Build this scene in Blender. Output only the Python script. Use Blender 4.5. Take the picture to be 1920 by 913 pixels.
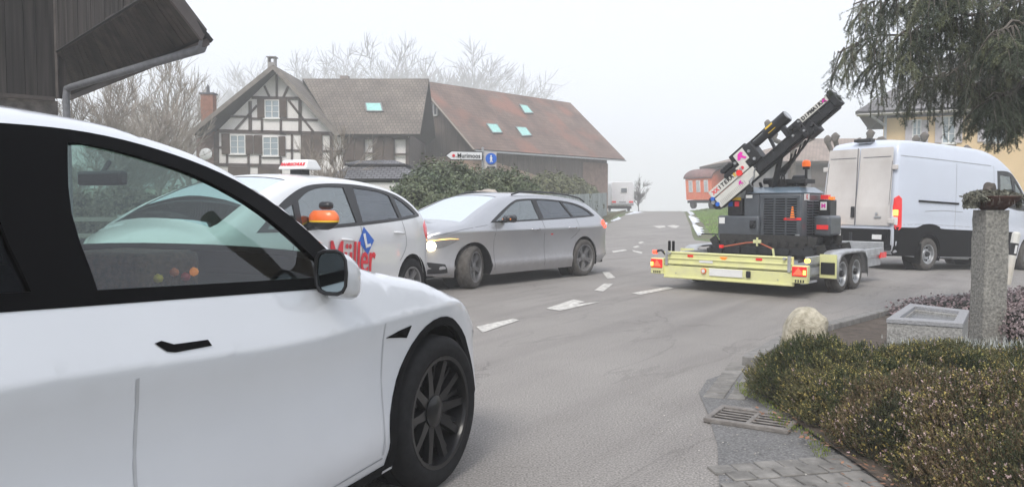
import bpy, bmesh, math, random
import numpy as np
from mathutils import Vector, Matrix, geometry
random.seed(7); RNG = np.random.default_rng(11)
for o in list(bpy.data.objects): bpy.data.objects.remove(o)
SC = bpy.context.scene
COL = SC.collection
R = math.radians
# ------------------------------------------------------------------ camera, sky, sun, exposure
CAMH = 1.33; FPX = 1500.0; PITCH = math.atan(78.5/1500)
cam = bpy.data.objects.new('camera', bpy.data.cameras.new('camera')); COL.objects.link(cam)
cam.location = (0, 0, CAMH); cam.rotation_euler = (math.pi/2-PITCH, 0, 0)
cam.data.lens = 36*FPX/1920; cam.data.sensor_width = 36; cam.data.clip_end = 3000; cam.data.clip_start = .05
SC.camera = cam
SUN_EL, SUN_AZ = R(48), R(200)          # overcast: a very soft sun from behind the camera
W = bpy.data.worlds.new('World'); SC.world = W; W.use_nodes = True
nt = W.node_tree; nt.nodes.clear()
out = nt.nodes.new('ShaderNodeOutputWorld'); bg = nt.nodes.new('ShaderNodeBackground')
sky = nt.nodes.new('ShaderNodeTexSky'); sky.sky_type = 'NISHITA'; sky.sun_disc = False
sky.sun_elevation = SUN_EL; sky.sun_rotation = SUN_AZ; sky.dust_density = 6; sky.air_density = 1.2
hs = nt.nodes.new('ShaderNodeHueSaturation'); hs.inputs['Saturation'].default_value = .25; hs.inputs['Value'].default_value = .35
mx = nt.nodes.new('ShaderNodeMixRGB'); mx.blend_type = 'MIX'; mx.inputs[0].default_value = .85
mx.inputs[2].default_value = (7.8, 8.25, 9.4, 1)   # the even white of fog
nt.links.new(sky.outputs[0], hs.inputs['Color']); nt.links.new(hs.outputs[0], mx.inputs[1])
nt.links.new(mx.outputs[0], bg.inputs[0]); bg.inputs[1].default_value = .09
nt.links.new(bg.outputs[0], out.inputs[0])
sl = bpy.data.lights.new('sun', 'SUN'); sl.energy = 1.5; sl.angle = R(22); sl.color = (1, .95, .88)
sun = bpy.data.objects.new('sun', sl); COL.objects.link(sun)
sun.rotation_euler = (math.pi/2-SUN_EL, 0, math.pi-SUN_AZ)   # light comes from the rear left, high
SC.view_settings.view_transform = 'Standard'; SC.view_settings.look = 'None'
SC.view_settings.exposure = 0.8; SC.view_settings.gamma = 1
SC.cycles.volume_bounces = 5; SC.cycles.max_bounces = 8; SC.cycles.transparent_max_bounces = 24
SC.cycles.volume_step_rate = 4; SC.cycles.use_denoising = True; SC.cycles.caustics_reflective = False; SC.cycles.caustics_refractive = False

# ------------------------------------------------------------------ geometry helpers
def ray(px, py):
    a = (px-960)/FPX; b = -(py-456.5)/FPX
    return Vector((a, math.cos(PITCH)+b*math.sin(PITCH), -math.sin(PITCH)+b*math.cos(PITCH)))
def at(px, py, Y):
    """the world point at depth Y seen at photo pixel (px, py): used to survey positions"""
    r = ray(px, py); t = Y/r.y; return Vector((r.x*t, Y, CAMH+r.z*t))
def smooth(e0, e1, v):
    t = min(1, max(0, (v-e0)/(e1-e0))); return t*t*(3-2*t)
def ground_h(x, y):
    rise = .45*smooth(22, 66, y) - .055*max(0, y-74)
    fall = -.047*max(0, x-5.6)*(1-smooth(24, 46, y))
    fall = max(fall, -.6)
    hill = 5.5*smooth(75, 125, y)*smooth(5, -25, x)
    bank = .35*smooth(27, 50, y)*smooth(.2*(y-27.7)+6.9, .2*(y-27.7)+10, x)
    return rise+fall+hill+bank
def gnd(px, py, lift=0):
    """where the ray through a photo pixel meets the terrain"""
    r = ray(px, py); h = 0
    for k in range(60):
        t = (h-CAMH)/r.z if r.z < -1e-4 else 90
        t = min(t, 90); p = Vector((0, 0, CAMH))+r*t
        h = .5*h+.5*ground_h(p.x, p.y)
    return Vector((p.x, p.y, h+lift))

class MB:
    """collects shapes into one mesh"""
    def __init__(s): s.v = []; s.f = []; s.uv = []
    def add(s, vs, fs, uvs=None):
        n = len(s.v); s.v += [tuple(v) for v in vs]
        for i, f in enumerate(fs):
            s.f.append(tuple(n+k for k in f)); s.uv.append(uvs[i] if uvs else None)
        return s
    def box(s, c, d, rot=None, taper=1.0):
        hx, hy, hz = d[0]/2, d[1]/2, d[2]/2
        vs = []
        for z in (-1, 1):
            k = taper if z > 0 else 1
            for x, y in ((-1, -1), (1, -1), (1, 1), (-1, 1)):
                v = Vector((x*hx*k, y*hy*k, z*hz))
                if rot is not None: v = rot @ v
                vs.append(v+Vector(c))
        return s.add(vs, [(3,2,1,0), (4,5,6,7), (0,1,5,4), (1,2,6,5), (2,3,7,6), (3,0,4,7)])
    def bar(s, p, q, w, h, up=(0, 0, 1)):
        """box beam from p to q"""
        p, q = Vector(p), Vector(q); d = q-p; L = d.length
        if L < 1e-6: return s
        x = d/L; u = Vector(up)
        if abs(x.dot(u)) > .99: u = Vector((1, 0, 0))
        y = u.cross(x).normalized(); z = x.cross(y)
        m = Matrix((x, y, z)).transposed()
        return s.box((p+q)/2, (L, w, h), m)
    def tube(s, pts, r, n=8, cap=True):
        pts = [Vector(p) for p in pts]
        rs = r if isinstance(r, (list, tuple)) else [r]*len(pts)
        rings = []; base = len(s.v); vs = []; prev = None
        for i, p in enumerate(pts):
            t = (pts[min(i+1, len(pts)-1)]-pts[max(i-1, 0)]).normalized()
            if prev is None:
                a = Vector((0, 0, 1)) if abs(t.z) < .9 else Vector((1, 0, 0)); u = t.cross(a).normalized()
            else:
                u = (prev-t*prev.dot(t)).normalized()
            prev = u; w = t.cross(u)
            for k in range(n):
                a = 2*math.pi*k/n; vs.append(p+(u*math.cos(a)+w*math.sin(a))*rs[i])
        fs = []
        for i in range(len(pts)-1):
            for k in range(n):
                a = i*n+k; b = i*n+(k+1) % n; fs.append((a, b, b+n, a+n))
        if cap:
            fs.append(tuple(range(n-1, -1, -1))); m = (len(pts)-1)*n; fs.append(tuple(range(m, m+n)))
        return s.add(vs, fs)
    def lathe(s, prof, n=24, M=None, close=False):
        """prof: (radius, z); axis z, transformed by M"""
        vs = []; m = len(prof)
        for k in range(n):
            a = 2*math.pi*k/n
            for r_, z in prof:
                v = Vector((r_*math.cos(a), r_*math.sin(a), z)); vs.append(M @ v if M else v)
        fs = []
        for k in range(n):
            for i in range(m-1 if not close else m):
                j = (i+1) % m; a = k*m; b = ((k+1) % n)*m
                fs.append((a+i, b+i, b+j, a+j))
        return s.add(vs, fs)
    def cyl(s, c, r, h, n=20, axis='z', r2=None):
        r2 = r if r2 is None else r2
        M = {'z': Matrix.Identity(3), 'x': Matrix.Rotation(math.pi/2, 3, 'Y'), 'y': Matrix.Rotation(-math.pi/2, 3, 'X')}[axis]
        p = Vector(c); a = M @ Vector((0, 0, h/2))
        return s.tube([p-a, p+a], [r, r2], n)
    def prism(s, poly, z0, z1, f=None):
        """poly in 2D extruded z0..z1; f maps (x,y,z) -> world"""
        f = f or (lambda x, y, z: (x, y, z)); n = len(poly)
        vs = [f(x, y, z0) for x, y in poly]+[f(x, y, z1) for x, y in poly]
        fs = [tuple(range(n-1, -1, -1)), tuple(range(n, 2*n))]+[(i, (i+1) % n, (i+1) % n+n, i+n) for i in range(n)]
        return s.add(vs, fs)
    def quad(s, a, b, c, d, uvs=None): return s.add([a, b, c, d], [(0, 1, 2, 3)], [uvs] if uvs else None)
    def slab(s, a, b, c, d, th, uvlen=True):
        """tile-able slab: quad a,b (eave) c,d (ridge) with thickness below; UV in metres on top"""
        a, b, c, d = map(Vector, (a, b, c, d)); n = (b-a).cross(d-a).normalized()
        L = (b-a).length; Hh = (d-a).length; x = (b-a).normalized()
        def uv(p): q = p-a; return (q.dot(x), (q-x*q.dot(x)).length)
        s.quad(a, b, c, d, [uv(a), uv(b), uv(c), uv(d)])
        lo = [p-n*th for p in (a, b, c, d)]
        s.add(lo, [(3, 2, 1, 0)])
        for p, q, P, Q in ((a, b, lo[0], lo[1]), (b, c, lo[1], lo[2]), (c, d, lo[2], lo[3]), (d, a, lo[3], lo[0])): s.quad(P, Q, q, p)
        return s
    def build(s, name, mat, parent=None, smooth_angle=35, bevel=0, loc=None, merge=False):
        me = bpy.data.meshes.new(name); me.from_pydata(s.v, [], s.f); me.update()
        if any(u for u in s.uv):
            L = me.uv_layers.new(name='UVMap'); k = 0
            for f, u in zip(s.f, s.uv):
                for j in range(len(f)):
                    L.data[k].uv = u[j] if u else (0, 0); k += 1
        if merge or bevel:
            bm = bmesh.new(); bm.from_mesh(me)
            bmesh.ops.remove_doubles(bm, verts=bm.verts, dist=1e-4)
            if merge: bmesh.ops.recalc_face_normals(bm, faces=bm.faces)
            bm.to_mesh(me); bm.free()
        o = link(name, me, mat, parent)
        if smooth_angle: shade(me, smooth_angle)
        if loc: o.location = loc
        if bevel:
            m = o.modifiers.new('bevel', 'BEVEL'); m.width = bevel; m.segments = 2; m.limit_method = 'ANGLE'; m.angle_limit = R(40)
        return o
def shade(me, ang=35):
    bm = bmesh.new(); bm.from_mesh(me); c = math.radians(ang)
    for f in bm.faces: f.smooth = True
    for e in bm.edges:
        if len(e.link_faces) == 2:
            if e.link_faces[0].normal.angle(e.link_faces[1].normal, 0) > c: e.smooth = False
    bm.to_mesh(me); bm.free()
def link(name, me, mat, parent=None):
    o = bpy.data.objects.new(name, me); COL.objects.link(o)
    if mat:
        for m in (mat if isinstance(mat, (list, tuple)) else [mat]): me.materials.append(m)
    if parent: o.parent = parent
    return o
def tag(o, label=None, cat=None, group=None, kind=None):
    if label: o['label'] = label
    if cat: o['category'] = cat
    if group: o['group'] = group
    if kind: o['kind'] = kind
    return o
def thing(name, label, cat, loc=(0, 0, 0), rz=0, group=None):
    o = bpy.data.objects.new(name, None); COL.objects.link(o); o.location = loc; o.rotation_euler = (0, 0, rz)
    o.empty_display_size = .2
    return tag(o, label, cat, group)
def copy_tree(o, parent=None):
    c = o.copy(); COL.objects.link(c); c.parent = parent
    for ch in [k for k in bpy.data.objects if k.parent == o]: copy_tree(ch, c)
    return c
def text(name, s, size, mat, parent, M, ext=.002, bold=0, shear=0, align='CENTER', sx=1.0, spacing=1.0):
    cu = bpy.data.curves.new('t', 'FONT'); cu.body = s; cu.size = size; cu.extrude = ext; cu.offset = bold; cu.shear = shear
    cu.align_x = align; cu.align_y = 'CENTER'; cu.space_character = spacing; cu.resolution_u = 3
    t = bpy.data.objects.new('t', cu); COL.objects.link(t)
    dg = bpy.context.evaluated_depsgraph_get(); me = bpy.data.meshes.new_from_object(t.evaluated_get(dg))
    bpy.data.objects.remove(t); bpy.data.curves.remove(cu)
    if sx != 1: me.transform(Matrix.Diagonal((sx, 1, 1, 1)))
    me.transform(M); me.materials.clear()
    return link(name, me, mat, parent)
def frame(o, x, y):
    """4x4 with origin o, x axis, y axis"""
    x = Vector(x).normalized(); y = Vector(y); y = (y-x*x.dot(y)).normalized(); z = x.cross(y)
    return Matrix(((x.x, y.x, z.x, o[0]), (x.y, y.y, z.y, o[1]), (x.z, y.z, z.z, o[2]), (0, 0, 0, 1)))
def quads(name, C, U, V, mat, parent=None, tri=False):
    """many small leaf quads: centres C, half axes U, V (numpy n x 3)"""
    n = len(C)
    if tri: P = np.stack([C-U, C+U, C+V], 1); k = 3
    else: P = np.stack([C-V, C+U, C+V, C-U], 1); k = 4      # rhombic leaf
    me = bpy.data.meshes.new(name); me.vertices.add(n*k); me.vertices.foreach_set('co', P.reshape(-1).astype(np.float32))
    me.loops.add(n*k); me.loops.foreach_set('vertex_index', np.arange(n*k, dtype=np.int32))
    me.polygons.add(n); me.polygons.foreach_set('loop_start', np.arange(0, n*k, k, dtype=np.int32))
    me.update(calc_edges=True)
    return link(name, me, mat, parent)
def unit(a): return a/np.maximum(np.linalg.norm(a, axis=-1, keepdims=True), 1e-9)

# ------------------------------------------------------------------ materials
def N(nt, t, **k):
    n = nt.nodes.new('ShaderNode'+t)
    for a, b in k.items(): setattr(n, a, b)
    return n
def mat(name, col, rough=.6, metal=0, var=.12, vs=4, bump=0, bs=40, coat=0, col2=None, spec=.5, sss=0, island=0, dirt=None, coords='Object', stretch=None, trans=0, aniso=None):
    m = bpy.data.materials.new(name); m.use_nodes = True; nt = m.node_tree; p = nt.nodes['Principled BSDF']
    p.inputs['Roughness'].default_value = rough; p.inputs['Metallic'].default_value = metal
    p.inputs['Coat Weight'].default_value = coat; p.inputs['Coat Roughness'].default_value = .04
    p.inputs['Specular IOR Level'].default_value = spec
    tc = N(nt, 'TexCoord'); vec = tc.outputs[coords]
    if stretch:
        mp = N(nt, 'Mapping'); mp.inputs['Scale'].default_value = stretch; nt.links.new(vec, mp.inputs[0]); vec = mp.outputs[0]
    no = N(nt, 'TexNoise'); no.inputs['Scale'].default_value = vs; no.inputs['Detail'].default_value = 6; no.inputs['Roughness'].default_value = .6
    nt.links.new(vec, no.inputs['Vector'])
    cr = N(nt, 'ValToRGB'); cr.color_ramp.elements[0].position = .32; cr.color_ramp.elements[1].position = .68
    c2 = col2 or tuple(min(1, c*(1+var)) for c in col); c1 = col if col2 else tuple(c*(1-var) for c in col)
    cr.color_ramp.elements[0].color = (*c1, 1); cr.color_ramp.elements[1].color = (*c2, 1)
    nt.links.new(no.outputs[0], cr.inputs[0]); cur = cr.outputs[0]
    if island:
        g = N(nt, 'NewGeometry'); mm = N(nt, 'Math', operation='MULTIPLY_ADD'); nt.links.new(g.outputs['Random Per Island'], mm.inputs[0])
        mm.inputs[1].default_value = 2*island; mm.inputs[2].default_value = 1-island
        h = N(nt, 'HueSaturation'); nt.links.new(mm.outputs[0], h.inputs['Value']); nt.links.new(cur, h.inputs['Color']); cur = h.outputs[0]
    if dirt:
        dc, zt, amt = dirt      # colour, height below which the dirt fades in (world Z), amount
        g = N(nt, 'NewGeometry'); sp = N(nt, 'SeparateXYZ'); nt.links.new(g.outputs['Position'], sp.inputs[0])
        mr = N(nt, 'MapRange'); mr.inputs[1].default_value = zt; mr.inputs[2].default_value = zt*.15; mr.inputs[3].default_value = 0; mr.inputs[4].default_value = amt
        nt.links.new(sp.outputs[2], mr.inputs[0])
        n2 = N(nt, 'TexNoise'); n2.inputs['Scale'].default_value = 7; n2.inputs['Detail'].default_value = 5; nt.links.new(tc.outputs['Object'], n2.inputs['Vector'])
        mu = N(nt, 'Math', operation='MULTIPLY'); nt.links.new(mr.outputs[0], mu.inputs[0]); 
        ad = N(nt, 'Math', operation='ADD'); nt.links.new(n2.outputs[0], ad.inputs[0]); ad.inputs[1].default_value = .45
        nt.links.new(ad.outputs[0], mu.inputs[1]); mu.use_clamp = True
        mixd = N(nt, 'MixRGB'); mixd.inputs[2].default_value = (*dc, 1); nt.links.new(mu.outputs[0], mixd.inputs[0]); nt.links.new(cur, mixd.inputs[1]); cur = mixd.outputs[0]
        mr2 = N(nt, 'MapRange'); mr2.inputs[3].default_value = rough; mr2.inputs[4].default_value = .75; nt.links.new(mu.outputs[0], mr2.inputs[0]); nt.links.new(mr2.outputs[0], p.inputs['Roughness'])
        mr3 = N(nt, 'MapRange'); mr3.inputs[3].default_value = coat; mr3.inputs[4].default_value = 0; nt.links.new(mu.outputs[0], mr3.inputs[0]); nt.links.new(mr3.outputs[0], p.inputs['Coat Weight'])
    nt.links.new(cur, p.inputs['Base Color'])
    if bump:
        nb = N(nt, 'TexNoise'); nb.inputs['Scale'].default_value = bs; nb.inputs['Detail'].default_value = 4; nt.links.new(vec, nb.inputs['Vector'])
        b = N(nt, 'Bump'); b.inputs['Strength'].default_value = bump; b.inputs['Distance'].default_value = .02
        nt.links.new(nb.outputs[0], b.inputs['Height']); nt.links.new(b.outputs[0], p.inputs['Normal'])
    if trans: p.inputs['Transmission Weight'].default_value = trans
    return m
def glass(name, tint=(.75, .85, .82), refl=.06, rough=.0, gcol=(1, 1, 1)):
    m = bpy.data.materials.new(name); m.use_nodes = True; nt = m.node_tree; nt.nodes.clear()
    o = N(nt, 'OutputMaterial'); t = N(nt, 'BsdfTransparent'); t.inputs[0].default_value = (*tint, 1)
    g = N(nt, 'BsdfGlossy'); g.inputs['Roughness'].default_value = rough; g.inputs[0].default_value = (*gcol, 1)
    lw = N(nt, 'LayerWeight'); lw.inputs[0].default_value = .25
    mr = N(nt, 'MapRange'); mr.inputs[3].default_value = refl; mr.inputs[4].default_value = 1
    nt.links.new(lw.outputs['Fresnel'], mr.inputs[0])
    mi = N(nt, 'MixShader'); nt.links.new(mr.outputs[0], mi.inputs[0]); nt.links.new(t.outputs[0], mi.inputs[1]); nt.links.new(g.outputs[0], mi.inputs[2])
    nt.links.new(mi.outputs[0], o.inputs[0]); return m
def glow(name, col, strength):
    m = bpy.data.materials.new(name); m.use_nodes = True; p = m.node_tree.nodes['Principled BSDF']
    p.inputs['Base Color'].default_value = (*col, 1); p.inputs['Emission Color'].default_value = (*col, 1); p.inputs['Emission Strength'].default_value = strength
    p.inputs['Roughness'].default_value = .2; return m
def roof_mat(name, c1, c2, mortar, w=.2, h=.16, patch=None):
    """rows of tiles from the UVs of the roof slopes (metres)"""
    m = bpy.data.materials.new(name); m.use_nodes = True; nt = m.node_tree; p = nt.nodes['Principled BSDF']; p.inputs['Roughness'].default_value = .85
    uv = N(nt, 'UVMap'); b = N(nt, 'TexBrick'); b.inputs['Scale'].default_value = 1; b.inputs['Brick Width'].default_value = w; b.inputs['Row Height'].default_value = h
    b.inputs['Mortar Size'].default_value = .018; b.inputs['Mortar Smooth'].default_value = .3; b.inputs['Bias'].default_value = -.1
    b.inputs['Color1'].default_value = (*c1, 1); b.inputs['Color2'].default_value = (*c2, 1); b.inputs['Mortar'].default_value = (*mortar, 1)
    nt.links.new(uv.outputs[0], b.inputs['Vector'])
    no = N(nt, 'TexNoise'); no.inputs['Scale'].default_value = .5; no.inputs['Detail'].default_value = 7; nt.links.new(uv.outputs[0], no.inputs['Vector'])
    mr = N(nt, 'MapRange'); mr.inputs[1].default_value = .3; mr.inputs[2].default_value = .7; mr.inputs[3].default_value = .7; mr.inputs[4].default_value = 1.35
    nt.links.new(no.outputs[0], mr.inputs[0])
    h_ = N(nt, 'HueSaturation'); nt.links.new(b.outputs[0], h_.inputs['Color']); nt.links.new(mr.outputs[0], h_.inputs['Value']); cur = h_.outputs[0]
    if patch:
        n2 = N(nt, 'TexNoise'); n2.inputs['Scale'].default_value = .28; n2.inputs['Detail'].default_value = 5; nt.links.new(uv.outputs[0], n2.inputs['Vector'])
        r2 = N(nt, 'MapRange'); r2.inputs[1].default_value = .5; r2.inputs[2].default_value = .62; nt.links.new(n2.outputs[0], r2.inputs[0])
        mi = N(nt, 'MixRGB'); mi.inputs[2].default_value = (*patch, 1); nt.links.new(r2.outputs[0], mi.inputs[0]); nt.links.new(cur, mi.inputs[1]); cur = mi.outputs[0]
    nt.links.new(cur, p.inputs['Base Color'])
    bu = N(nt, 'Bump'); bu.inputs['Strength'].default_value = .6; bu.inputs['Distance'].default_value = .03; bu.invert = True
    nt.links.new(b.outputs['Fac'], bu.inputs['Height']); nt.links.new(bu.outputs[0], p.inputs['Normal'])
    return m
M = {}
M['rubber'] = mat('rubber', (.012, .012, .013), .8, var=.3, vs=30, spec=.2)
M['rubber_dusty'] = mat('rubber_dusty', (.1, .093, .085), .9, var=.3, vs=20, spec=.2)
M['black'] = mat('black_plastic', (.012, .012, .014), .38, var=.1)
M['black_matt'] = mat('black_matt', (.008, .008, .009), .85, var=.2, spec=.1)
M['black_gloss'] = mat('black_gloss', (.008, .008, .01), .12, var=.05, coat=.5)
M['interior'] = mat('dark_interior', (.01, .01, .011), .85, var=.2, spec=.2)
M['headliner'] = mat('headliner', (.03, .03, .033), .9)
M['chrome'] = mat('chrome', (.6, .6, .62), .2, metal=1, var=.05)
M['steel'] = mat('galvanised_steel', (.45, .46, .47), .45, metal=.7, var=.2, vs=14)
M['alloy'] = mat('alloy', (.22, .22, .23), .42, metal=.5, var=.1, dirt=((.25, .23, .2), .9, .35))
M['alloy_black'] = mat('alloy_black', (.008, .008, .009), .3, metal=.0, var=.1, coat=.25, spec=.3)
M['plate'] = mat('plate_white', (.82, .82, .8), .4, var=.04)
M['red_lens'] = glow('red_lens', (.75, .03, .03), .12)
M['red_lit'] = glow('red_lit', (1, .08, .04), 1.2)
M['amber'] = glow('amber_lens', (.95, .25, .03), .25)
M['amber_lit'] = glow('amber_lit', (1, .42, .05), 4)
M['white'] = mat('white_enamel', (.78, .78, .77), .4, var=.05)
M['magenta'] = mat('magenta_print', (.75, .03, .42), .5)
M['red'] = mat('red_print', (.72, .03, .05), .4)
M['yellow'] = mat('yellow_print', (.85, .55, .03), .5)
M['blue'] = mat('blue_print', (.02, .13, .55), .4)
M['orange'] = mat('orange_plastic', (.85, .16, .03), .35, coat=.3)
M['printblack'] = mat('print_black', (.02, .02, .022), .6)

# ------------------------------------------------------------------ car shells
def interp(tab, v):
    if v <= tab[0][0]: return tab[0][1]
    for (a, x), (b, y) in zip(tab, tab[1:]):
        if v <= b:
            t = (v-a)/(b-a); return x+(y-x)*t
    return tab[-1][1]
class Lookup:
    """smoothed 1-D table"""
    def __init__(s, tab, sm=.03):
        s.x0, s.x1 = tab[0][0]-.3, tab[-1][0]+.3; n = 400; xs = np.linspace(s.x0, s.x1, n)
        ys = np.interp(xs, [t[0] for t in tab], [t[1] for t in tab]); k = max(1, int(sm/((s.x1-s.x0)/n)))
        ker = np.hanning(2*k+3); ker /= ker.sum(); pad = len(ker)//2
        s.ys = np.convolve(np.pad(ys, pad, mode='edge'), ker, 'valid'); s.xs = xs
    def __call__(s, v): return float(np.interp(v, s.xs, s.ys))
def spline(pts, step=.07, closed=False):
    """Catmull-Rom through 2-D points; a point given as (x, y, 's') is a sharp corner"""
    P = [Vector((p[0], p[1])) for p in pts]; S = [len(p) > 2 for p in pts]; out = []; n = len(P)
    rng = range(n if closed else n-1)
    for i in rng:
        p1, p2 = P[i], P[(i+1) % n]
        p0 = P[(i-1) % n] if (closed or i > 0) else p1; p3 = P[(i+2) % n] if (closed or i < n-2) else p2
        if S[i]: p0 = p1
        if S[(i+1) % n]: p3 = p2
        k = max(1, int((p2-p1).length/step))
        for j in range(k):
            t = j/k; t2 = t*t; t3 = t2*t
            out.append(.5*((2*p1)+(p2-p0)*t+(2*p0-5*p1+4*p2-p3)*t2+(3*p1-p0-3*p2+p3)*t3))
    if not closed: out.append(P[-1])
    return [(p.x, p.y) for p in out]
def inside(p, poly):
    x, y = p; c = False; n = len(poly); j = n-1
    for i in range(n):
        xi, yi = poly[i]; xj, yj = poly[j]
        if (yi > y) != (yj > y) and x < (xj-xi)*(y-yi)/(yj-yi)+xi: c = not c
        j = i
    return c
def dist_path(p, A, B):
    """distance from p to segments A->B (numpy arrays)"""
    p = np.array(p); d = B-A; L = np.maximum((d*d).sum(1), 1e-12); t = np.clip(((p-A)*d).sum(1)/L, 0, 1)
    return float(np.sqrt((((A+d*t[:, None])-p)**2).sum(1).min()))
def cdt_fill(outer, holes, step, extra=()):
    pts = []; edges = []
    for loop in [outer]+list(holes):
        n0 = len(pts); pts += [Vector(p) for p in loop]; edges += [(n0+i, n0+(i+1) % len(loop)) for i in range(len(loop))]
    xs = [p[0] for p in outer]; zs = [p[1] for p in outer]
    bl = np.array([list(p) for p in pts]); 
    x = min(xs)+step/2; r = 0
    while x < max(xs):
        z = min(zs)+step/2+(step/2 if r % 2 else 0)
        while z < max(zs):
            if inside((x, z), outer) and not any(inside((x, z), h) for h in holes):
                if ((bl-[x, z])**2).sum(1).min() > (step*.35)**2: pts.append(Vector((x, z)))
            z += step
        x += step; r += 1
    for e in extra:
        if inside(e, outer) and not any(inside(e, h) for h in holes): pts.append(Vector(e))
    v, _, f, *_ = geometry.delaunay_2d_cdt(pts, edges, [], 0, 1e-5)
    v = [(p.x, p.y) for p in v]; F = []
    for t in f:
        c = (sum(v[i][0] for i in t)/len(t), sum(v[i][1] for i in t)/len(t))
        if inside(c, outer) and not any(inside(c, h) for h in holes): F.append(tuple(t))
    return v, F
class Shell:
    """a vehicle body: two side skins on the width surface w(x, z), joined over the top, nose and tail by a crowned skin"""
    def __init__(s, top, bottom, arches, plan, prof, crown, fillet=.06, step=.09, zshift=None, creases=()):
        s.zshift = zshift or (lambda x: 0); s.creases = creases
        # top: rear-bottom corner -> over the roof -> front-bottom corner; bottom z; arches (x, z, r)
        s.top = spline(top, .06); s.arches = arches; s.plan = Lookup(plan, .06); s.prof = Lookup(prof, .02)
        s.A = np.array(s.top[:-1]); s.B = np.array(s.top[1:]); s.fillet = fillet; s.step = step; s.crown = crown
        lo = [s.top[-1]]; zb = bottom; poly = list(s.top)
        for (ax, az, ar) in sorted(arches, key=lambda a: -a[0]):      # walk front -> rear
            h = max(0, az-zb); half = math.sqrt(max(0, ar*ar-h*h)) if zb > az-ar else 0
            a0 = math.atan2(zb-az, half); 
            for k in range(21):
                a = a0+(math.pi-2*a0)*k/20; poly.append((ax+ar*math.cos(a), az+ar*math.sin(a)))
            poly_last = poly[-1]
        s.outer = poly
    def w(s, x, z, off=0):
        d = dist_path((x, z), s.A, s.B); r = s.fillet; c = 0
        if d < r: q = (r-d)/r; c = r*(1-math.sqrt(max(0, 1-q*q)))
        return max(.02, s.plan(x)*s.prof(z-s.zshift(x))-c+off)
    def map(s, x, z, side=1, off=0): return (x, side*s.w(x, z, off), z)
    def side_mesh(s, mb, holes=(), off=0, sides=(1, -1), polys=None, step=None, extra=True):
        outer = polys if polys is not None else s.outer
        ex = []
        if extra and polys is None:
            for k in (.004, .014, .03, .055):
                if k > s.fillet: break
                for i in range(1, len(s.top)-1):
                    a = Vector(s.top[i-1]); b = Vector(s.top[i+1]); t = (b-a).normalized(); nrm = Vector((t.y, -t.x)); p = Vector(s.top[i])+nrm*k
                    if inside((p.x, p.y), s.outer): ex.append((p.x, p.y))
        if extra:
            x0_, x1_ = min(p[0] for p in outer), max(p[0] for p in outer)
            for zc in s.creases: ex += [(x0_+.05*k, zc+s.zshift(x0_+.05*k)) for k in range(1, int((x1_-x0_)/.05))]
        v, f = cdt_fill(outer, holes, step or s.step, ex)
        for sd in sides:
            vs = [s.map(x, z, sd, off) for x, z in v]
            fs = []
            for t in f:
                a, b, c = (Vector(vs[t[0]]), Vector(vs[t[1]]), Vector(vs[t[2]])); n = (b-a).cross(c-a)
                fs.append(t if n.y*sd > 0 else tuple(reversed(t)))
            mb.add(vs, fs)
        return mb
    def cross(s, i, t, off=0):
        n = len(s.top); a = Vector(s.top[max(i-1, 0)]); b = Vector(s.top[min(i+1, n-1)]); d = (b-a).normalized(); nrm = Vector((-d.y, d.x))
        x, z = s.top[i]; c = s.crown(x, z); q = c*(1-abs(t)**2.4)+off
        w = s.w(x, z)+ (off if off < 0 else 0)
        return (x+nrm.x*q, t*w, z+nrm.y*q)
    TS = [-1, -.985, -.95, -.9, -.82, -.7, -.5, -.25, 0, .25, .5, .7, .82, .9, .95, .985, 1]
    def rim(s, mb, keep, off=0, ts=None):
        """keep(i, tm) -> True for the cells to build (i: index along the top path, tm: mid t)"""
        ts = ts or s.TS; n = len(s.top); m = len(ts); vs = [s.cross(i, t, off) for i in range(n) for t in ts]; fs = []
        for i in range(n-1):
            for k in range(m-1):
                if keep(i, .5*(ts[k]+ts[k+1])): a = i*m+k; fs.append((a, a+1, a+1+m, a+m))
        return mb.add(vs, fs)
    def patch(s, poly, off=.003, sides=(1, -1), th=None, step=.12):
        """flat thing lying on the side skin (glass, trim, seams)"""
        mb = MB(); s.side_mesh(mb, (), off, sides, polys=poly, step=step, extra=False); return mb
    def strip(s, mb, pts, wd, off=.0015, sides=(1, -1), step=.05):
        """thin line on the side skin"""
        P = spline(pts, step); 
        for sd in sides:
            vs = []
            for i, p in enumerate(P):
                a = Vector(P[max(i-1, 0)]); b = Vector(P[min(i+1, len(P)-1)]); t = (b-a).normalized(); nn = Vector((-t.y, t.x))*wd/2
                for g in (-1, 1): q = Vector(p)+nn*g; vs.append(s.map(q.x, q.y, sd, off))
            mb.add(vs, [(2*i, 2*i+2, 2*i+3, 2*i+1) if sd < 0 else (2*i, 2*i+1, 2*i+3, 2*i+2) for i in range(len(P)-1)])
        return mb
def inset(poly, d):
    n = len(poly); out = []; area = sum(poly[i][0]*poly[(i+1) % n][1]-poly[(i+1) % n][0]*poly[i][1] for i in range(n)); sg = 1 if area > 0 else -1
    for i in range(n):
        a, b, c = Vector(poly[i-1]), Vector(poly[i]), Vector(poly[(i+1) % n]); e1 = (b-a).normalized(); e2 = (c-b).normalized()
        nn = Vector((-(e1.y+e2.y), e1.x+e2.x)); 
        if nn.length < 1e-6: nn = Vector((-e1.y, e1.x))
        out.append(tuple(b+nn.normalized()*d*sg))
    return out
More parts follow.
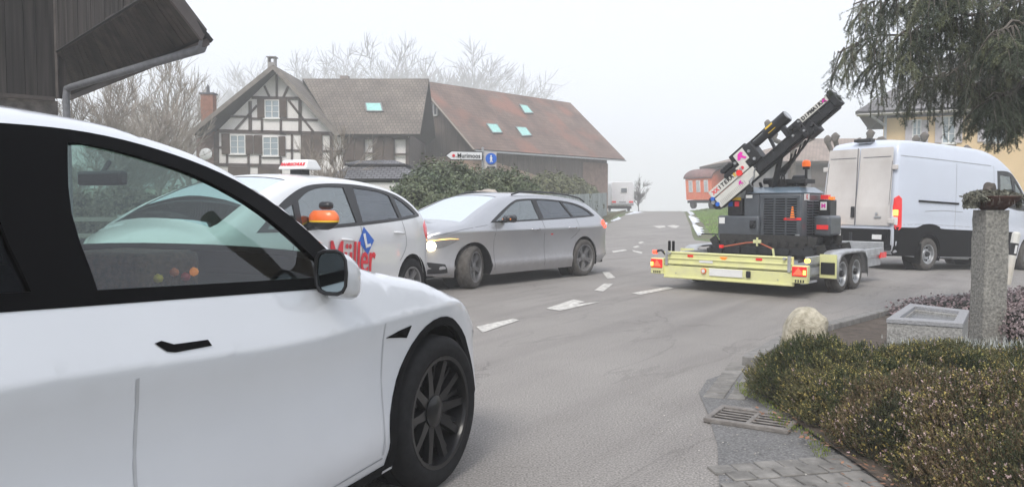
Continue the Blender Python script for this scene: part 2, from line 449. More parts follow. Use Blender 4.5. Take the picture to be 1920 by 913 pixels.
def wheel(parent, x, y, r, wd, rim_r, side, style, tm='rubber', rm='alloy', steer=0, cap=None):
    """tyre mesh with a rim (and hub cap) as its children; side = +1 left, -1 right (outer face)"""
    t = MB(); h = wd/2
    prof = [(rim_r, -h*.9), (rim_r+.012, -h), (rim_r+(r-rim_r)*.55, -h*1.04), (r-.02, -h*.93), (r-.004, -h*.78), (r, -h*.3), (r-.006, -h*.28), (r-.006, -h*.24), (r, -h*.22), (r, h*.22), (r-.006, h*.24), (r-.006, h*.28),
            (r, h*.3), (r-.004, h*.78), (r-.02, h*.93), (rim_r+(r-rim_r)*.55, h*1.04), (rim_r+.012, h), (rim_r, h*.9), (rim_r-.02, h*.6), (rim_r-.02, -h*.6)]
    t.lathe(prof, 48, close=True)
    o = t.build('wheel', M[tm], parent, 40); o.location = (x, y, r)
    o.rotation_euler = (-math.pi/2*side, 0, 0) if not steer else (Matrix.Rotation(steer, 3, 'Z') @ Matrix.Rotation(-math.pi/2*side, 3, 'X')).to_euler()
    g = MB(); R0 = rim_r
    g.lathe([(R0+.004, h*.92), (R0+.006, h*.98), (R0-.012, h*.96), (R0-.02, h*.8), (R0-.022, -h*.2), (R0-.022, -h*.9)], 48)
    zf = h*.78; rh = .07*R0/.23
    def spoke(a, w0, w1, z0, z1, r0, r1, th=.03):
        ca, sa = math.cos(a), math.sin(a); vs = []
        for rr, ww, zz in ((r0, w0, z0), ((r0+r1)/2, (w0+w1)/2*.85, z0*.4+z1*.6), (r1, w1, z1)):
            for zk, wk in ((0, 1.0), (-th, 1.25)):
                for sg in (-1, 1):
                    u = rr; v = sg*ww*wk/2; vs.append((u*ca-v*sa, u*sa+v*ca, zz+zk))
        fs = []
        for i in (0, 4): fs += [(i, i+1, i+5, i+4), (i+2, i, i+4, i+6), (i+1, i+3, i+7, i+5), (i+3, i+2, i+6, i+7)]
        g.add(vs, fs)
    if style == 'turbine':      # many slim blades, dark
        for k in range(10):
            a = 2*math.pi*k/10; spoke(a, .05, .034, zf-.02, zf+.005, rh*.7, R0-.005)
            spoke(a+.22, .02, .02, zf-.035, zf-.02, R0*.5, R0-.005)
    elif style == 'five':
        for k in range(5):
            a = 2*math.pi*k/5+.3; spoke(a-.13, .045, .035, zf-.02, zf, rh*.6, R0-.005); spoke(a+.13, .045, .035, zf-.02, zf, rh*.6, R0-.005)
    elif style == 'star':
        for k in range(5): spoke(2*math.pi*k/5+.25, .085, .065, zf-.025, zf, rh*.5, R0-.005)
    elif style == 'steel':
        g.lathe([(rh*.6, zf-.02), (rh*1.6, zf-.012), (rh*2.1, zf-.05), (R0*.86, zf-.045), (R0*.97, zf-.02)], 32)
    g.lathe([(0, zf+.004), (rh*.6, zf), (rh*.95, zf-.012), (rh, zf-.05)], 24)
    rim = g.build('rim', M[rm], o, 35)
    b = MB(); b.cyl((0, 0, h*.1), R0-.03, .02, 32)
    if style != 'steel': b.build('brake_disc', M['steel'] if style != 'turbine' else M['black_matt'], o)
    if style == 'steel':
        s_ = MB()
        for k in range(10): a = 2*math.pi*k/10; s_.cyl((R0*.68*math.cos(a), R0*.68*math.sin(a), zf-.043), .022*R0/.2, .012, 12)
        s_.build('vent_holes', M['black_matt'], o)
        n = MB(); n.lathe([(0, zf+.03), (rh*.8, zf+.026), (rh*.95, zf-.01)], 20); n.build('hub_cap', M['black'], o)
    return o
def seat(parent, x, y, z, m, face=1):
    s = MB(); s.box((x, y, z), (.5, .5, .16)); o = s.build('seat', m, parent, bevel=.04)
    b = MB(); rot = Matrix.Rotation(-.28*face, 3, 'Y'); b.box((x-.3*face, y, z+.33), (.13, .48, .6), rot, taper=.86); b.box((x-.42*face, y, z+.72), (.09, .26, .2), rot, taper=.85)
    for sy in (-.06, .06): b.bar((x-.37*face, y+sy, z+.58), (x-.4*face, y+sy, z+.66), .012, .012)
    b.build('backrest', m, o, bevel=.035)
    return o
# ------------------------------------------------------------------ vehicles
def car(sp):
    root = thing(sp['name'], sp['label'], sp.get('cat', 'car'), sp['loc'], sp['rz'])
    if sp.get('pitch'): root.rotation_euler = (Matrix.Rotation(sp['rz'], 3, 'Z') @ Matrix.Rotation(sp['pitch'], 3, 'Y')).to_euler()
    sh = Shell(sp['top'], sp['bottom'], sp['arches'], sp['plan'], sp['prof'], sp['crown'], sp.get('fillet', .06), sp.get('step', .09), sp.get('zshift'), sp.get('creases', ()))
    paint = sp['paint']; band = [spline(b, .06, True) for b in sp.get('bands', [])]; gl = [spline(g, .05, True) for g in sp.get('glass', [])]
    ws = sp.get('ws', lambda x, z: False); rs = sp.get('rs', lambda x, z: False); tw = sp.get('tw', .88); dark_roof = sp.get('dark_roof')
    def cell(i): a, b = sh.top[i], sh.top[i+1]; return ((a[0]+b[0])/2, (a[1]+b[1])/2)
    isw = lambda i, t: ws(*cell(i)) and abs(t) < tw
    isr = lambda i, t: rs(*cell(i)) and abs(t) < tw
    isd = lambda i, t: bool(dark_roof) and dark_roof(*cell(i)) and abs(t) < .86
    special = sp.get('skins', [])          # (name, fn(x,z)->bool, material) on rim, other colours
    def isp(i, t): return any(f(*cell(i), t) for _, f, _ in special)
    b = MB(); sh.side_mesh(b, band); sh.rim(b, lambda i, t: not (isw(i, t) or isr(i, t) or isd(i, t) or isp(i, t)))
    body = b.build('body', paint, root, 50, merge=True)
    for nm, f, m in special:
        q = MB(); sh.rim(q, lambda i, t: f(*cell(i), t) and not isw(i, t) and not isr(i, t), .001); q.build(nm, m, root, 50)
    if dark_roof: q = MB(); sh.rim(q, isd, -.001); q.build('roof_glass', M['black_gloss'], root, 50)
    if band:
        for sd in (1, -1):
            t = MB()
            for bd in band: sh.side_mesh(t, [g for g in gl if inside(g[0], bd)], .002, (sd,), polys=bd, step=.12, extra=False)
            for g in gl:          # thickness of the trim towards the glass
                vs = [sh.map(x, z, sd, .002) for x, z in g]+[sh.map(x, z, sd, -.03) for x, z in g]; n = len(g)
                t.add(vs, [(i, (i+1) % n, (i+1) % n+n, i+n) for i in range(n)])
            t.build('window_trim', sp.get('trim', M['black']), root, 50)
    for k, g in enumerate(gl):
        for sd in (1, -1):
            q = MB(); sh.side_mesh(q, (), -.008, (sd,), polys=g, step=.15, extra=False)
            q.build('side_window', sp['glassmats'][k] if isinstance(sp['glassmats'], list) else sp['glassmats'], root, 60)
    if sp.get('ws'):
        q = MB(); sh.rim(q, isw, -.004); q.build('windscreen', sp['wsmat'], root, 60)
    if sp.get('rs'):
        q = MB(); sh.rim(q, isr, -.004); q.build('rear_window', sp['wsmat'], root, 60)
    if gl:
        l = MB(); sh.side_mesh(l, gl, -.03, step=.14, extra=False); sh.rim(l, lambda i, t: not (isw(i, t) or isr(i, t)), -.025, ts=sh.TS[::2])
        l.build('cabin_lining', sp.get('lining', M['headliner']), root, 50)
    u = MB(); x0 = min(p[0] for p in sh.outer)+.15; x1 = max(p[0] for p in sh.outer)-.15
    wmid = sh.w((x0+x1)/2, sp['bottom']+.1)
    u.box(((x0+x1)/2, 0, sp['bottom']+.03), (x1-x0, wmid*2-.5, .05))
    for ax, az, ar in sp['arches']:
        for sd in (1, -1):
            a0 = -.35; vs = []; n = 18
            wy = sh.w(ax, az+ar*.8)-.015
            for k in range(n+1):
                a = a0+(math.pi-2*a0)*k/n
                for yy in (wy, wy-.32): vs.append((ax+(ar+.012)*math.cos(a), sd*yy, az+(ar+.012)*math.sin(a)))
            u.add(vs, [(2*k, 2*k+1, 2*k+3, 2*k+2) for k in range(n)])
            u.add([(ax+(ar+.02)*math.cos(2*math.pi*k/16), sd*(wy-.31), az+(ar+.02)*math.sin(2*math.pi*k/16)) for k in range(16)], [tuple(range(16))])
    u.build('underbody', M['black_matt'], root, 40)
    for nm, pts, wd, m in sp.get('strips', []):
        for sd in (1, -1): q = MB(); sh.strip(q, pts, wd, sides=(sd,)); q.build(nm, m, root, 50)
    for nm, poly, off, m, sides in sp.get('patches', []):
        for sd in sides:
            q = MB(); pl = spline(poly, .05, True); sh.side_mesh(q, (), off, (sd,), polys=pl, step=.1, extra=False)
            vs = [sh.map(x, z, sd, off) for x, z in pl]+[sh.map(x, z, sd, off-.02) for x, z in pl]; n = len(pl)
            q.add(vs, [(i, (i+1) % n, (i+1) % n+n, i+n) for i in range(n)]); q.build(nm, m, root, 50)
    return root, sh
def handle(root, sh, x, z, m, L=.2, sides=(1, -1), hollow=None, rise=0):
    for sd in sides:
        h = MB(); w = sh.w(x, z); h.tube([(x-L/2, sd*(w-.004), z-rise), (x-L/2+.02, sd*(w+.024), z-rise*.8), (x, sd*(w+.03), z), (x+L/2-.02, sd*(w+.024), z+rise*.8), (x+L/2, sd*(w-.004), z+rise)], [.012, .015, .016, .015, .012], 8)
        h.build('door_handle', m, root, 60)
def mirror(root, sh, x, z, y_out, dims, m_shell, m_face, sides=(1, -1), face_dir=-1, arm='black', droop=0):
    """wing mirror: shell, glass on the rear face, arm"""
    dx, dy, dz = dims
    for sd in sides:
        y = sd*y_out; pts = []; b = MB(); n = 14
        rings = []
        for k, (f, sx) in enumerate(((0, .93), (.25, 1), (.6, .9), (.85, .65), (1, .25))):
            ring = []
            for j in range(n):
                a = 2*math.pi*j/n; c, s_ = math.cos(a), math.sin(a); e = .62
                yy = abs(c)**e*math.copysign(1, c)*dy/2*sx; zz = abs(s_)**e*math.copysign(1, s_)*dz/2*sx
                ring.append((x+face_dir*dx/2-face_dir*f*dx, y+yy, z+zz-droop*dz*f))
            rings.append(ring)
        vs = [p for r_ in rings for p in r_]; fs = [(i*n+j, i*n+(j+1) % n, (i+1)*n+(j+1) % n, (i+1)*n+j) for i in range(4) for j in range(n)]; fs.append(tuple(range(4*n, 5*n)))
        b.add(vs, fs); o = b.build('wing_mirror', m_shell, root, 55, merge=True)
        g = MB(); gx = x+face_dir*(dx/2-.004); g.add([(gx, p[1]*1, p[2]) for p in rings[0]], [tuple(range(n))]); g.build('mirror_glass', m_face, o)
        r_ = MB(); r_.tube([(x+face_dir*dx/2, a_[1], a_[2]) for a_ in rings[0]+rings[0][:1]], .007, 6, False); r_.build('mirror_rim', M['black'], o)
        a_ = MB(); w = sh.w(x, z-dz*.5); a_.bar((x, sd*(w-.05), z-dz*.35), (x, sd*(y_out-dy*.1), z-dz*.38), dx*.45, .035); a_.build('mirror_arm', M[arm], o, bevel=.008)
def paintm(name, col, rough=.28, metal=0, dirt=None, var=.02):
    return mat(name, col, rough, metal, var=var, vs=2, coat=.9 if not metal else .6, dirt=dirt, bump=.012, bs=2.5)
M['paint_white'] = paintm('paint_white', (.66, .68, .715), dirt=((.42, .41, .41), .62, .35))
M['paint_white_b'] = paintm('paint_white_school', (.72, .73, .74), dirt=((.55, .5, .42), .8, .4))
M['paint_silver'] = paintm('paint_silver', (.46, .47, .49), .3, .6, dirt=((.37, .34, .33), 1.0, .55))
M['paint_van'] = paintm('paint_van', (.60, .645, .74), dirt=((.5, .46, .43), .9, .5))
M['glass_clear'] = glass('glass_clear', (.60, .74, .70), .045)
M['glass_car'] = glass('glass_car', (.38, .44, .43), .26, .02, (.86, .93, .93))
M['glass_screen'] = glass('glass_screen', (.35, .4, .42), .58, .02, (.88, .93, .96))
M['glass_dark'] = glass('glass_dark', (.16, .18, .2), .15, .02, (.85, .9, .95))
M['glass_privacy'] = glass('glass_privacy', (.04, .045, .05), .0, .08, (.35, .37, .4))
M['mirror'] = mat('mirror_glass', (.35, .42, .44), .04, metal=1, var=.02)
M['seam_near'] = mat('seam_near', (.46, .47, .49), .6); M['seam'] = mat('seam_dark', (.12, .12, .13), .7)
M['seam_soft'] = mat('seam_soft', (.30, .31, .33), .6)
WIN = M['glass_clear']; M['trim_deep'] = mat('window_trim_deep', (.003, .003, .0035), .5, var=.1, spec=.04)

# ---- white electric crossover, close to the camera, seen from its right side
hd = R(68)
ROOT_T = (-1.21, 4.03, 0)
top_t = [(-3.80, .3, 's'), (-3.86, .6), (-3.86, .95), (-3.72, 1.13), (-3.35, 1.31), (-2.8, 1.47), (-2.3, 1.55), (-1.9, 1.573), (-1.6, 1.56), (-1.42, 1.53), (-1.22, 1.485), (-1.08, 1.432), (-.98, 1.378), (-.88, 1.32),
         (-.79, 1.25), (-.71, 1.18), (-.64, 1.12), (-.54, 1.072), (-.37, 1.03), (-.1, .978), (.05, .93), (.31, .84), (.5, .748), (.67, .645), (.8, .54), (.86, .42), (.84, .22, 's')]
sp = dict(name='white_crossover', label='white crossover with black multi-spoke wheels, nearest car, cut off by the left edge', loc=ROOT_T, rz=hd,
    top=top_t, bottom=.2, arches=[(0, .355, .405), (-2.89, .355, .41)], step=.085, fillet=.07,
    plan=[(-3.9, .62), (-3.75, .76), (-3.5, .88), (-3.1, .96), (-2.6, 1), (-.6, 1), (.1, 1), (.35, .985), (.52, .945), (.68, .85), (.8, .71), (.88, .52)],
    zshift=lambda x: .075*smooth(-.9, -2.3, x) if False else .075*(1-smooth(-2.3, -.9, x)), creases=(.78, .835, .85, .865, .90),
    prof=[(.15, .88), (.22, .915), (.33, .95), (.42, .940), (.6, .925), (.74, .935), (.835, .956), (.85, .958), (.865, .952), (.93, .932), (1.0, .910), (1.08, .885), (1.2, .83), (1.35, .765), (1.5, .705), (1.6, .68)],
    crown=lambda x, z: .055 if x < -1.2 and z > 1.0 else (.02+.16*smooth(.2, .85, x)) if x > -.5 else .035 if z > 1 else .1,
    bands=[[(-3.45, 1.19, 's'), (-3.2, 1.305), (-2.8, 1.415), (-2.3, 1.497), (-1.9, 1.524), (-1.6, 1.516), (-1.3, 1.463), (-1.05, 1.378), (-.87, 1.272), (-.75, 1.155), (-.67, 1.06), (-.66, 1.015, 's'), (-.8, 1.012), (-1.4, 1.045), (-2.1, 1.085), (-2.9, 1.13), (-3.4, 1.16, 's')]],
    glass=[[(-1.80, 1.105, 's'), (-1.80, 1.30), (-1.74, 1.488, 's'), (-1.6, 1.478), (-1.32, 1.418), (-1.09, 1.322), (-.93, 1.205), (-.80, 1.078, 's'), (-.8, 1.052, 's'), (-1.4, 1.083)],
           [(-2.97, 1.175, 's'), (-2.98, 1.33, 's'), (-2.6, 1.42), (-1.96, 1.492, 's'), (-2.0, 1.3), (-1.98, 1.12, 's')],
           [(-3.32, 1.2, 's'), (-3.06, 1.3, 's'), (-3.04, 1.18, 's')]],
    glassmats=[WIN, M['glass_privacy'], M['glass_privacy']], wsmat=WIN,
    ws=lambda x, z: -1.28 < x < -.60 and z > 1.05, rs=lambda x, z: x < -3.0 and 1.05 < z < 1.38, tw=.93, dark_roof=lambda x, z: -2.95 < x < -1.42 and z > 1.3,
    paint=M['paint_white'], trim=M['trim_deep'], lining=M['headliner'],
    strips=[('door_seam', [(-.50, .30), (-.49, .45), (-.49, .7), (-.5, .84)], .008, M['seam_near']),
            ('door_seam', [(-1.72, .24), (-1.73, .5), (-1.725, .8), (-1.735, .87)], .011, M['seam_near']),
            ('door_seam', [(-.5, .285), (-1.1, .275), (-1.72, .27), (-2.45, .29)], .006, M['seam_soft'])],
    patches=[('side_camera_trim', [(-.475, .775, 's'), (-.375, .79, 's'), (-.275, .798, 's'), (-.30, .748, 's'), (-.35, .757)], .004, M['trim_deep'], (1, -1)),
             ('arch_trim', [(.435+.0, .28, 's'), (.455, .36), (.44, .47), (.37, .6), (.27, .70), (.13, .775), (0, .798), (-.13, .775), (-.26, .7), (-.37, .58), (-.44, .45), (-.46, .3), (-.47, .22, 's'), (-.395, .22, 's'), (-.4, .36), (-.375, .48), (-.3, .61), (-.2, .7), (-.1, .745), (0, .757), (.1, .745), (.2, .7), (.3, .61), (.37, .48), (.395, .36), (.385, .28, 's')], .006, M['black_matt'], (1, -1)),
             ('sill_trim', [(-.47, .2, 's'), (-.47, .245, 's'), (-1.2, .245), (-2.42, .25, 's'), (-2.42, .2, 's'), (-1.2, .2)], .006, M['black_matt'], (1, -1))])
troot, tsh = car(sp)
for ax, st in ((0, R(-3)), (-2.89, 0)):
    for sd in (1, -1): wheel(troot, ax, sd*.835, .355, .25, .255, sd, 'turbine', rm='alloy_black', steer=st)
# flush door handle: a dark hook-shaped recess
for sd in (1, -1):
    h = MB(); pl = [(-1.665, .950), (-1.64, .953), (-1.60, .937), (-1.47, .929), (-1.46, .910), (-1.60, .915), (-1.63, .922)]
    tsh.side_mesh(h, (), .003, (sd,), polys=pl, step=.2, extra=False); h.build('door_handle', M['trim_deep'], troot)
mirror(troot, tsh, -.84, 1.08, .985, (.15, .14, .165), M['paint_white'], M['mirror'], droop=.32)
q = MB(); q.box((-.5, 0, .93), (.5, 1.5, .12)); q.box((-.7, 0, .86), (.2, 1.45, .1)); q.build('dashboard', M['interior'], troot, bevel=.03)
q = MB(); q.box((-.78, -.0, .97), (.03, .34, .18)); q.build('centre_screen', M['black_gloss'], troot, bevel=.006)
q = MB(); q.tube([(-.93+.06*math.sin(a), .4+.18*math.cos(a), .93+.17*math.sin(a)) for a in [2*math.pi*k/24 for k in range(25)]], .016, 8, False); q.bar((-.93, .24, .93), (-.93, .56, .93), .03, .03); q.bar((-.93, .4, .93), (-.7, .4, .88), .06, .06); q.build('steering_wheel', M['black'], troot)
q = MB(); q.box((-1.0, 0, 1.42), (.04, .23, .055)); q.bar((-1.0, 0, 1.44), (-.96, 0, 1.49), .02, .02); q.build('rear_view_mirror', M['black'], troot, bevel=.015)
wbm = mat('reflection_brown', (.035, .022, .015), .8, var=.4, vs=40, col2=(.16, .08, .045), bump=.5, bs=60)
bk = thing('reflection_stand_in', 'dark brown textured block with orange and red dots, standing in for a window reflection, inside the white crossover', 'reflection stand-in', (0, 0, 0))  # added solid block and dots that imitate a reflection in the side window
q = MB(); q.box((-1.2, -.36, .88), (.24, .34, .56), taper=1.12); q.build('reflection_block', wbm, bk, bevel=.03)
for dx_, dy_, dz_, m_ in ((.0, -.19, .99, 'orange'), (-.07, -.19, .975, 'yellow'), (.05, -.19, .97, 'red'), (.09, -.19, .985, 'amber')): q = MB(); q.lathe([(.001, -.016), (.014, -.01), (.018, 0), (.014, .01), (.001, .016)], 12, Matrix.Translation((-1.2+dx_, -.36+dy_, dz_+.1))); q.build('reflection_dot', M[m_], bk)
bk.matrix_world = Matrix.Translation(troot.location) @ Matrix.Rotation(hd, 4, 'Z')
for yy in (.38, -.38): seat(troot, -1.42, yy, .52, M['interior'])
q = MB(); q.box((-2.55, 0, .55), (.5, 1.3, .2)); q.box((-2.85, 0, .86), (.16, 1.3, .6), Matrix.Rotation(-.3, 3, 'Y')); q.build('rear_bench', M['interior'], troot, bevel=.04)
q = MB()
for sd in (1, -1): 
    q.box((-1.6, sd*.80, .72), (2.4, .06, .62))
q.build('door_card', M['interior'], troot)
q = MB()
for sd in (1,-1):
    q.add([tsh.map(x, z, sd, .004) for x, z in ((.5, .66), (.7, .6), (.78, .54), (.6, .6))], [(0, 1, 2, 3)])
q.build('headlight', M['chrome'], troot)

# ---- white driving school car behind the crossover, heading to the lower left
a24 = R(24); hs_ = Vector((-math.sin(a24), -math.cos(a24), 0)); lf = Vector((-hs_.y, hs_.x, 0))
rear = Vector((-1.23, 9.9, 0))-lf*.875; fr = rear+hs_*2.65
top_s = [(-3.36, .32, 's'), (-3.42, .55), (-3.42, .78), (-3.36, .98), (-3.24, 1.1), (-3.05, 1.235), (-2.85, 1.345), (-2.55, 1.455), (-2.1, 1.54), (-1.6, 1.582), (-1.1, 1.585), (-.75, 1.555), (-.4, 1.46), (.0, 1.3), (.36, 1.12), (.5, 1.045), (.66, .99), (.8, .9), (.86, .7), (.88, .45), (.84, .2, 's')]
sp = dict(name='driving_school_car', label='white driving school hatchback with roof sign, red lettering and orange mirror cover', loc=fr, rz=math.atan2(hs_.y, hs_.x),
    top=top_s, bottom=.2, arches=[(0, .315, .37), (-2.65, .315, .37)], fillet=.08,
    plan=[(-3.45, .66), (-3.3, .8), (-3.1, .9), (-2.8, .97), (-2.3, 1), (0, 1), (.4, .95), (.65, .85), (.85, .62)],
    prof=[(.15, .83), (.25, .865), (.4, .88), (.6, .882), (.9, .885), (1.0, .875), (1.1, .85), (1.3, .775), (1.5, .70), (1.6, .66)],
    crown=lambda x, z: .05 if -3 < x < .4 and z > 1 else .12,
    bands=[[(-2.98, 1.165, 's'), (-2.75, 1.305), (-2.5, 1.41), (-2.1, 1.487), (-1.6, 1.525), (-1.1, 1.52), (-.75, 1.475), (-.4, 1.34), (-.1, 1.17), (.1, 1.04, 's'), (-.4, 1.035), (-1.5, 1.06), (-2.4, 1.1), (-2.96, 1.14, 's')]],
    glass=[[(-1.50, 1.10, 's'), (-1.46, 1.485, 's'), (-1.1, 1.483), (-.82, 1.43), (-.62, 1.34, 's'), (-.56, 1.07, 's')],
           [(-2.4, 1.135, 's'), (-2.33, 1.40, 's'), (-2.1, 1.45), (-1.64, 1.485, 's'), (-1.62, 1.1, 's')],
           [(-2.85, 1.17, 's'), (-2.6, 1.325), (-2.42, 1.39, 's'), (-2.48, 1.14, 's')],
           [(-.52, 1.30, 's'), (-.3, 1.22), (-.05, 1.07, 's'), (-.48, 1.065, 's')]],
    glassmats=[M['glass_car'], M['glass_dark'], M['glass_dark'], M['glass_car']], wsmat=M['glass_screen'],
    ws=lambda x, z: -.72 < x < .46 and z > 1.03, rs=lambda x, z: x < -2.75 and 1.05 < z < 1.42, tw=.9, paint=M['paint_white_b'], trim=M['black'],
    strips=[('door_seam', [(-.36, .25), (-.36, .7), (-.42, 1.04)], .008, M['seam']), ('door_seam', [(-1.55, .25), (-1.56, .8), (-1.56, 1.06)], .008, M['seam']),
            ('door_seam', [(-2.35, .62), (-2.5, .8), (-2.45, 1.1)], .008, M['seam'])],
    patches=[('tail_light', [(-3.27, .84, 's'), (-3.31, 1.0), (-3.2, 1.09, 's'), (-3.06, 1.02), (-3.1, .88)], .005, M['red_lens'], (1, -1)),
             ('headlight', [(.55, .72, 's'), (.2, .84), (.12, .9, 's'), (.4, .9), (.66, .84), (.74, .74, 's')], .005, M['chrome'], (1, -1))])
sroot, ssh = car(sp)
for ax in (0, -2.65):
    for sd in (1, -1): wheel(sroot, ax, sd*.77, .315, .2, .205, sd, 'five')
for hx, hz in ((-1.28, .915), (-2.32, .955)): handle(sroot, ssh, hx, hz, M['paint_white_b'], .2, rise=.012)
for sd in (1, -1):
    yb = sd*1.0; b = MB(); n = 16
    def shellring(zc, zr0, zr1, m_):
        q = MB(); vs = []
        for j in range(9):
            f = j/8; z = zr0+(zr1-zr0)*f; k = math.sqrt(max(.02, 1-((z-1.155)/.115)**2))
            for i in range(n): a = 2*math.pi*i/n; vs.append((-.72+.085*k*math.cos(a), yb+.18*k*math.sin(a)*1.0, z))
        fs = [(j*n+i, j*n+(i+1) % n, (j+1)*n+(i+1) % n, (j+1)*n+i) for j in range(8) for i in range(n)]+[tuple(range(n)), tuple(range(8*n, 9*n))]
        q.add(vs, fs); return q
    o = shellring(1.15, 1.14, 1.24, 0).build('wing_mirror', M['orange'], sroot, 60)
    shellring(1.15, 1.122, 1.14, 0).build('mirror_stripe', M['yellow'], o, 60); shellring(1.15, 1.045, 1.122, 0).build('mirror_housing', M['black'], o, 60)
    q = MB(); q.bar((-.7, sd*.82, 1.09), (-.7, sd*.93, 1.09), .06, .05); q.build('mirror_arm', M['black'], o)
    q = MB(); q.box((-.72, yb+sd*.03, 1.29), (.09, .15, .08)); q.build('extra_mirror', M['black'], sroot, bevel=.035)
# roof sign
SX, SYY = -1.45, .12
q = MB(); q.box((SX, SYY, 1.66), (.14, .16, .06)); q.build('roof_sign_foot', M['black'], sroot)
q = MB(); q.add([(x*k+SX, y*k2+SYY, z) for z, k, k2 in ((1.69, 1, 1), (1.80, .55, .86)) for x, y in ((-.15, -.2), (.15, -.2), (.15, .2), (-.15, .2))], [(3, 2, 1, 0), (4, 5, 6, 7), (0, 1, 5, 4), (1, 2, 6, 5), (2, 3, 7, 6), (3, 0, 4, 7)])
rsg = q.build('roof_sign', M['white'], sroot, bevel=.02)
def sfr(x, z, sd=1, off=.004, tx=(-1, 0, 0)):
    p = ssh.map(x, z, sd, off); return p
text('lettering', 'FAHRSCHULE', .055, M['red'], rsg, frame((SX+.122, SYY, 1.745), (0, 1, 0), (-.55, 0, .85)), .002, bold=.002)

# name in red letters on the doors, letters follow the slight tilt of the body line
def door_text(x, z, s, size, m, sx=.8, rise=.0, bold=.01, name='lettering'):
    p = ssh.map(x, z, 1, .015); return text(name, s, size, m, sroot, frame(p, (-1, 0, rise), (0, .01, 1)), .004, bold=bold, sx=sx)
door_text(-1.36, .70, 'Müller', .50, M['red'], .66, -.07, .004)
dl = MB(); c = (-1.63, .89); pl = [(c[0]-.15, c[1]+.0), (c[0]-.02, c[1]-.16), (c[0]+.15, c[1]-.0), (c[0]+.02, c[1]+.16)]
ssh.side_mesh(dl, (), .006, (1,), polys=pl, step=.3, extra=False); ob = dl.build('learner_badge', M['blue'], sroot)
text('lettering', 'L', .22, M['white'], ob, frame(ssh.map(c[0], c[1], 1, .013), (-1, 0, .18), (0.05, -.06, 1)), .003, bold=.006)
text('lettering', 'Müller', .30, M['red'], sroot, frame((.66, .05, .995), (0, 1, 0), (-.96, 0, .3)), .006, bold=.008)
q = MB(); q.box((-.1, 0, .95), (.6, 1.35, .1)); q.build('dashboard', M['interior'], sroot, bevel=.03)
for yy in (.36, -.36): seat(sroot, -1.15, yy, .62, M['interior'])
q = MB(); q.box((-2.4, 0, .85), (.3, 1.2, .65)); q.build('rear_bench', M['interior'], sroot, bevel=.05)

# ---- silver estate behind it
ha = Vector((-.667, -.745, 0)).normalized(); la = Vector((-ha.y, ha.x, 0)); fa = Vector((-.57, 12.2, 0))-la*.90
top_a = [(-3.72, .33, 's'), (-3.80, .55), (-3.80, .8), (-3.72, .96), (-3.62, 1.03), (-3.42, 1.15), (-3.2, 1.27), (-2.9, 1.355), (-2.4, 1.415), (-1.7, 1.447), (-1.1, 1.44), (-.7, 1.40), (-.3, 1.29), (.1, 1.13), (.42, .99), (.6, .945), (.8, .85), (.86, .72), (.885, .5), (.85, .19, 's')]
top_a = [(-3.78, .3, 's'), (-3.83, .55), (-3.8, .8), (-3.7, .98), (-3.5, 1.1), (-3.25, 1.245), (-2.95, 1.345), (-2.4, 1.41), (-1.8, 1.443), (-1.2, 1.437), (-.85, 1.395), (-.5, 1.27), (-.15, 1.125), (.12, 1.01), (.35, .965), (.6, .9), (.76, .82), (.86, .68), (.9, .45), (.86, .19, 's')]
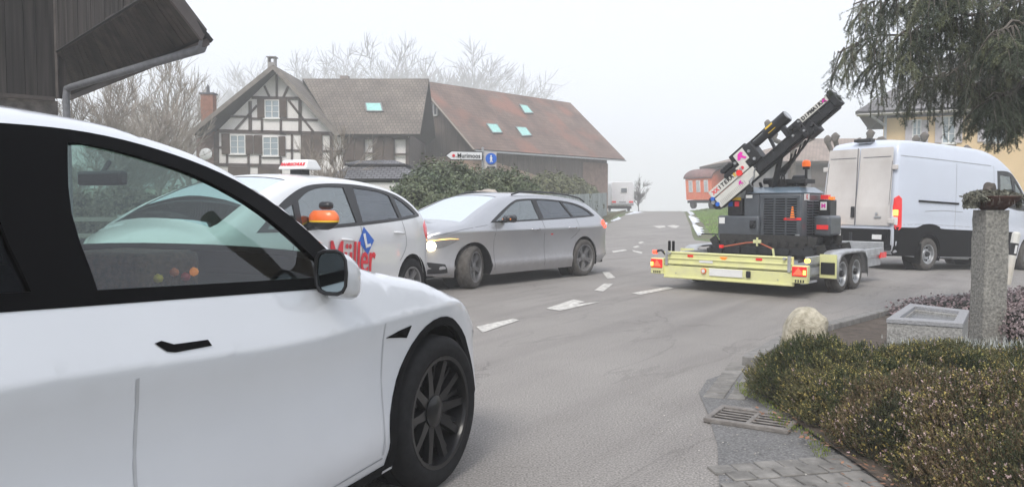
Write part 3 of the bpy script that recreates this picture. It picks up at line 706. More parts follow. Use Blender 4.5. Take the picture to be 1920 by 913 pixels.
sp = dict(name='estate_car', label='silver estate car with headlight on and wheels turned, in front of the laurel hedge', loc=fa, rz=math.atan2(ha.y, ha.x),
    top=top_a, bottom=.19, arches=[(0, .328, .385), (-2.82, .328, .385)], fillet=.07,
    plan=[(-3.85, .68), (-3.7, .8), (-3.45, .9), (-3.1, .965), (-2.6, 1), (0, 1), (.35, .96), (.6, .87), (.8, .7), (.9, .5)],
    creases=(.34, .40, .84, .87, .885, .91),
    prof=[(.15, .86), (.25, .9), (.35, .93), (.41, .905), (.6, .893), (.78, .903), (.865, .925), (.885, .922), (.92, .90), (.98, .88), (1.08, .83), (1.2, .765), (1.4, .68), (1.5, .64)],
    crown=lambda x, z: .045 if z > 1.0 and x < .2 else (.05+.14*smooth(.3, .85, x)) if x > 0 else .1,
    bands=[[(-3.27, 1.075, 's'), (-3.05, 1.205), (-2.7, 1.305), (-2.2, 1.36), (-1.8, 1.378), (-1.3, 1.372), (-1.08, 1.33), (-.75, 1.185), (-.45, 1.04), (-.38, 1.0, 's'), (-.8, .998), (-1.6, 1.015), (-2.6, 1.04), (-3.2, 1.06, 's')]],
    glass=[[(-1.6, 1.04, 's'), (-1.57, 1.355, 's'), (-1.3, 1.345), (-1.1, 1.30), (-.8, 1.16), (-.52, 1.022, 's')],
           [(-2.5, 1.06, 's'), (-2.32, 1.325, 's'), (-1.9, 1.357), (-1.69, 1.36, 's'), (-1.72, 1.04, 's')],
           [(-3.17, 1.085, 's'), (-2.95, 1.205), (-2.7, 1.275), (-2.38, 1.322, 's'), (-2.55, 1.07, 's')]],
    glassmats=[M['glass_car'], M['glass_dark'], M['glass_dark']], wsmat=M['glass_screen'],
    ws=lambda x, z: -.86 < x < .12 and z > 1.02, rs=lambda x, z: x < -3.1 and 1.06 < z < 1.3, tw=.88, paint=M['paint_silver'], trim=M['black'],
    strips=[('door_seam', [(-.44, .26), (-.43, .7), (-.5, 1.0)], .008, M['seam']), ('door_seam', [(-1.66, .26), (-1.67, .8), (-1.65, 1.02)], .009, M['seam']),
            ('door_seam', [(-2.4, .68), (-2.62, .82), (-2.6, 1.03)], .008, M['seam']), ('bonnet_seam', [(.72, .81), (.3, .9), (-.3, .965)], .006, M['seam']),
            ('shoulder_crease', [(-.3, .862), (-1.5, .875), (-2.8, .89), (-3.4, .9)], .005, M['seam_soft'])],
    patches=[('tail_light', [(-3.72, .86, 's'), (-3.66, .98), (-3.5, .99, 's'), (-3.42, .93), (-3.58, .83)], .006, M['red_lit'], (1, -1)),
             ('headlight', [(.82, .62, 's'), (.55, .655), (.3, .76, 's'), (.5, .765), (.74, .735), (.845, .68, 's')], .006, M['chrome'], (1, -1)),
             ('indicator', [(.30, .765, 's'), (.5, .78), (.75, .752), (.75, .742, 's'), (.5, .768)], .009, glow('indicator_lit', (1, .55, .14), 1.8), (1, -1)),
             ('side_marker', [(-1.9, .77, 's'), (-1.84, .77), (-1.84, .785), (-1.9, .785)], .004, M['red_lens'], (1,)),
             ('air_intake', [(.50, .27, 's'), (.54, .40, 's'), (.82, .43), (.86, .30, 's'), (.8, .26)], .006, M['black'], (1, -1)),
             ('fog_trim', [(.44, .235, 's'), (.88, .25, 's'), (.88, .232, 's'), (.45, .215, 's')], .009, M['chrome'], (1, -1)),
             ('sill_line', [(-.45, .315), (-.5, .345), (-1.6, .365), (-2.38, .38), (-2.36, .36), (-1.6, .34), (-.6, .3)], .006, M['chrome'], (1, -1))])
sp['patches'] = [p for p in sp['patches'] if p[0] != 'sill_line']
aroot, ash = car(sp)
for ax, st in ((0, R(22)), (-2.82, 0)):
    for sd in (1, -1): wheel(aroot, ax, sd*.79, .328, .225, .235, sd, 'five', tm='rubber_dusty', steer=st)
for hx in (-1.42, -2.42): handle(aroot, ash, hx, .875, M['chrome'], .19)
mirror(aroot, ash, -.66, 1.06, 1.0, (.16, .22, .125), M['black_gloss'], M['mirror'])
q = MB()
for sd in (1, -1): q.box((-.625, sd*1.0, 1.055), (.03, .17, .02))
q.build('mirror_indicator', M['amber'], aroot)
for sd in (1, -1):   # roof rails
    q = MB(); q.tube([(x, sd*(ash.w(x, z)-.0), z+.035+(-.03 if k in (0, 6) else 0)) for k, (x, z) in enumerate([(-1.15, 1.44), (-1.35, 1.455), (-1.8, 1.46), (-2.2, 1.445), (-2.6, 1.41), (-2.95, 1.36), (-3.1, 1.32)])], .014, 8); q.build('roof_rail', M['black'], aroot)
q = MB()
q.add([ash.map(x, z, 1, .02) for x, z in ((.86, .60), (.72, .60), (.68, .70), (.84, .70))], [(0, 1, 2, 3)])
vs = []
lampm = glow('headlamp_lit', (1, .80, .48), 12)
q = MB(); pc = Vector(ash.map(.72, .675, 1, .012)); n_ = Vector((.75, .65, .1)).normalized(); q.tube([pc-n_*.02, pc+n_*.02], [.075, .065], 16); q.build('headlamp', lampm, aroot)
q = MB()
for k in range(9): q.box((.985+.03, 0, .42+k*.045), (.02, .95-.02*abs(k-4), .012))
q.build('grille', M['black'], aroot)
q = MB(); q.box((.2, 0, .92), (.5, 1.3, .1)); q.build('dashboard', M['interior'], aroot, bevel=.03)
for yy in (.36, -.36): seat(aroot, -1.1, yy, .5, M['interior'])
q = MB(); q.box((-2.3, 0, .75), (.3, 1.2, .6)); q.build('rear_bench', M['interior'], aroot, bevel=.05)

# ---- white panel van towing the trailer
hv = Vector((math.cos(R(30)), math.sin(R(30)), 0)); lv = Vector((-hv.y, hv.x, 0)); VP_ = R(2.5)
vroot_loc = Vector((8.94, 17.2, -.15))+lv*.95
top_v = [(-1.08, .32, 's'), (-1.13, .5), (-1.14, 1.0), (-1.12, 1.6), (-1.08, 2.2), (-1.03, 2.56), (-.94, 2.7), (-.7, 2.745), (0, 2.765), (1.2, 2.77), (2.0, 2.755), (2.45, 2.68), (2.9, 2.5), (3.5, 2.08), (4.05, 1.62), (4.25, 1.43), (4.7, 1.22), (4.95, 1.0), (5.02, .7), (4.98, .3, 's')]
belt_split = .905
sp = dict(name='delivery_van', label='white high-roof panel van with dusty rear doors, towing the flatbed trailer', cat='van', loc=vroot_loc, rz=R(30), pitch=VP_,
    top=top_v, bottom=.28, arches=[(4.0, .36, .45), (0, .36, .43)], fillet=.07, step=.13,
    plan=[(-1.2, .93), (-1.1, .955), (-.9, .99), (-.6, 1), (3.5, 1), (4.3, .93), (4.8, .78), (5.05, .55)],
    prof=[(.25, .93), (.5, .97), (.88, .985), (.93, .965), (1.3, .965), (1.9, .945), (2.38, .915), (2.42, .90), (2.6, .86), (2.8, .80)],
    crown=lambda x, z: .012 if x < -.9 else .045 if z > 2 else .1,
    bands=[[(2.56, 1.60, 's'), (2.54, 2.3, 's'), (3.1, 2.28), (3.55, 1.93), (3.98, 1.55), (4.02, 1.42, 's'), (3.4, 1.42), (2.85, 1.5)]],
    glass=[[(2.68, 1.64, 's'), (2.66, 2.21, 's'), (3.1, 2.19, 's'), (3.28, 1.6, 's'), (3.2, 1.52), (2.9, 1.57)], [(3.38, 1.55, 's'), (3.25, 2.1, 's'), (3.55, 1.86), (3.84, 1.55, 's')]],
    glassmats=M['glass_car'], wsmat=M['glass_screen'], ws=lambda x, z: 3.05 < x < 4.22 and z > 1.42, tw=.86, paint=M['paint_van'], trim=M['black'],
    strips=[('side_rib', [(-1.0, 2.40), (.5, 2.405), (2.3, 2.40)], .018, M['seam_soft']), ('door_seam', [(.92, .5), (.92, 1.5), (.95, 2.36)], .012, M['seam_soft']),
            ('door_seam', [(2.42, .5), (2.42, 1.5), (2.4, 2.4)], .012, M['seam_soft']), ('lower_rib', [(-.2, 1.26), (.4, 1.30), (1.2, 1.30)], .014, M['seam_soft']),
            ('side_rib', [(-.9, .96), (.0, .985), (2.3, .97)], .01, M['seam_soft'])],
    patches=[('lower_cladding', [(.425, .3, 's'), (.422, .44), (.365, .58), (.26, .702), (.1, .778), (-.1, .778), (-.26, .702), (-.365, .58), (-.422, .44), (-.425, .3, 's'), (-1.1, .30, 's'), (-1.13, .9, 's'), (-.6, .905), (-.42, .92), (-.2, .985), (.1, 1.0), (.35, .95), (.55, .905), (2.4, .905), (3.4, .905, 's'), (3.45, .3, 's')], .012, M['black_matt'], (1, -1)),
             ('tail_light', [(-1.12, .86, 's'), (-1.14, 1.5, 's'), (-1.06, 1.56, 's'), (-.98, 1.5, 's'), (-.96, .92, 's'), (-1.05, .84)], .016, M['red_lens'], (1, -1))],
    skins=[])
vroot, vsh = car(sp)
for ax in (0, 4.0):
    for sd in (1, -1): wheel(vroot, ax, sd*.86, .35, .22, .205, sd, 'steel', tm='rubber_dusty', rm='steel')
q = MB()
for sd in (1, -1): q.bar((-.42, sd*.97, 1.475), (1.02, sd*.965, 1.475), .035, .04)
q.build('side_door_rail', M['black_matt'], vroot)
for sd in (1, -1):
    q = MB(); q.box((-1.11, sd*.91, 1.20), (.05, .09, .12)); q.build('lamp_lit', glow('tail_lamp_lit', (1, .25, .05), 3), vroot)
    q = MB(); q.box((-1.12, sd*.915, 1.03), (.045, .085, .16)); q.build('reverse_lens', M['white'], vroot)
dustm = mat('dusty_white', (.56, .52, .49), .75, var=.1, vs=1.5, col2=(.66, .63, .6), bump=.05, bs=8)
xr = -1.17
def vx(z): return -1.168+.0*z+(.022 if z < .95 else 0)-.03*0+smooth(1.2, 2.6, z)*.08
q = MB()   # rear door leaves with a recessed panel each
for sd in (1, -1):
    o = MB(); pts = []
    ys = [.012, .10, .14, .72, .76, .83]; zs = [.92, 1.30, 1.34, 2.25, 2.30, 2.58]
    vs = []
    for z in zs:
        for y in ys:
            rec = .016 if (.11 < y < .75 and 1.32 < z < 2.28) else 0
            yy = y*(1-.045*smooth(1.6, 2.6, z)) if y > .3 else y
            vs.append((vx(z)-.022+rec, sd*yy, z))
    fs = [(r_*6+c_, r_*6+c_+1, (r_+1)*6+c_+1, (r_+1)*6+c_) for r_ in range(5) for c_ in range(5)]
    o.add(vs, fs); d = o.build('rear_door', dustm, vroot, 20)
    h = MB()
    for zz in (1.02, 2.15): h.box((vx(zz)-.02, sd*.86, zz), (.05, .12, .1))
    h.build('door_hinge', dustm, d, bevel=.012)
q = MB(); q.box((vx(1.15)-.03, .06, 1.2), (.03, .09, .24)); q.build('rear_door_handle', M['black'], vroot, bevel=.012)
q = MB(); q.box((vx(1)-.02, 0, 1.75), (.012, .014, 1.66)); q.build('door_gap', M['seam'], vroot)
q = MB(); q.box((vx(2.38)-.024, .42, 2.38), (.008, .66, .016)); q.box((vx(2.38)-.024, -.42, 2.38), (.008, .66, .016)); q.build('door_groove', M['seam'], vroot)
q = MB(); q.box((vx(1.08)-.026, -.55, 1.10), (.008, .16, .03)); q.box((vx(1.08)-.026, -.52, 1.17), (.008, .05, .05)); q.build('badge', M['steel'], vroot)
q = MB()
for sd in (1, -1): q.tube([(vx(1.4)-.02, sd*.80, 1.36), (vx(2.2)-.018, sd*.785, 2.28)], .008, 5)
q.build('door_seal', M['seam'], vroot)
q = MB(); q.box((-1.0, .0, 2.765), (.16, .42, .07)); q.build('high_brake_light', M['black'], vroot, bevel=.015)
q = MB(); q.box((-1.2, 0, .64), (.14, 1.7, .42)); q.box((-1.24, 0, .47), (.2, 1.78, .12)); q.build('rear_bumper', M['black_matt'], vroot, bevel=.03)
q = MB(); q.box((-1.285, .52, .74), (.015, .5, .12)); pl_ = q.build('licence_plate', M['plate'], vroot)
q = MB()
for yy in (.38, .64): q.box((-1.285, yy, .83), (.03, .09, .025))
q.build('plate_lamp', M['amber_lit'], vroot)
q = MB(); q.box((-1.28, -.62, .68), (.012, .22, .1)); q.build('country_sticker', M['white'], vroot)
q = MB(); q.cyl((-1.36, -.72, .5), .03, .02, 12, 'x'); q.build('red_reflector', M['red_lens'], vroot)
q = MB(); q.bar((-1.1, 0, .42), (-1.45, 0, .42), .08, .08); q.lathe([(.0, .06), (.03, .04), (.03, .0), (.02, -.03)], 12, Matrix.Translation((-1.45, 0, .48))); q.build('tow_hitch', M['black'], vroot)
q = MB(); q.box((1.6, -.7, .30), (1.6, .12, .05)); q.box((1.9, -.3, .33), (.7, .5, .22)); q.build('side_step', M['steel'], vroot, bevel=.01)
mirror(vroot, vsh, 3.62, 1.75, 1.2, (.2, .22, .42), M['black'], M['mirror'])
q = MB(); q.box((-.35, -.885, .36), (.015, .28, .42)); q.build('mud_flap', M['black_matt'], vroot)
# ------------------------------------------------------------------ trailer (origin: rear centre on the road, +X towards the van)
TH = R(90-42); trl = thing('flatbed_trailer', 'low tandem-axle trailer with pale yellow tailboard and red tail lamps, coupled to the van', 'trailer', (3.10, 11.57, 0), TH)
M['tail_yellow'] = mat('yellow_aluminium', (.80, .80, .36), .5, .0, var=.12, vs=5, col2=(.70, .69, .38), bump=.05, bs=12)
M['alu'] = mat('trailer_aluminium', (.46, .47, .48), .5, .45, var=.2, vs=8, bump=.04, bs=20)
M['alu_floor'] = mat('deck_aluminium', (.55, .57, .6), .35, .6, var=.2, vs=5)
M['rig'] = mat('rig_grey_paint', (.075, .085, .098), .38, var=.12, vs=6, coat=.3, dirt=((.16, .15, .14), 1.0, .25))
M['rig_top'] = mat('rig_bonnet_paint', (.14, .19, .24), .3, var=.1, coat=.5)
M['rig_dark'] = mat('rig_dark_steel', (.022, .023, .026), .5, .2, var=.3, vs=20)
M['rig_white'] = mat('rig_white_panel', (.66, .65, .60), .45, var=.08, vs=8)
M['track'] = mat('track_rubber', (.03, .029, .028), .85, var=.4, vs=20)
M['hose'] = mat('hose_black', (.012, .012, .013), .4)
L_ = 3.7; zb = .42
q = MB(); q.box((L_/2+.05, 0, zb), (L_-.1, 2.0, .05)); q.build('deck', M['alu_floor'], trl)
q = MB()
for sd in (1, -1): q.box((L_/2+.05, sd*.95, zb-.1), (L_-.1, .07, .14)); q.bar((L_, sd*.9, zb-.12), (L_+2.45, sd*.05, zb-.06), .07, .1)
for k in range(5): q.box((.4+.75*k, 0, zb-.1), (.06, 1.8, .1))
q.build('chassis', M['alu'], trl, bevel=.006)
q = MB()
for sd in (1, -1): q.box((L_/2+.25, sd*1.0, zb+.07), (L_-.4, .045, .12))
q.box((L_+.02, 0, zb+.12), (.04, 2.04, .2)); q.build('side_rail', M['alu'], trl, bevel=.008)
tb = MB(); tb.box((.0, 0, .475), (.05, 2.0, .20)); 
for z in (.40, .475, .56): tb.box((-.032, 0, z), (.016, 2.0, .022))
tbo = tb.build('tailboard', M['tail_yellow'], trl, bevel=.005)
q = MB()
for yy in (-.96, .96): q.box((-.03, yy, .475), (.035, .045, .22))
for yy in (-.9, .9): q.cyl((-.05, yy, .55), .02, .06, 10, 'x')
q.build('latch', M['alu'], tbo)
lb = MB(); lb.box((.0, 0, .265), (.06, 2.02, .19)); lb.box((-.034, 0, .19), (.014, 2.02, .03)); lbo = lb.build('rear_beam', M['tail_yellow'], trl, bevel=.006)
q = MB(); q.box((-.04, -.02, .30), (.014, .52, .11)); q.build('licence_plate', M['plate'], trl, bevel=.003)
q = MB(); q.cyl((-.04, .33, .31), .04, .03, 16, 'x'); q.build('round_reflector', M['orange'], trl)
q = MB(); q.cyl((-.045, .33, .31), .028, .03, 16, 'x'); q.build('reflector_centre', M['white'], trl)
q = MB(); q.box((-.045, -.37, .30), (.03, .07, .1)); q.build('socket', M['black'], trl, bevel=.015)
for yy, m in ((.56, 'red_lens'), (-.52, 'red_lens')):
    q = MB(); q.box((-.03, yy, .52), (.012, .09, .03)); q.build('reflector_strip', M[m], tbo)
q = MB(); q.prism([(-.06, .012), (.06, .012), (.02, -.03), (-.02, -.03)], -.035, -.028, lambda x, y, z: (z, x+.02, y+.515)); q.build('side_marker', M['amber'], tbo)
q = MB(); q.box((-.032, .3, .445), (.006, .22, .035)); q.build('sticker', M['white'], tbo)
q = MB()
for yy in (-.3, .2, .8, -.8): q.cyl((-.035, yy, .25), .008, .01, 8, 'x')
q.build('rivet', M['steel'], lbo)
# small black stubs of the ramp posts
q = MB()
for yy in (.955, .885): q.box((.03, yy, .63), (.03, .03, .2))
q.build('stake', M['black_matt'], trl)
for sd in (1, -1):      # light clusters outboard of the tailboard
    y0 = sd*1.115; q = MB(); q.box((-.02, y0, .36), (.09, .22, .21)); q.box((-.03, y0, .255), (.07, .22, .06)); b_ = q.build('lamp_housing', M['tail_yellow'], trl, bevel=.01)
    q = MB(); q.box((-.07, y0, .385), (.02, .20, .13)); q.build('tail_lens', M['red_lens'], b_, bevel=.004)
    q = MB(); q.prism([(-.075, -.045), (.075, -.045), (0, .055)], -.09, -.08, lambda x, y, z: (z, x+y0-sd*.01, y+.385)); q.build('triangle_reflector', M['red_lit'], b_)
    q = MB(); q.box((-.083, y0+sd*.075, .375), (.01, .035, .06)); q.build('indicator_lens', M['amber_lit'], b_)
    for k in range(4):
        q = MB(); q.box((-.068, y0-.055+.035*k, .255), (.006, .018, .035)); q.build('marking', M['printblack'], b_)
q = MB(); q.tube([(0, 1.0, .52), (-.02, 1.06, .585), (-.02, 1.13, .575), (-.02, 1.15, .55)], .018, 8); a_ = q.build('marker_arm', M['black'], trl)
q = MB(); q.cyl((-.03, 1.17, .555), .032, .06, 12, 'y'); q.build('marker_lamp', M['red_lit'], a_)
q = MB(); q.tube([(.12, -1.02, .5), (.12, -1.1, .52), (.1, -1.16, .53)], .014, 8); a_ = q.build('marker_arm', M['black'], trl)
q = MB(); q.cyl((.06, -1.17, .525), .03, .06, 12, 'x'); q.build('marker_lamp', M['amber_lit'], a_)
for sd in (1, -1):      # tandem fender with a flat top and two wheels
    ys = sd*1.14; f = MB(); prof = [(.92, .22), (.96, .50), (1.06, .585), (1.2, .61), (1.96, .61), (2.1, .585), (2.2, .50), (2.23, .22)]
    for i in range(len(prof)-1):
        (x0, z0), (x1, z1) = prof[i], prof[i+1]; f.bar((x0, ys, z0), (x1, ys, z1), .24, .012, up=(0, 1, 0) if abs(z1-z0) > abs(x1-x0) else (0, 0, 1))
    f = MB(); yo, yi = sd*1.26, sd*1.02
    vs = [(x, y, z) for x, z in prof for y in (yi, yo)]; n = len(prof)
    f.add(vs, [(2*i, 2*i+1, 2*i+3, 2*i+2) for i in range(n-1)])
    inn = [(x+(.03 if x < 1.5 else -.03), z-.045) for x, z in prof]
    vs = [(x, yo, z) for x, z in prof]+[(x, yo, z) for x, z in inn]; f.add(vs, [(i, i+1, i+1+n, i+n) for i in range(n-1)])
    fo = f.build('fender', M['alu'], trl, 50); so = fo.modifiers.new('s', 'SOLIDIFY'); so.thickness = .008
    q = MB(); q.box((.9, ys, .40), (.02, .24, .34)); mfl = q.build('mud_guard_plate', M['tail_yellow'], trl)
    q = MB(); q.box((.885, ys, .37), (.01, .2, .17)); q.build('plate_vents', M['black'], mfl)
    for k, xx in enumerate((1.28, 1.86)): wheel(trl, xx, sd*1.12, .272, .18, .175, sd, 'steel', tm='rubber_dusty', rm='steel')
q = MB()
for xx in (1.28, 1.86): q.tube([(xx, -1.05, .27), (xx, 1.05, .27)], .03, 10)
q.build('axle', M['rig_dark'], trl)
q = MB(); q.box((.45, -1.04, .2), (.5, .04, .03)); q.box((.55, -1.02, .34), (.6, .03, .1)); q.build('side_bracket', M['alu'], trl)
q = MB(); q.box((L_+.0, -1.02, .42), (.3, .03, .09)); q.build('reflector_strip', M['red_lens'], trl)
q = MB(); q.box((L_+2.5, 0, zb-.02), (.3, .12, .12)); q.tube([(L_+1.9, .18, .12), (L_+1.9, .18, .72)], .03, 10); q.lathe([(.09, -.04), (.09, .04)], 16, Matrix.Translation((L_+1.9, .18, .14)) @ Matrix.Rotation(math.pi/2, 4, 'X')); q.build('drawbar_coupling', M['rig_dark'], trl)

# ------------------------------------------------------------------ crawler drill rig, standing across the deck (local +X = trailer's left, +Y towards the tailboard)
dT = Vector((math.cos(TH), math.sin(TH), 0)); lT = Vector((-dT.y, dT.x, 0))
rc = Vector((3.10, 11.57, 0))+dT*1.78
rig = thing('drilling_rig', 'dark grey crawler drilling rig with tilted black mast and amber beacon loaded on the trailer', 'drilling rig', (rc.x, rc.y, zb+.026), math.atan2(lT.y, lT.x))
def Z(h): return h-zb-.026          # heights given above the road
for sy in (.52, -.52):              # tracks
    t = MB(); n = 26; pts = []; r_ = .115
    for k in range(n):
        s_ = k/n*(2*1.5+2*math.pi*r_)
        if s_ < 1.5: pts.append((-.75+s_, 0.005))
        elif s_ < 1.5+math.pi*r_: a = (s_-1.5)/r_; pts.append((.75+r_*math.sin(a), r_-r_*math.cos(a)+.005))
        elif s_ < 3+math.pi*r_: pts.append((.75-(s_-1.5-math.pi*r_), 2*r_+.005))
        else: a = (s_-3-math.pi*r_)/r_; pts.append((-.75-r_*math.sin(a), r_+r_*math.cos(a)+.005))
    for k in range(n):
        (x0, z0), (x1, z1) = pts[k], pts[(k+1) % n]; t.bar((x0, sy, z0+.0), (x1, sy, z1), .26, .022, up=(0, 1, 0))
        t.bar((x0, sy-.125, z0), (x0, sy+.125, z0), .03, .035)
    tr = t.build('track', M['track'], rig, 30)
    w_ = MB()
    for xx in (-.75, -.4, -.13, .13, .4, .75): w_.cyl((xx, sy, r_+.005), .09 if abs(xx) > .7 else .05, .2, 18, 'y')
    w_.box((0, sy, r_+.01), (1.3, .12, .1)); w_.build('track_roller', M['rig_dark'], tr)
q = MB(); q.box((0, 0, .2), (1.1, .95, .14)); q.box((-.1, 0, .27), (1.0, .7, .1)); q.build('undercarriage', M['rig_dark'], rig, bevel=.01)
# engine canopy: louvred towards the tailboard
x0, x1, y0, y1, z0, z1 = -.50, .20, -.62, .30, Z(.70), Z(1.46)
q = MB(); q.box(((x0+x1)/2, (y0+y1)/2, (z0+z1)/2), (x1-x0, y1-y0, z1-z0)); can = q.build('engine_canopy', M['rig'], rig, bevel=.03)
q = MB(); q.add([(x0-.01, y0-.01, z1+.004), (x1+.25, y0-.01, z1+.004), (x1+.25, y1+.01, z1+.004), (x0-.01, y1+.01, z1+.004), (x0+.12, y0+.1, z1+.10), (x1+.17, y0+.1, z1+.10), (x1+.17, y1-.16, z1+.10), (x0+.12, y1-.16, z1+.10)], [(3, 2, 1, 0), (4, 5, 6, 7), (0, 1, 5, 4), (1, 2, 6, 5), (2, 3, 7, 6), (3, 0, 4, 7)])
q.build('canopy_bonnet', M['rig_top'], rig, bevel=.012)
q = MB(); q.box((.33, -.15, (z0+z1)/2), (.26, .86, z1-z0)); q.build('side_cabinet', M['rig'], rig, bevel=.02)
def louvres(cx, cy, w_, z_a, z_b, rows, cols, ax):
    p = MB(); fr_ = MB()
    hh = (z_b-z_a)/rows
    for c_ in range(cols):
        cw = w_/cols
        for r_ in range(rows):
            u = -w_/2+cw*(c_+.5); zz = z_a+hh*(r_+.5)
            if ax == 'y': p.box((cx+u, cy, zz), (cw*.8, .006, hh*.5)); fr_.box((cx+u, cy+.01, zz+hh*.33), (cw*.86, .02, hh*.24), Matrix.Rotation(-.5, 3, 'X'))
            else: p.box((cx, cy+u, zz), (.006, cw*.8, hh*.5)); fr_.box((cx-.01, cy+u, zz+hh*.33), (.02, cw*.86, hh*.24), Matrix.Rotation(-.5, 3, 'Y'))
    g_ = p.build('grille', M['black_matt'], can, 0); fr_.build('louvre_blades', M['rig'], g_, 0)
louvres((x0+x1)/2-.01, y1+.002, .56, z0+.1, z1-.07, 15, 3, 'y')
louvres(x0-.002, (y0+y1)/2+.02, .5, z0+.1, z1-.12, 13, 2, 'x')
q = MB(); q.box((x0-.006, .12, z1-.06), (.006, .2, .1)); st = q.build('sticker', M['white'], can); text('lettering', 'K', .09, M['red'], st, frame((x0-.012, .12, z1-.06), (0, -1, 0), (0, 0, 1)), .001, bold=.003)
q = MB(); q.box((.36, y1+.004, z1-.05), (.11, .006, .05)); q.build('sticker', M['white'], can)
q = MB(); q.box((x0+.06, y1+.004, z0+.08), (.07, .006, .09)); q.build('sticker', M['steel'], can)
# orange and red light in the grille, imitated by a cone-shaped mark and bar
q = MB(); q.prism([(-.035, 0), (.035, 0), (.012, .17), (-.012, .17)], y1+.008, y1+.011, lambda x, y, z: (x-.36, z, y+z0+.38)); wm = q.build('grille_light_mark', M['amber'], can)
q = MB(); q.box((-.36, y1+.010, z0+.36), (.28, .004, .035)); q.build('grille_light_bar', M['red_lens'], can)
# lower tank and control boxes at the left end
q = MB(); q.box((.52, .05, (Z(.72)+Z(1.1))/2), (.72, .62, .38)); q.build('hydraulic_tank', M['rig'], rig, bevel=.03)
q = MB(); q.box((.80, .365, Z(1.02)), (.10, .006, .1)); q.build('sticker', M['white'], rig)
q = MB(); q.box((.26, .37, Z(.97)), (.1, .03, .12)); q.cyl((.26, .4, Z(.97)), .035, .05, 12, 'y'); q.build('valve', M['rig_dark'], rig, bevel=.008)
q = MB(); q.tube([(.85, .2, Z(.78)), (1.25, .2, Z(.785))], .012, 6); q.build('lever', M['black'], rig)
q = MB(); q.box((.62, .12, Z(1.24)), (.26, .3, .28)); cb = q.build('control_box', M['rig_dark'], rig, bevel=.015)
q = MB(); q.box((.62, .2, Z(1.45)), (.2, .18, .16)); q.build('control_screen', M['rig_white'], cb, bevel=.01)
q = MB(); q.box((.62, .29, Z(1.375)), (.22, .03, .05)); q.build('warning_strip', M['yellow'], cb)
q = MB(); q.box((.58, .28, Z(1.29)), (.07, .03, .08)); q.build('red_connector', M['red'], cb)
q = MB(); q.box((.69, .28, Z(1.29)), (.07, .03, .08)); q.build('blue_connector', M['blue'], cb)
# things on the bonnet
q = MB(); q.box((-.16, -.1, z1+.19), (.62, .4, .07)); q.box((-.02, -.05, z1+.13), (.3, .3, .1)); q.cyl((-.3, -.1, z1+.2), .09, .2, 16, 'x'); q.cyl((.12, 0, z1+.2), .05, .26, 12, 'x')
for k in range(4): q.bar((-.35+.2*k, .05, z1+.05), (-.3+.2*k, .05, z1+.18), .04, .04)
q.build('exhaust_group', M['rig_dark'], rig, bevel=.008)
q = MB(); q.cyl((-.40, -.1, z1+.28), .022, .24, 10); q.cyl((-.40, -.1, z1+.4), .055, .05, 14); bp = q.build('beacon_post', M['black'], rig)
q = MB(); q.lathe([(.06, 0), (.066, .03), (.062, .075), (.04, .1), (0, .108)], 20, Matrix.Translation((-.40, -.1, z1+.42))); q.build('beacon_lamp', glow('beacon_orange', (.95, .18, .03), .35), bp)
# equipment behind the right end
q = MB(); q.box((-.66, -.35, Z(.95)), (.26, .5, .32)); q.build('tool_box', M['rig'], rig, bevel=.04)
q = MB(); q.box((-.68, -.08, Z(.93)), (.18, .006, .07)); q.build('sticker', M['red_lens'], rig)
q = MB(); q.box((-.62, -.45, Z(1.22)), (.18, .3, .28)); q.build('battery_box', M['black'], rig, bevel=.02)
q = MB(); q.box((-.61, -.295, Z(1.26)), (.1, .006, .13)); st = q.build('sticker', M['white'], rig); text('lettering', 'M', .09, M['magenta'], st, frame((-.61, -.288, Z(1.26)), (-1, 0, 0), (0, 0, 1)), .001, bold=.004)
q = MB(); q.box((-.60, -.4, Z(1.40)), (.12, .1, .07)); q.build('side_lamp', M['red_lens'], rig)
q = MB(); q.box((-.70, -.4, Z(1.38)), (.07, .1, .05)); q.build('side_lamp', M['amber'], rig)
# mast: lower left end to upper right
A = Vector((.90, .30, Z(1.33))); B = Vector((-.97, .30, Z(2.82))); ax = (B-A).normalized(); LM = 2.75; KS = (B-A).length/LM
up = Vector((0, 1, 0)).cross(ax).normalized(); up = up if up.z > 0 else -up; yy = Vector((0, 1, 0))
def mp(s_, u, v=0): return A+(ax*s_+up*u)*KS+yy*v*KS       # along, above, towards the viewer
RM = Matrix((ax, yy, up)).transposed() if ax.cross(yy).dot(up) > 0 else Matrix((ax, -yy, up)).transposed()
def mbox(q, s0, s1, u0, u1, v0, v1): return q.box(mp((s0+s1)/2, (u0+u1)/2, (v0+v1)/2), ((s1-s0)*KS, (v1-v0)*KS, (u1-u0)*KS), RM)
q = MB(); mbox(q, -.05, LM, -.08, .03, -.1, .1); mbox(q, .0, LM-.0, -.155, -.10, -.06, .06); 
for v in (-.1, .1): mbox(q, 0, LM, -.13, -.06, v-.015, v+.015); mbox(q, 0, LM, .02, .05, v-.015, v+.015)
for k in range(12): mbox(q, .15+.21*k, .17+.21*k, -.12, .05, -.12, .12)
mast = q.build('mast', M['rig_dark'], rig, 30, bevel=.004)
q = MB(); mbox(q, -.1, .10, -.13, .13, -.1, .14); q.build('mast_foot', M['black'], mast, bevel=.03)
for s_, u, m_ in ((.0, .06, 'blue'), (.02, -.08, 'blue'), (-.03, .0, 'steel')):
    c_ = mp(s_, u, .15); q = MB(); q.cyl(c_, .035, .04, 12, 'y'); q.build('hose_fitting', M[m_], mast)
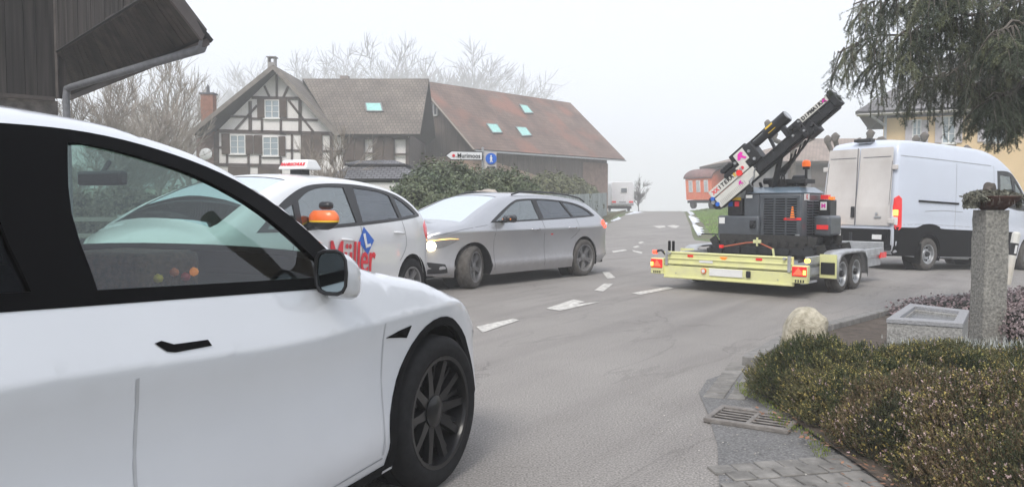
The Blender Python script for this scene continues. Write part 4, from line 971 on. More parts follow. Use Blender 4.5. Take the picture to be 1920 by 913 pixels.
# white covers on the lower mast
q = MB(); mbox(q, .0, .92, .06, .22, .12, .16); lo_ = q.build('lower_cover', M['rig_white'], mast, bevel=.005)
q = MB(); mbox(q, .03, .98, -.17, .04, .12, .15); lo2 = q.build('lower_cover', M['rig_white'], mast, bevel=.005)
q = MB()
for k in range(18): mbox(q, .09+.035*k, .105+.035*k, -.14, -.06, .1501, .154)
q.build('rib_marks', mat('rib_grey', (.45, .44, .41)), lo2)
def mtext(s_, u, v, t, size, m, sx=1, par=None, bold=.004): return text('lettering', t, size, m, par or mast, frame(mp(s_, u, v), -ax*-1, up), .001, bold=bold, sx=sx)
def mletters(s0, ds, u, v, pattern, size, par):
    """row of blocky letter marks"""
    for k, (ch, m_) in enumerate(pattern): text('lettering', ch, size, M[m_], par, frame(mp(s0+ds*k, u, v), ax, up), .001, bold=.004)
mletters(.10, .075, .14, .163, [('X', 'red'), ('X', 'red'), ('1', 'printblack'), ('T', 'printblack'), ('E', 'printblack'), ('R', 'printblack'), ('A', 'printblack'), ('E', 'yellow'), ('E', 'printblack')], .09, lo_)
q = MB(); q.cyl(mp(.82, .14, .162), .028, .01, 14, 'y'); q.build('round_sticker', M['red'], lo_)
def emblem(s_, u, v, k, par, name='emblem'):
    q = MB(); pts = [(-.09, -.02), (-.03, .06), (.04, .07), (.07, .03), (.03, .0), (.08, -.08), (.04, -.09), (-.01, -.02), (-.05, -.05)]
    q.prism([(a*k, b*k) for a, b in pts], v, v+.004, lambda x, y, z: mp(s_+x, u+y, z)); return q.build(name, M['magenta'], par)
emblem(.62, -.05, .152, .55, lo2)
# drill head block standing off the mast, with a white square plate and a motor to the left
q = MB(); mbox(q, .66, 1.16, .10, .34, -.16, .12); mbox(q, .70, 1.10, .34, .50, -.1, .1); mbox(q, 1.02, 1.22, .06, .44, -.12, .15); hd_ = q.build('drill_head', M['rig_dark'], mast, bevel=.012)
q = MB()
for k in range(4):
    for j in range(2): q.cyl(mp(.48+.06*k, .22+.12*j, .06), .04, .22, 12, 'y')
mbox(q, .42, .74, .15, .40, -.14, .04); q.build('rotary_motor', M['rig_dark'], hd_, bevel=.008)
q = MB(); mbox(q, .80, 1.04, .20, .44, .125, .15); pl_ = q.build('white_plate', M['rig_white'], hd_, bevel=.006); emblem(.92, .33, .152, 1.05, pl_)
q = MB(); q.cyl(mp(.72, .1, .16), .05, .05, 14, 'y'); q.build('red_knob', M['red_lens'], hd_)
for s_, u in ((1.1, .3), (1.1, .12), (.78, .14), (.76, .30)):
    q = MB(); q.cyl(mp(s_, u, .16), .024, .03, 10, 'y'); q.build('bolt_head', M['steel'], hd_)
# hydraulic cylinder above the mast
q = MB(); q.tube([mp(1.15, .37, 0), mp(1.60, .37, 0)], .06, 16); q.tube([mp(1.48, .37, 0), mp(1.98, .37, 0)], .10, 18); q.tube([mp(1.12, .46, .02), mp(1.6, .46, .02)], .018, 8)
cy = q.build('feed_cylinder', M['black'], mast, 50)
q = MB(); mbox(q, 1.56, 1.72, .32, .44, .085, .108); q.build('yellow_label', M['yellow'], cy)
q = MB(); q.tube([mp(1.98, .37, 0), mp(2.0, .37, 0)], .085, 18); q.build('cylinder_cap', M['steel'], cy)
q = MB(); mbox(q, 1.75, 1.84, .0, .30, -.05, .05); q.bar(mp(1.45, .03, 0), mp(1.5, .3, 0), .05, .04); q.build('cylinder_bracket', M['rig_dark'], cy)
# clamp station
q = MB(); mbox(q, 1.84, 2.05, .03, .16, -.14, .14); mbox(q, 2.02, 2.14, -.22, .15, -.15, .17); mbox(q, 2.1, 2.3, -.24, -.06, -.12, .15)
for s_, u in ((2.08, -.18), (2.2, -.2), (2.25, -.1), (2.08, .02), (1.95, .1)): q.cyl(mp(s_, u, .17), .035, .05, 12, 'y')
q.build('rod_clamp', M['rig_dark'], mast, bevel=.01)
for s_, u in ((2.1, -.1), (2.12, .09), (1.9, -.04)):
    q = MB(); q.cyl(mp(s_, u, .19), .018, .03, 10, 'y'); q.build('bolt_head', M['steel'], mast)
q = MB(); mbox(q, 2.14, LM-.04, .05, .15, .06, .12); uc = q.build('upper_cover', M['rig_white'], mast, bevel=.004)
mletters(2.2, .06, .10, .123, [(c_, 'printblack') for c_ in 'DIPMAIRX'], .075, uc)
emblem(LM-.10, .1, .122, .5, uc)
q = MB(); mbox(q, LM-.03, LM+.09, -.12, .14, -.1, .12); q.cyl(mp(LM+.03, .17, .05), .03, .06, 10, 'y'); q.tube([mp(LM-.02, -.02, .05), mp(LM+.12, -.02, .05)], .045, 14); q.build('mast_head', M['rig_dark'], mast, bevel=.01)
# hoses hanging from the clamp station down to the cabinet
for k in range(5):
    p0 = mp(2.1-.12*k, -.2, .06-.03*k); p3 = Vector((.15-.08*k, .05+.03*k, z1+.14)); p1 = p0+Vector((.15, 0, -.35-.06*k)); p2 = p3+Vector((-.25+.07*k, 0, .38))
    pts = [(1-t)**3*p0+3*(1-t)**2*t*p1+3*(1-t)*t*t*p2+t**3*p3 for t in [j/14 for j in range(15)]]
    q = MB(); q.tube(pts, .014, 6); q.build('hose', M['hose'], rig)
for k in range(2):
    p0 = mp(1.0, -.02, .12); p3 = mp(.75, -.2-.05*k, .14); pts = [p0, p0+Vector((0, .05, -.12)), p3+Vector((0, .06, .05)), p3]
    q = MB(); q.tube([pts[0], (pts[0]+pts[1])/2+Vector((0, .04, 0)), pts[1], pts[2], p3], .012, 6); q.build('hose', M['steel'], rig)
q = MB(); q.bar(mp(1.45, -.12, 0), Vector((.05, .1, z1+.05)), .07, .07); q.bar(mp(.7, -.12, 0), Vector((.45, .1, Z(1.1))), .12, .1); q.build('mast_support', M['rig_dark'], rig, bevel=.01)
# tie-down straps in front of the tracks
q = MB()
pp = [(.62, .70, .16), (.2, .72, .24), (-.0, .74, .26), (-.25, .74, .16)]
q.tube([Vector(p) for p in pp], .012, 5)
strap = tag(q.build('tie_down_strap', mat('strap_red', (.45, .12, .06), .8), None), 'reddish lashing strap stretched over the deck in front of the rig tracks', 'strap'); strap.matrix_world = Matrix.Translation(rig.location) @ Matrix.Rotation(rig.rotation_euler.z, 4, 'Z')
q = MB(); q.box((.0, .76, .27), (.12, .03, .05)); q.bar((0, .76, .2), (0, .76, .33), .03, .02); q.bar((-.25, .75, .17), (-.28, .76, -.0), .03, .015); q.build('ratchet', M['tail_yellow'], strap)
q = MB(); q.box((.62, .72, .17), (.06, .04, .05)); q.build('hook', M['red_lens'], strap)
# ------------------------------------------------------------------ ground, road, markings
def ground_mat():
    m = bpy.data.materials.new('turf'); m.use_nodes = True; nt = m.node_tree; p = nt.nodes['Principled BSDF']; p.inputs['Roughness'].default_value = .95
    g = N(nt, 'NewGeometry'); n1 = N(nt, 'TexNoise'); n1.inputs['Scale'].default_value = .35; n1.inputs['Detail'].default_value = 8; nt.links.new(g.outputs['Position'], n1.inputs['Vector'])
    r = N(nt, 'ValToRGB'); r.color_ramp.elements[0].position = .35; r.color_ramp.elements[0].color = (.13, .115, .075, 1); r.color_ramp.elements[1].position = .62; r.color_ramp.elements[1].color = (.11, .15, .05, 1)
    nt.links.new(n1.outputs[0], r.inputs[0]); nt.links.new(r.outputs[0], p.inputs['Base Color'])
    n2 = N(nt, 'TexNoise'); n2.inputs['Scale'].default_value = 18; n2.inputs['Detail'].default_value = 6; nt.links.new(g.outputs['Position'], n2.inputs['Vector'])
    b = N(nt, 'Bump'); b.inputs['Strength'].default_value = .8; b.inputs['Distance'].default_value = .05; nt.links.new(n2.outputs[0], b.inputs['Height']); nt.links.new(b.outputs[0], p.inputs['Normal'])
    return m
def asphalt_mat(name, c1, c2, worn=True):
    m = bpy.data.materials.new(name); m.use_nodes = True; nt = m.node_tree; p = nt.nodes['Principled BSDF']; p.inputs['Roughness'].default_value = .82; p.inputs['Specular IOR Level'].default_value = .35
    g = N(nt, 'NewGeometry'); P = g.outputs['Position']
    n1 = N(nt, 'TexNoise'); n1.inputs['Scale'].default_value = .45; n1.inputs['Detail'].default_value = 9; n1.inputs['Roughness'].default_value = .65; nt.links.new(P, n1.inputs['Vector'])
    r = N(nt, 'ValToRGB'); r.color_ramp.elements[0].position = .3; r.color_ramp.elements[0].color = (*c1, 1); r.color_ramp.elements[1].position = .7; r.color_ramp.elements[1].color = (*c2, 1); nt.links.new(n1.outputs[0], r.inputs[0]); cur = r.outputs[0]
    # aggregate speckle
    n2 = N(nt, 'TexNoise'); n2.inputs['Scale'].default_value = 90; n2.inputs['Detail'].default_value = 3; nt.links.new(P, n2.inputs['Vector'])
    mr = N(nt, 'MapRange'); mr.inputs[1].default_value = .3; mr.inputs[2].default_value = .7; mr.inputs[3].default_value = .55; mr.inputs[4].default_value = 1.42; nt.links.new(n2.outputs[0], mr.inputs[0])
    h = N(nt, 'HueSaturation'); nt.links.new(cur, h.inputs['Color']); nt.links.new(mr.outputs[0], h.inputs['Value']); cur = h.outputs[0]
    if worn:   # long wheel-track streaks and oil stains along the direction of travel
        mp_ = N(nt, 'Mapping', vector_type='TEXTURE'); mp_.inputs['Rotation'].default_value = (0, 0, R(56)); mp_.inputs['Scale'].default_value = (6.5, .5, 1); nt.links.new(P, mp_.inputs[0])
        n3 = N(nt, 'TexNoise'); n3.inputs['Scale'].default_value = 1.0; n3.inputs['Detail'].default_value = 8; n3.inputs['Distortion'].default_value = .3; nt.links.new(mp_.outputs[0], n3.inputs['Vector'])
        r3 = N(nt, 'ValToRGB'); e = r3.color_ramp.elements; e[0].position = .30; e[0].color = (.62, .61, .62, 1); e[1].position = .52; e[1].color = (1, 1, 1, 1); nt.links.new(n3.outputs[0], r3.inputs[0])
        mu = N(nt, 'MixRGB', blend_type='MULTIPLY'); mu.inputs[0].default_value = .5; nt.links.new(cur, mu.inputs[1]); nt.links.new(r3.outputs[0], mu.inputs[2]); cur = mu.outputs[0]
        # fine cracks
        v = N(nt, 'TexVoronoi', feature='DISTANCE_TO_EDGE'); v.inputs['Scale'].default_value = .42
        nd = N(nt, 'TexNoise'); nd.inputs['Scale'].default_value = 2.2; nd.inputs['Detail'].default_value = 6; nt.links.new(P, nd.inputs['Vector'])
        va = N(nt, 'VectorMath', operation='MULTIPLY_ADD'); va.inputs[1].default_value = (.7, .7, .7); nt.links.new(nd.outputs['Color'], va.inputs[0]); nt.links.new(P, va.inputs[2]); nt.links.new(va.outputs[0], v.inputs['Vector'])
        rc_ = N(nt, 'MapRange'); rc_.inputs[1].default_value = .0; rc_.inputs[2].default_value = .010; rc_.inputs[3].default_value = .72; rc_.inputs[4].default_value = 1; nt.links.new(v.outputs['Distance'], rc_.inputs[0])
        nm = N(nt, 'TexNoise'); nm.inputs['Scale'].default_value = .6; nt.links.new(P, nm.inputs['Vector']); rm_ = N(nt, 'MapRange'); rm_.inputs[1].default_value = .5; rm_.inputs[2].default_value = .58; nt.links.new(nm.outputs[0], rm_.inputs[0])
        mxx = N(nt, 'MixRGB'); mxx.inputs[1].default_value = (1, 1, 1, 1); nt.links.new(rm_.outputs[0], mxx.inputs[0]); nt.links.new(rc_.outputs[0], mxx.inputs[2])
        mu2 = N(nt, 'MixRGB', blend_type='MULTIPLY'); mu2.inputs[0].default_value = 1; nt.links.new(cur, mu2.inputs[1]); nt.links.new(mxx.outputs[0], mu2.inputs[2]); cur = mu2.outputs[0]
        # thin wandering tar lines
        mp2 = N(nt, 'Mapping', vector_type='TEXTURE'); mp2.inputs['Rotation'].default_value = (0, 0, R(52)); mp2.inputs['Scale'].default_value = (7, 1.4, 1); nt.links.new(P, mp2.inputs[0])
        n5 = N(nt, 'TexNoise'); n5.inputs['Scale'].default_value = 1.0; n5.inputs['Detail'].default_value = 7; nt.links.new(mp2.outputs[0], n5.inputs['Vector'])
        m1 = N(nt, 'Math', operation='SUBTRACT'); m1.inputs[1].default_value = .5; nt.links.new(n5.outputs[0], m1.inputs[0]); m2 = N(nt, 'Math', operation='ABSOLUTE'); nt.links.new(m1.outputs[0], m2.inputs[0])
        m3 = N(nt, 'MapRange'); m3.inputs[1].default_value = 0; m3.inputs[2].default_value = .0065; m3.inputs[3].default_value = .62; m3.inputs[4].default_value = 1; nt.links.new(m2.outputs[0], m3.inputs[0])
        mu3 = N(nt, 'MixRGB', blend_type='MULTIPLY'); mu3.inputs[0].default_value = .45; nt.links.new(cur, mu3.inputs[1]); nt.links.new(m3.outputs[0], mu3.inputs[2]); cur = mu3.outputs[0]
    nt.links.new(cur, p.inputs['Base Color'])
    b = N(nt, 'Bump'); b.inputs['Strength'].default_value = .5; b.inputs['Distance'].default_value = .006; nt.links.new(n2.outputs[0], b.inputs['Height']); nt.links.new(b.outputs[0], p.inputs['Normal'])
    return m
M['asphalt'] = asphalt_mat('asphalt', (.235, .219, .203), (.30, .281, .260))
M['asphalt_old'] = asphalt_mat('asphalt_patch', (.13, .128, .125), (.21, .205, .20), False)
M['turf'] = ground_mat()
M['marking'] = mat('road_paint', (.36, .345, .32), .85, vs=14, col2=(.72, .70, .65))
M['paver'] = mat('concrete_paver', (.20, .19, .175), .9, var=.3, vs=9, bump=.3, bs=60, island=.15, coords='Object')
M['kerb'] = mat('kerb_stone', (.22, .212, .20), .85, var=.25, vs=12, bump=.3, bs=60)
def sheet(name, poly, lift, m, step=.6, kind='structure', parent=None, hf=ground_h, extra_pts=()):
    """flat polygon draped on the terrain"""
    v, f = cdt_fill(poly, [], step, extra_pts); me = bpy.data.meshes.new(name)
    f = [t if (Vector(v[t[1]])-Vector(v[t[0]])).cross(Vector(v[t[2]])-Vector(v[t[0]])) > 0 else t[::-1] for t in f]
    me.from_pydata([(x, y, hf(x, y)+lift) for x, y in v], [], f); me.update(); o = link(name, me, m, parent)
    for p_ in me.polygons: p_.use_smooth = True
    if kind: o['kind'] = kind
    return o
# terrain: one sheet out to the horizon, finer near the camera
xs = sorted(set([round(-60+2*i, 2) for i in range(71)]+[-600, -400, -250, -160, -100, -75, 95, 130, 200, 350, 600])); ys = sorted(set([round(-12+1.5*i, 2) for i in range(95)]+[-300, -100, -40, 145, 165, 200, 260, 400, 700]))
vs = [(x, y, max(-14, ground_h(x, y))-.02-.012*smooth(0, 1, 1)) for y in ys for x in xs]; nx = len(xs)
me = bpy.data.meshes.new('ground'); me.from_pydata(vs, [], [(j*nx+i, j*nx+i+1, (j+1)*nx+i+1, (j+1)*nx+i) for j in range(len(ys)-1) for i in range(nx-1)]); me.update()
for p_ in me.polygons: p_.use_smooth = True
g_ = link('ground', me, M['turf']); g_['kind'] = 'structure'
# junction asphalt, with the road that climbs to the crest
right_edge = [(1.05, 3.2), (1.45, 4.3), (1.63, 5.4), (1.95, 6.5), (2.55, 7.4), (3.2, 8.2), (4.1, 9.1), (5.2, 10.3), (6.6, 11.4), (9.2, 12.6), (13, 14.0), (22, 17.0), (40, 22.5)]
road = [(-40, -8), (.2, -8), (.6, 0)]+right_edge+[(40, 31), (24, 26.5), (15, 24.5), (9.5, 24.2), (7.2, 25.6), (6.4, 28), (7.0, 31), (8.6, 38.5), (10.5, 48), (13.2, 61), (14.4, 67), (16.5, 78), (18, 86), (13.6, 86), (11.8, 76), (9.9, 67), (8.9, 61), (6.7, 50), (4.45, 38.5), (2.9, 31), (2.2, 26), (1.4, 21), (0, 17.5), (-3, 16.3), (-9, 16.2), (-16, 18), (-40, 24)]
ro = sheet('road', road, .0, M['asphalt'], 1.0)
# road markings: drawn where they lie on the asphalt
def markpx(pts, lift=.005):
    P = [gnd(x, y) for x, y in pts]; return [(p.x, p.y) for p in P]
marks = [[(893, 613), (962, 598), (973, 601), (905, 624)], [(1024, 579), (1075, 562), (1097, 566), (1082, 571), (1127, 566), (1050, 583)], [(1114, 545), (1133, 532), (1149, 533), (1131, 547)], [(1129, 510), (1143, 511), (1154, 521), (1139, 523)],
    [(1184, 550), (1253, 538), (1263, 541), (1200, 553)], [(1147, 471), (1172, 468), (1176, 470), (1150, 474)], [(1186, 463), (1196, 461), (1200, 463), (1190, 465)], [(1185, 469), (1205, 473), (1203, 476), (1188, 472)],
    [(1196, 455), (1204, 453), (1208, 455), (1200, 457)], [(1224, 424), (1246, 423), (1248, 426), (1236, 428)], [(1250, 424), (1262, 422), (1275, 424), (1266, 428)]]
mb = MB()
for k, pl in enumerate(marks):
    P = markpx(pl); z = [ground_h(x, y)+.006 for x, y in P]; n = len(P)
    mb.add([(x, y, zz) for (x, y), zz in zip(P, z)], [tuple(range(n-1, -1, -1))])
mk = mb.build('road_markings', M['marking'], None, 0); mk['kind'] = 'structure'
# darker repaired asphalt at the lower right and pavers
patch = [(.85, 2.4), (.95, 3.6), (1.12, 4.3), (1.22, 4.9), (1.30, 5.5), (1.45, 5.9), (1.8, 6.3), (1.85, 5.6), (2.0, 5.0), (2.0, 2.4)]
sheet('asphalt_patch', patch, .005, M['asphalt_old'], .3)
soil = mat('soil', (.055, .042, .032), .95, var=.3, vs=10, bump=.6, bs=30, col2=(.12, .095, .075))
bed = [(1.72, 2.2), (1.72, 3.9), (1.68, 4.7), (1.70, 5.5), (2.0, 6.3), (2.55, 7.2), (3.2, 8.0), (4.1, 8.9), (5.2, 10.05), (6.6, 11.15), (9.2, 12.3), (13, 13.7), (13, 2.2)]
sheet('garden_bed', bed, .03, soil, .5)
mb = MB(); RN = random.Random(3)
def paver_row(p0, p1, n, wd, gap=.012):
    d = (Vector(p1)-Vector(p0)); L = d.length/n; d.normalize(); c = Vector((-d.y, d.x))
    for k in range(n):
        q = Vector(p0)+d*(k+.5)*L; a = math.atan2(d.y, d.x)+RN.uniform(-.015, .015)
        mb.box((q.x, q.y, ground_h(q.x, q.y)-.013+RN.uniform(-.003, .003)), (L-gap, wd-gap, .05), Matrix.Rotation(a, 3, 'Z'))
for j in range(1, 13):
    for k in range(11): 
        x = .98+.125*k+(.062 if j % 2 else 0); y = 4.02-.125*j+.03*k
        if x > 1.0+.0*j: mb.box((x, y, -.012+RN.uniform(-.003, .003)), (.117, .117, .05), Matrix.Rotation(.18+RN.uniform(-.02, .02), 3, 'Z'))
paver_row((1.36, 5.35), (1.86, 6.5), 9, .15); paver_row((1.50, 5.30), (2.0, 6.4), 9, .13)
pv = mb.build('paving_stones', M['paver'], None, 30, bevel=.006); pv['kind'] = 'structure'
mb = MB(); P = [(1.9, 6.35), (2.5, 7.3), (3.2, 8.1), (4.1, 9.0), (5.2, 10.2), (6.6, 11.3), (9.2, 12.5), (13, 13.9)]
for i in range(len(P)-1):
    a, b = Vector(P[i]), Vector(P[i+1]); n = max(1, int((b-a).length/.8)); 
    for k in range(n):
        p, q = a.lerp(b, (k+.02)/n), a.lerp(b, (k+.98)/n); mb.bar((p.x, p.y, ground_h(p.x, p.y)+.03), (q.x, q.y, ground_h(q.x, q.y)+.03), .13, .12)
kb = mb.build('kerb', M['kerb'], None, 30, bevel=.012); kb['kind'] = 'structure'
# drain grate in the gutter
gr = thing('drain_grate', 'rusty slotted drain grate set in the gutter beside the heather', 'drain grate', (1.46, 4.78, .0), R(-32))
cast = mat('cast_iron', (.15, .135, .125), .75, .1, var=.35, vs=15, col2=(.26, .24, .22), bump=.3, bs=60)
q = MB(); q.box((0, -.165, .018), (.50, .035, .03)); q.box((0, .165, .018), (.50, .05, .034)); q.box((-.235, 0, .018), (.035, .3, .03)); q.box((.235, 0, .018), (.035, .3, .03)); q.box((0, 0, .014), (.03, .3, .026)); q.build('frame', cast, gr, bevel=.006)
for k in range(5):
    q = MB(); q.box((0, -.12+.058*k, .019), (.44, .015, .012)); q.build('grate_bar', cast, gr, bevel=.005)
q = MB(); q.box((0, 0, .007), (.46, .32, .003)); q.build('pit', M['black_matt'], gr)
# green bank and melting snow
def leafsheet(name, n, xr, yr, cond, h, w, m, kind, seed=1, parent=None, lean=.3, z0=0):
    rg = np.random.default_rng(seed); C = []
    while len(C) < n:
        x, y = rg.uniform(*xr), rg.uniform(*yr)
        if cond(x, y): C.append((x, y, ground_h(x, y)+z0))
    C = np.array(C); hh = h*rg.uniform(.5, 1.2, (len(C), 1)); a = rg.uniform(0, 2*math.pi, len(C)); U = np.stack([np.cos(a), np.sin(a), 0*a], 1)*w/2
    V = np.concatenate([rg.normal(0, lean, (len(C), 2))*hh, hh], 1); o = quads(name, C, U, V, m, parent, tri=True)
    if kind: o['kind'] = kind
    return o
grassm = mat('grass_blades', (.16, .30, .05), .8, var=.3, vs=1.2, col2=(.22, .30, .08), island=.4, coords='Object')
edge_r = lambda y: .2*(y-27.7)+6.9
leafsheet('grass', 42000, (6.8, 34), (27, 72), lambda x, y: x > edge_r(y)+.25 and x < edge_r(y)+14, .10, .05, grassm, 'stuff', 5)
lg = mat('verge_grass', (.14, .135, .07), .9, var=.3, vs=1.2, col2=(.22, .2, .12), island=.4)
leafsheet('verge_grass', 9000, (.8, 13), (22, 74), lambda x, y: .2*(y-27.7)+1.2 < x < .2*(y-27.7)+2.25-.02*(y-27), .12, .06, lg, 'stuff', 6)
snowm = mat('old_snow', (.72, .74, .78), .7, var=.06, vs=5, bump=.3, bs=10)
def snow(x, y, rx, ry, seed, rot=0, dist=None):
    rr = random.Random(seed); n = 14; q = MB(); ring = []
    for ring_f, hz in ((1, .0), (.8, .05), (.4, .08)):
        for k in range(n):
            a = 2*math.pi*k/n; f = ring_f*(1+.3*math.sin(2*a+seed)+rr.uniform(-.15, .15)); px_, py_ = rx*f*math.cos(a), ry*f*math.sin(a); X = x+px_*math.cos(rot)-py_*math.sin(rot); Y = y+px_*math.sin(rot)+py_*math.cos(rot)
            ring.append((X, Y, ground_h(X, Y)+hz*rr.uniform(.6, 1.2)+.005))
    fs = [(j*n+k, j*n+(k+1) % n, (j+1)*n+(k+1) % n, (j+1)*n+k) for j in range(2) for k in range(n)]+[tuple(range(2*n, 3*n))]
    q.add(ring, fs); o = q.build('snow', snowm, None, 60); o['kind'] = 'stuff'; return o
def snow_strip(f0, y0, y1, w0, w1, seed):
    rr = random.Random(seed); n = 30; L_, R_ = [], []
    for k in range(n+1):
        y = y0+(y1-y0)*k/n; e = math.sin(math.pi*k/n)**.4; w_ = (w0+(w1-w0)*k/n)*e*(.75+.3*math.sin(k*.9+seed)+rr.uniform(-.1, .1)); x = f0(y)+rr.uniform(0, .03); L_.append((x, y)); R_.append((x+w_, y))
    q = MB(); vs = []
    for (a, b) in zip(L_, R_):
        m_ = ((a[0]+b[0])/2, (a[1]+b[1])/2); vs += [(a[0], a[1], ground_h(*a)+.004), (m_[0], m_[1], ground_h(*m_)+.08), (b[0], b[1], ground_h(*b)+.02)]
    q.add(vs, [(3*k+c_, 3*k+c_+1, 3*k+4+c_, 3*k+3+c_) for k in range(n) for c_ in (0, 1)]); o = q.build('snow', snowm, None, 60); o['kind'] = 'stuff'
snow_strip(lambda y: edge_r(y)-.35, 31, 40, .30, .55, 1); snow_strip(lambda y: edge_r(y)-.3, 41, 52, .45, .6, 2); snow_strip(lambda y: edge_r(y)-.1, 54, 66, .3, .5, 3)
left_e = lambda y: .2*(y-27.7)+2.05
snow_strip(lambda y: left_e(y), 36, 42, .15, .3, 4); snow_strip(lambda y: left_e(y)+.1, 44, 50, .3, .4, 5); snow_strip(lambda y: left_e(y)+.2, 56, 68, .7, 1.2, 6)

# ------------------------------------------------------------------ half-timbered farmhouse
HY = 46.0
def hz_(u, v, Y=HY): return at(360+u/3.97, 110+v/3.97, Y)
plast = mat('lime_plaster', (.76, .73, .71), .9, var=.08, vs=1.2, bump=.15, bs=12)
timber = mat('dark_timber', (.075, .055, .048), .85, var=.3, vs=3, bump=.2, bs=20)
wood_sh = mat('shutter_wood', (.085, .058, .045), .8, var=.25, vs=3)
roofm = roof_mat('mossy_roof_tiles', (.15, .125, .105), (.20, .17, .14), (.05, .042, .037), .22, .30)
winm = mat('window_pane', (.30, .36, .40), .1, var=.1, vs=2, spec=.8)
bframe = mat('window_frame_white', (.72, .72, .70), .5)
house = thing('timber_framed_house', 'half-timbered farmhouse with white plaster gable, brown shutters and mossy tiled roof left of the barn', 'house', (0, 0, 0))
def P3(u, v, dy=0): p = hz_(u, v); return Vector((p.x, HY+dy, p.z))
q = MB()
gz = -.2
gp = [P3(183, 545), P3(640, 95), P3(1060, 575)]
xl, xr_, xw = gp[0].x, gp[2].x, P3(1612, 580).x; ze = P3(600, 560).z
def wallpoly(q, pts, y0, y1): n = len(pts); q.add([(x, y0, z) for x, z in pts]+[(x, y1, z) for x, z in pts], [tuple(range(n-1, -1, -1)), tuple(range(n, 2*n))]+[(i, (i+1) % n, (i+1) % n+n, i+n) for i in range(n)])
wallpoly(q, [(xl, gz), (xr_, gz), (xr_, gp[2].z), (gp[1].x, gp[1].z), (xl, gp[0].z)], HY, HY+8)
wallpoly(q, [(xr_, gz), (xw, gz), (xw, ze), (xr_, ze)], HY+.12, HY+8)
q.build('plaster_wall', plast, house, 0)
q = MB()
def beam(u0, v0, u1, v1, w=.15, dy=-.03): a, b = P3(u0, v0, dy), P3(u1, v1, dy); q.bar(a, b, .07, w, up=(a-b).cross(Vector((0, 1, 0)))) if False else q.bar(a, b, .06, w, up=Vector((0, 1, 0)).cross(b-a))
for b_ in [(445, 292, 812, 298, .16), (290, 432, 430, 436), (430, 446, 520, 450), (660, 452, 800, 455), (820, 455, 935, 460), (190, 540, 1058, 560, .2), (185, 662, 225, 662), (258, 715, 415, 718, .14), (505, 730, 662, 736, .14), (200, 790, 665, 798, .18), (700, 684, 815, 686), (975, 690, 1130, 692), (1285, 706, 1355, 708), (1500, 713, 1605, 714),
    (632, 120, 632, 298), (434, 318, 434, 545, .18), (522, 450, 522, 548), (662, 450, 662, 552), (805, 312, 805, 555, .18), (190, 545, 190, 800, .18), (262, 700, 262, 800), (422, 705, 422, 800), (508, 720, 508, 800), (662, 735, 662, 860), (745, 555, 745, 780), (818, 560, 818, 775), (1040, 570, 1040, 790, .2), (1134, 580, 1134, 800), (1280, 590, 1280, 765), (1352, 590, 1352, 765), (1502, 590, 1502, 770), (1604, 590, 1604, 820, .2), (425, 800, 425, 885), (500, 800, 500, 885),
    (540, 205, 580, 292), (718, 208, 680, 292), (322, 532, 485, 350), (716, 308, 912, 556), (560, 140, 640, 95), (1134, 762, 1280, 764), (1352, 764, 1502, 766), (1134, 590, 1610, 592, .18), (270, 888, 1600, 900, .2), (655, 560, 700, 562)]: beam(*b_[:4], b_[4] if len(b_) > 4 else .12)
q.build('timber_frame', timber, house, 0)
def window(par, u0, v0, u1, v1, cross=True, Y=HY, P=P3, fm=bframe, name='window'):
    a, b = P(u0, v0), P(u1, v1); x0, x1 = min(a.x, b.x), max(a.x, b.x); z0, z1 = min(a.z, b.z), max(a.z, b.z); t = .06
    w_ = MB()
    for z in (z0, z1): w_.box(((x0+x1)/2, Y-.045, z), (x1-x0+t, .06, t))
    for x in (x0, x1, (x0+x1)/2): w_.box((x, Y-.045, (z0+z1)/2), (t, .055, z1-z0-t))
    for f in (.35, .68): w_.box(((x0+x1)/2, Y-.044, z0+(z1-z0)*f), (x1-x0-t, .03, .03))
    w_.box(((x0+x1)/2, Y-.09, z0-.06), (x1-x0+.16, .12, .05))
    o = w_.build(name, fm, par, 0); g = MB(); g.box(((x0+x1)/2, Y-.025, (z0+z1)/2), (x1-x0-.02, .02, z1-z0-.02)); g.build('pane', winm, o, 0); return o
window(house, 545, 312, 650, 442); window(house, 288, 572, 398, 708); window(house, 530, 585, 645, 722)
def shutter(u0, v0, u1, v1):
    a, b = P3(u0, v0), P3(u1, v1); q = MB(); x0, x1 = sorted((a.x, b.x)); z0, z1 = sorted((a.z, b.z)); q.box(((x0+x1)/2, HY-.08, (z0+z1)/2), (x1-x0, .05, z1-z0))
    for k in range(7): q.box(((x0+x1)/2, HY-.11, z0+(z1-z0)*(k+.5)/7), ((x1-x0)*.8, .03, (z1-z0)*.05))
    q.build('shutter', wood_sh, house, 0)
for s_ in [(488, 300, 543, 444), (652, 305, 708, 440), (222, 560, 286, 712), (402, 572, 458, 712), (462, 572, 528, 712), (647, 580, 698, 725), (820, 570, 895, 752), (898, 570, 973, 752), (1142, 592, 1210, 760), (1212, 592, 1278, 760), (1360, 592, 1428, 762), (1430, 592, 1500, 762), (272, 806, 420, 888), (506, 806, 660, 870)]: shutter(*s_)
q = MB(); q.box((xw+.03, HY+4.1, (gz+ze)/2), (.06, 8, ze-gz)); q.build('side_boarding', timber, house, 0)
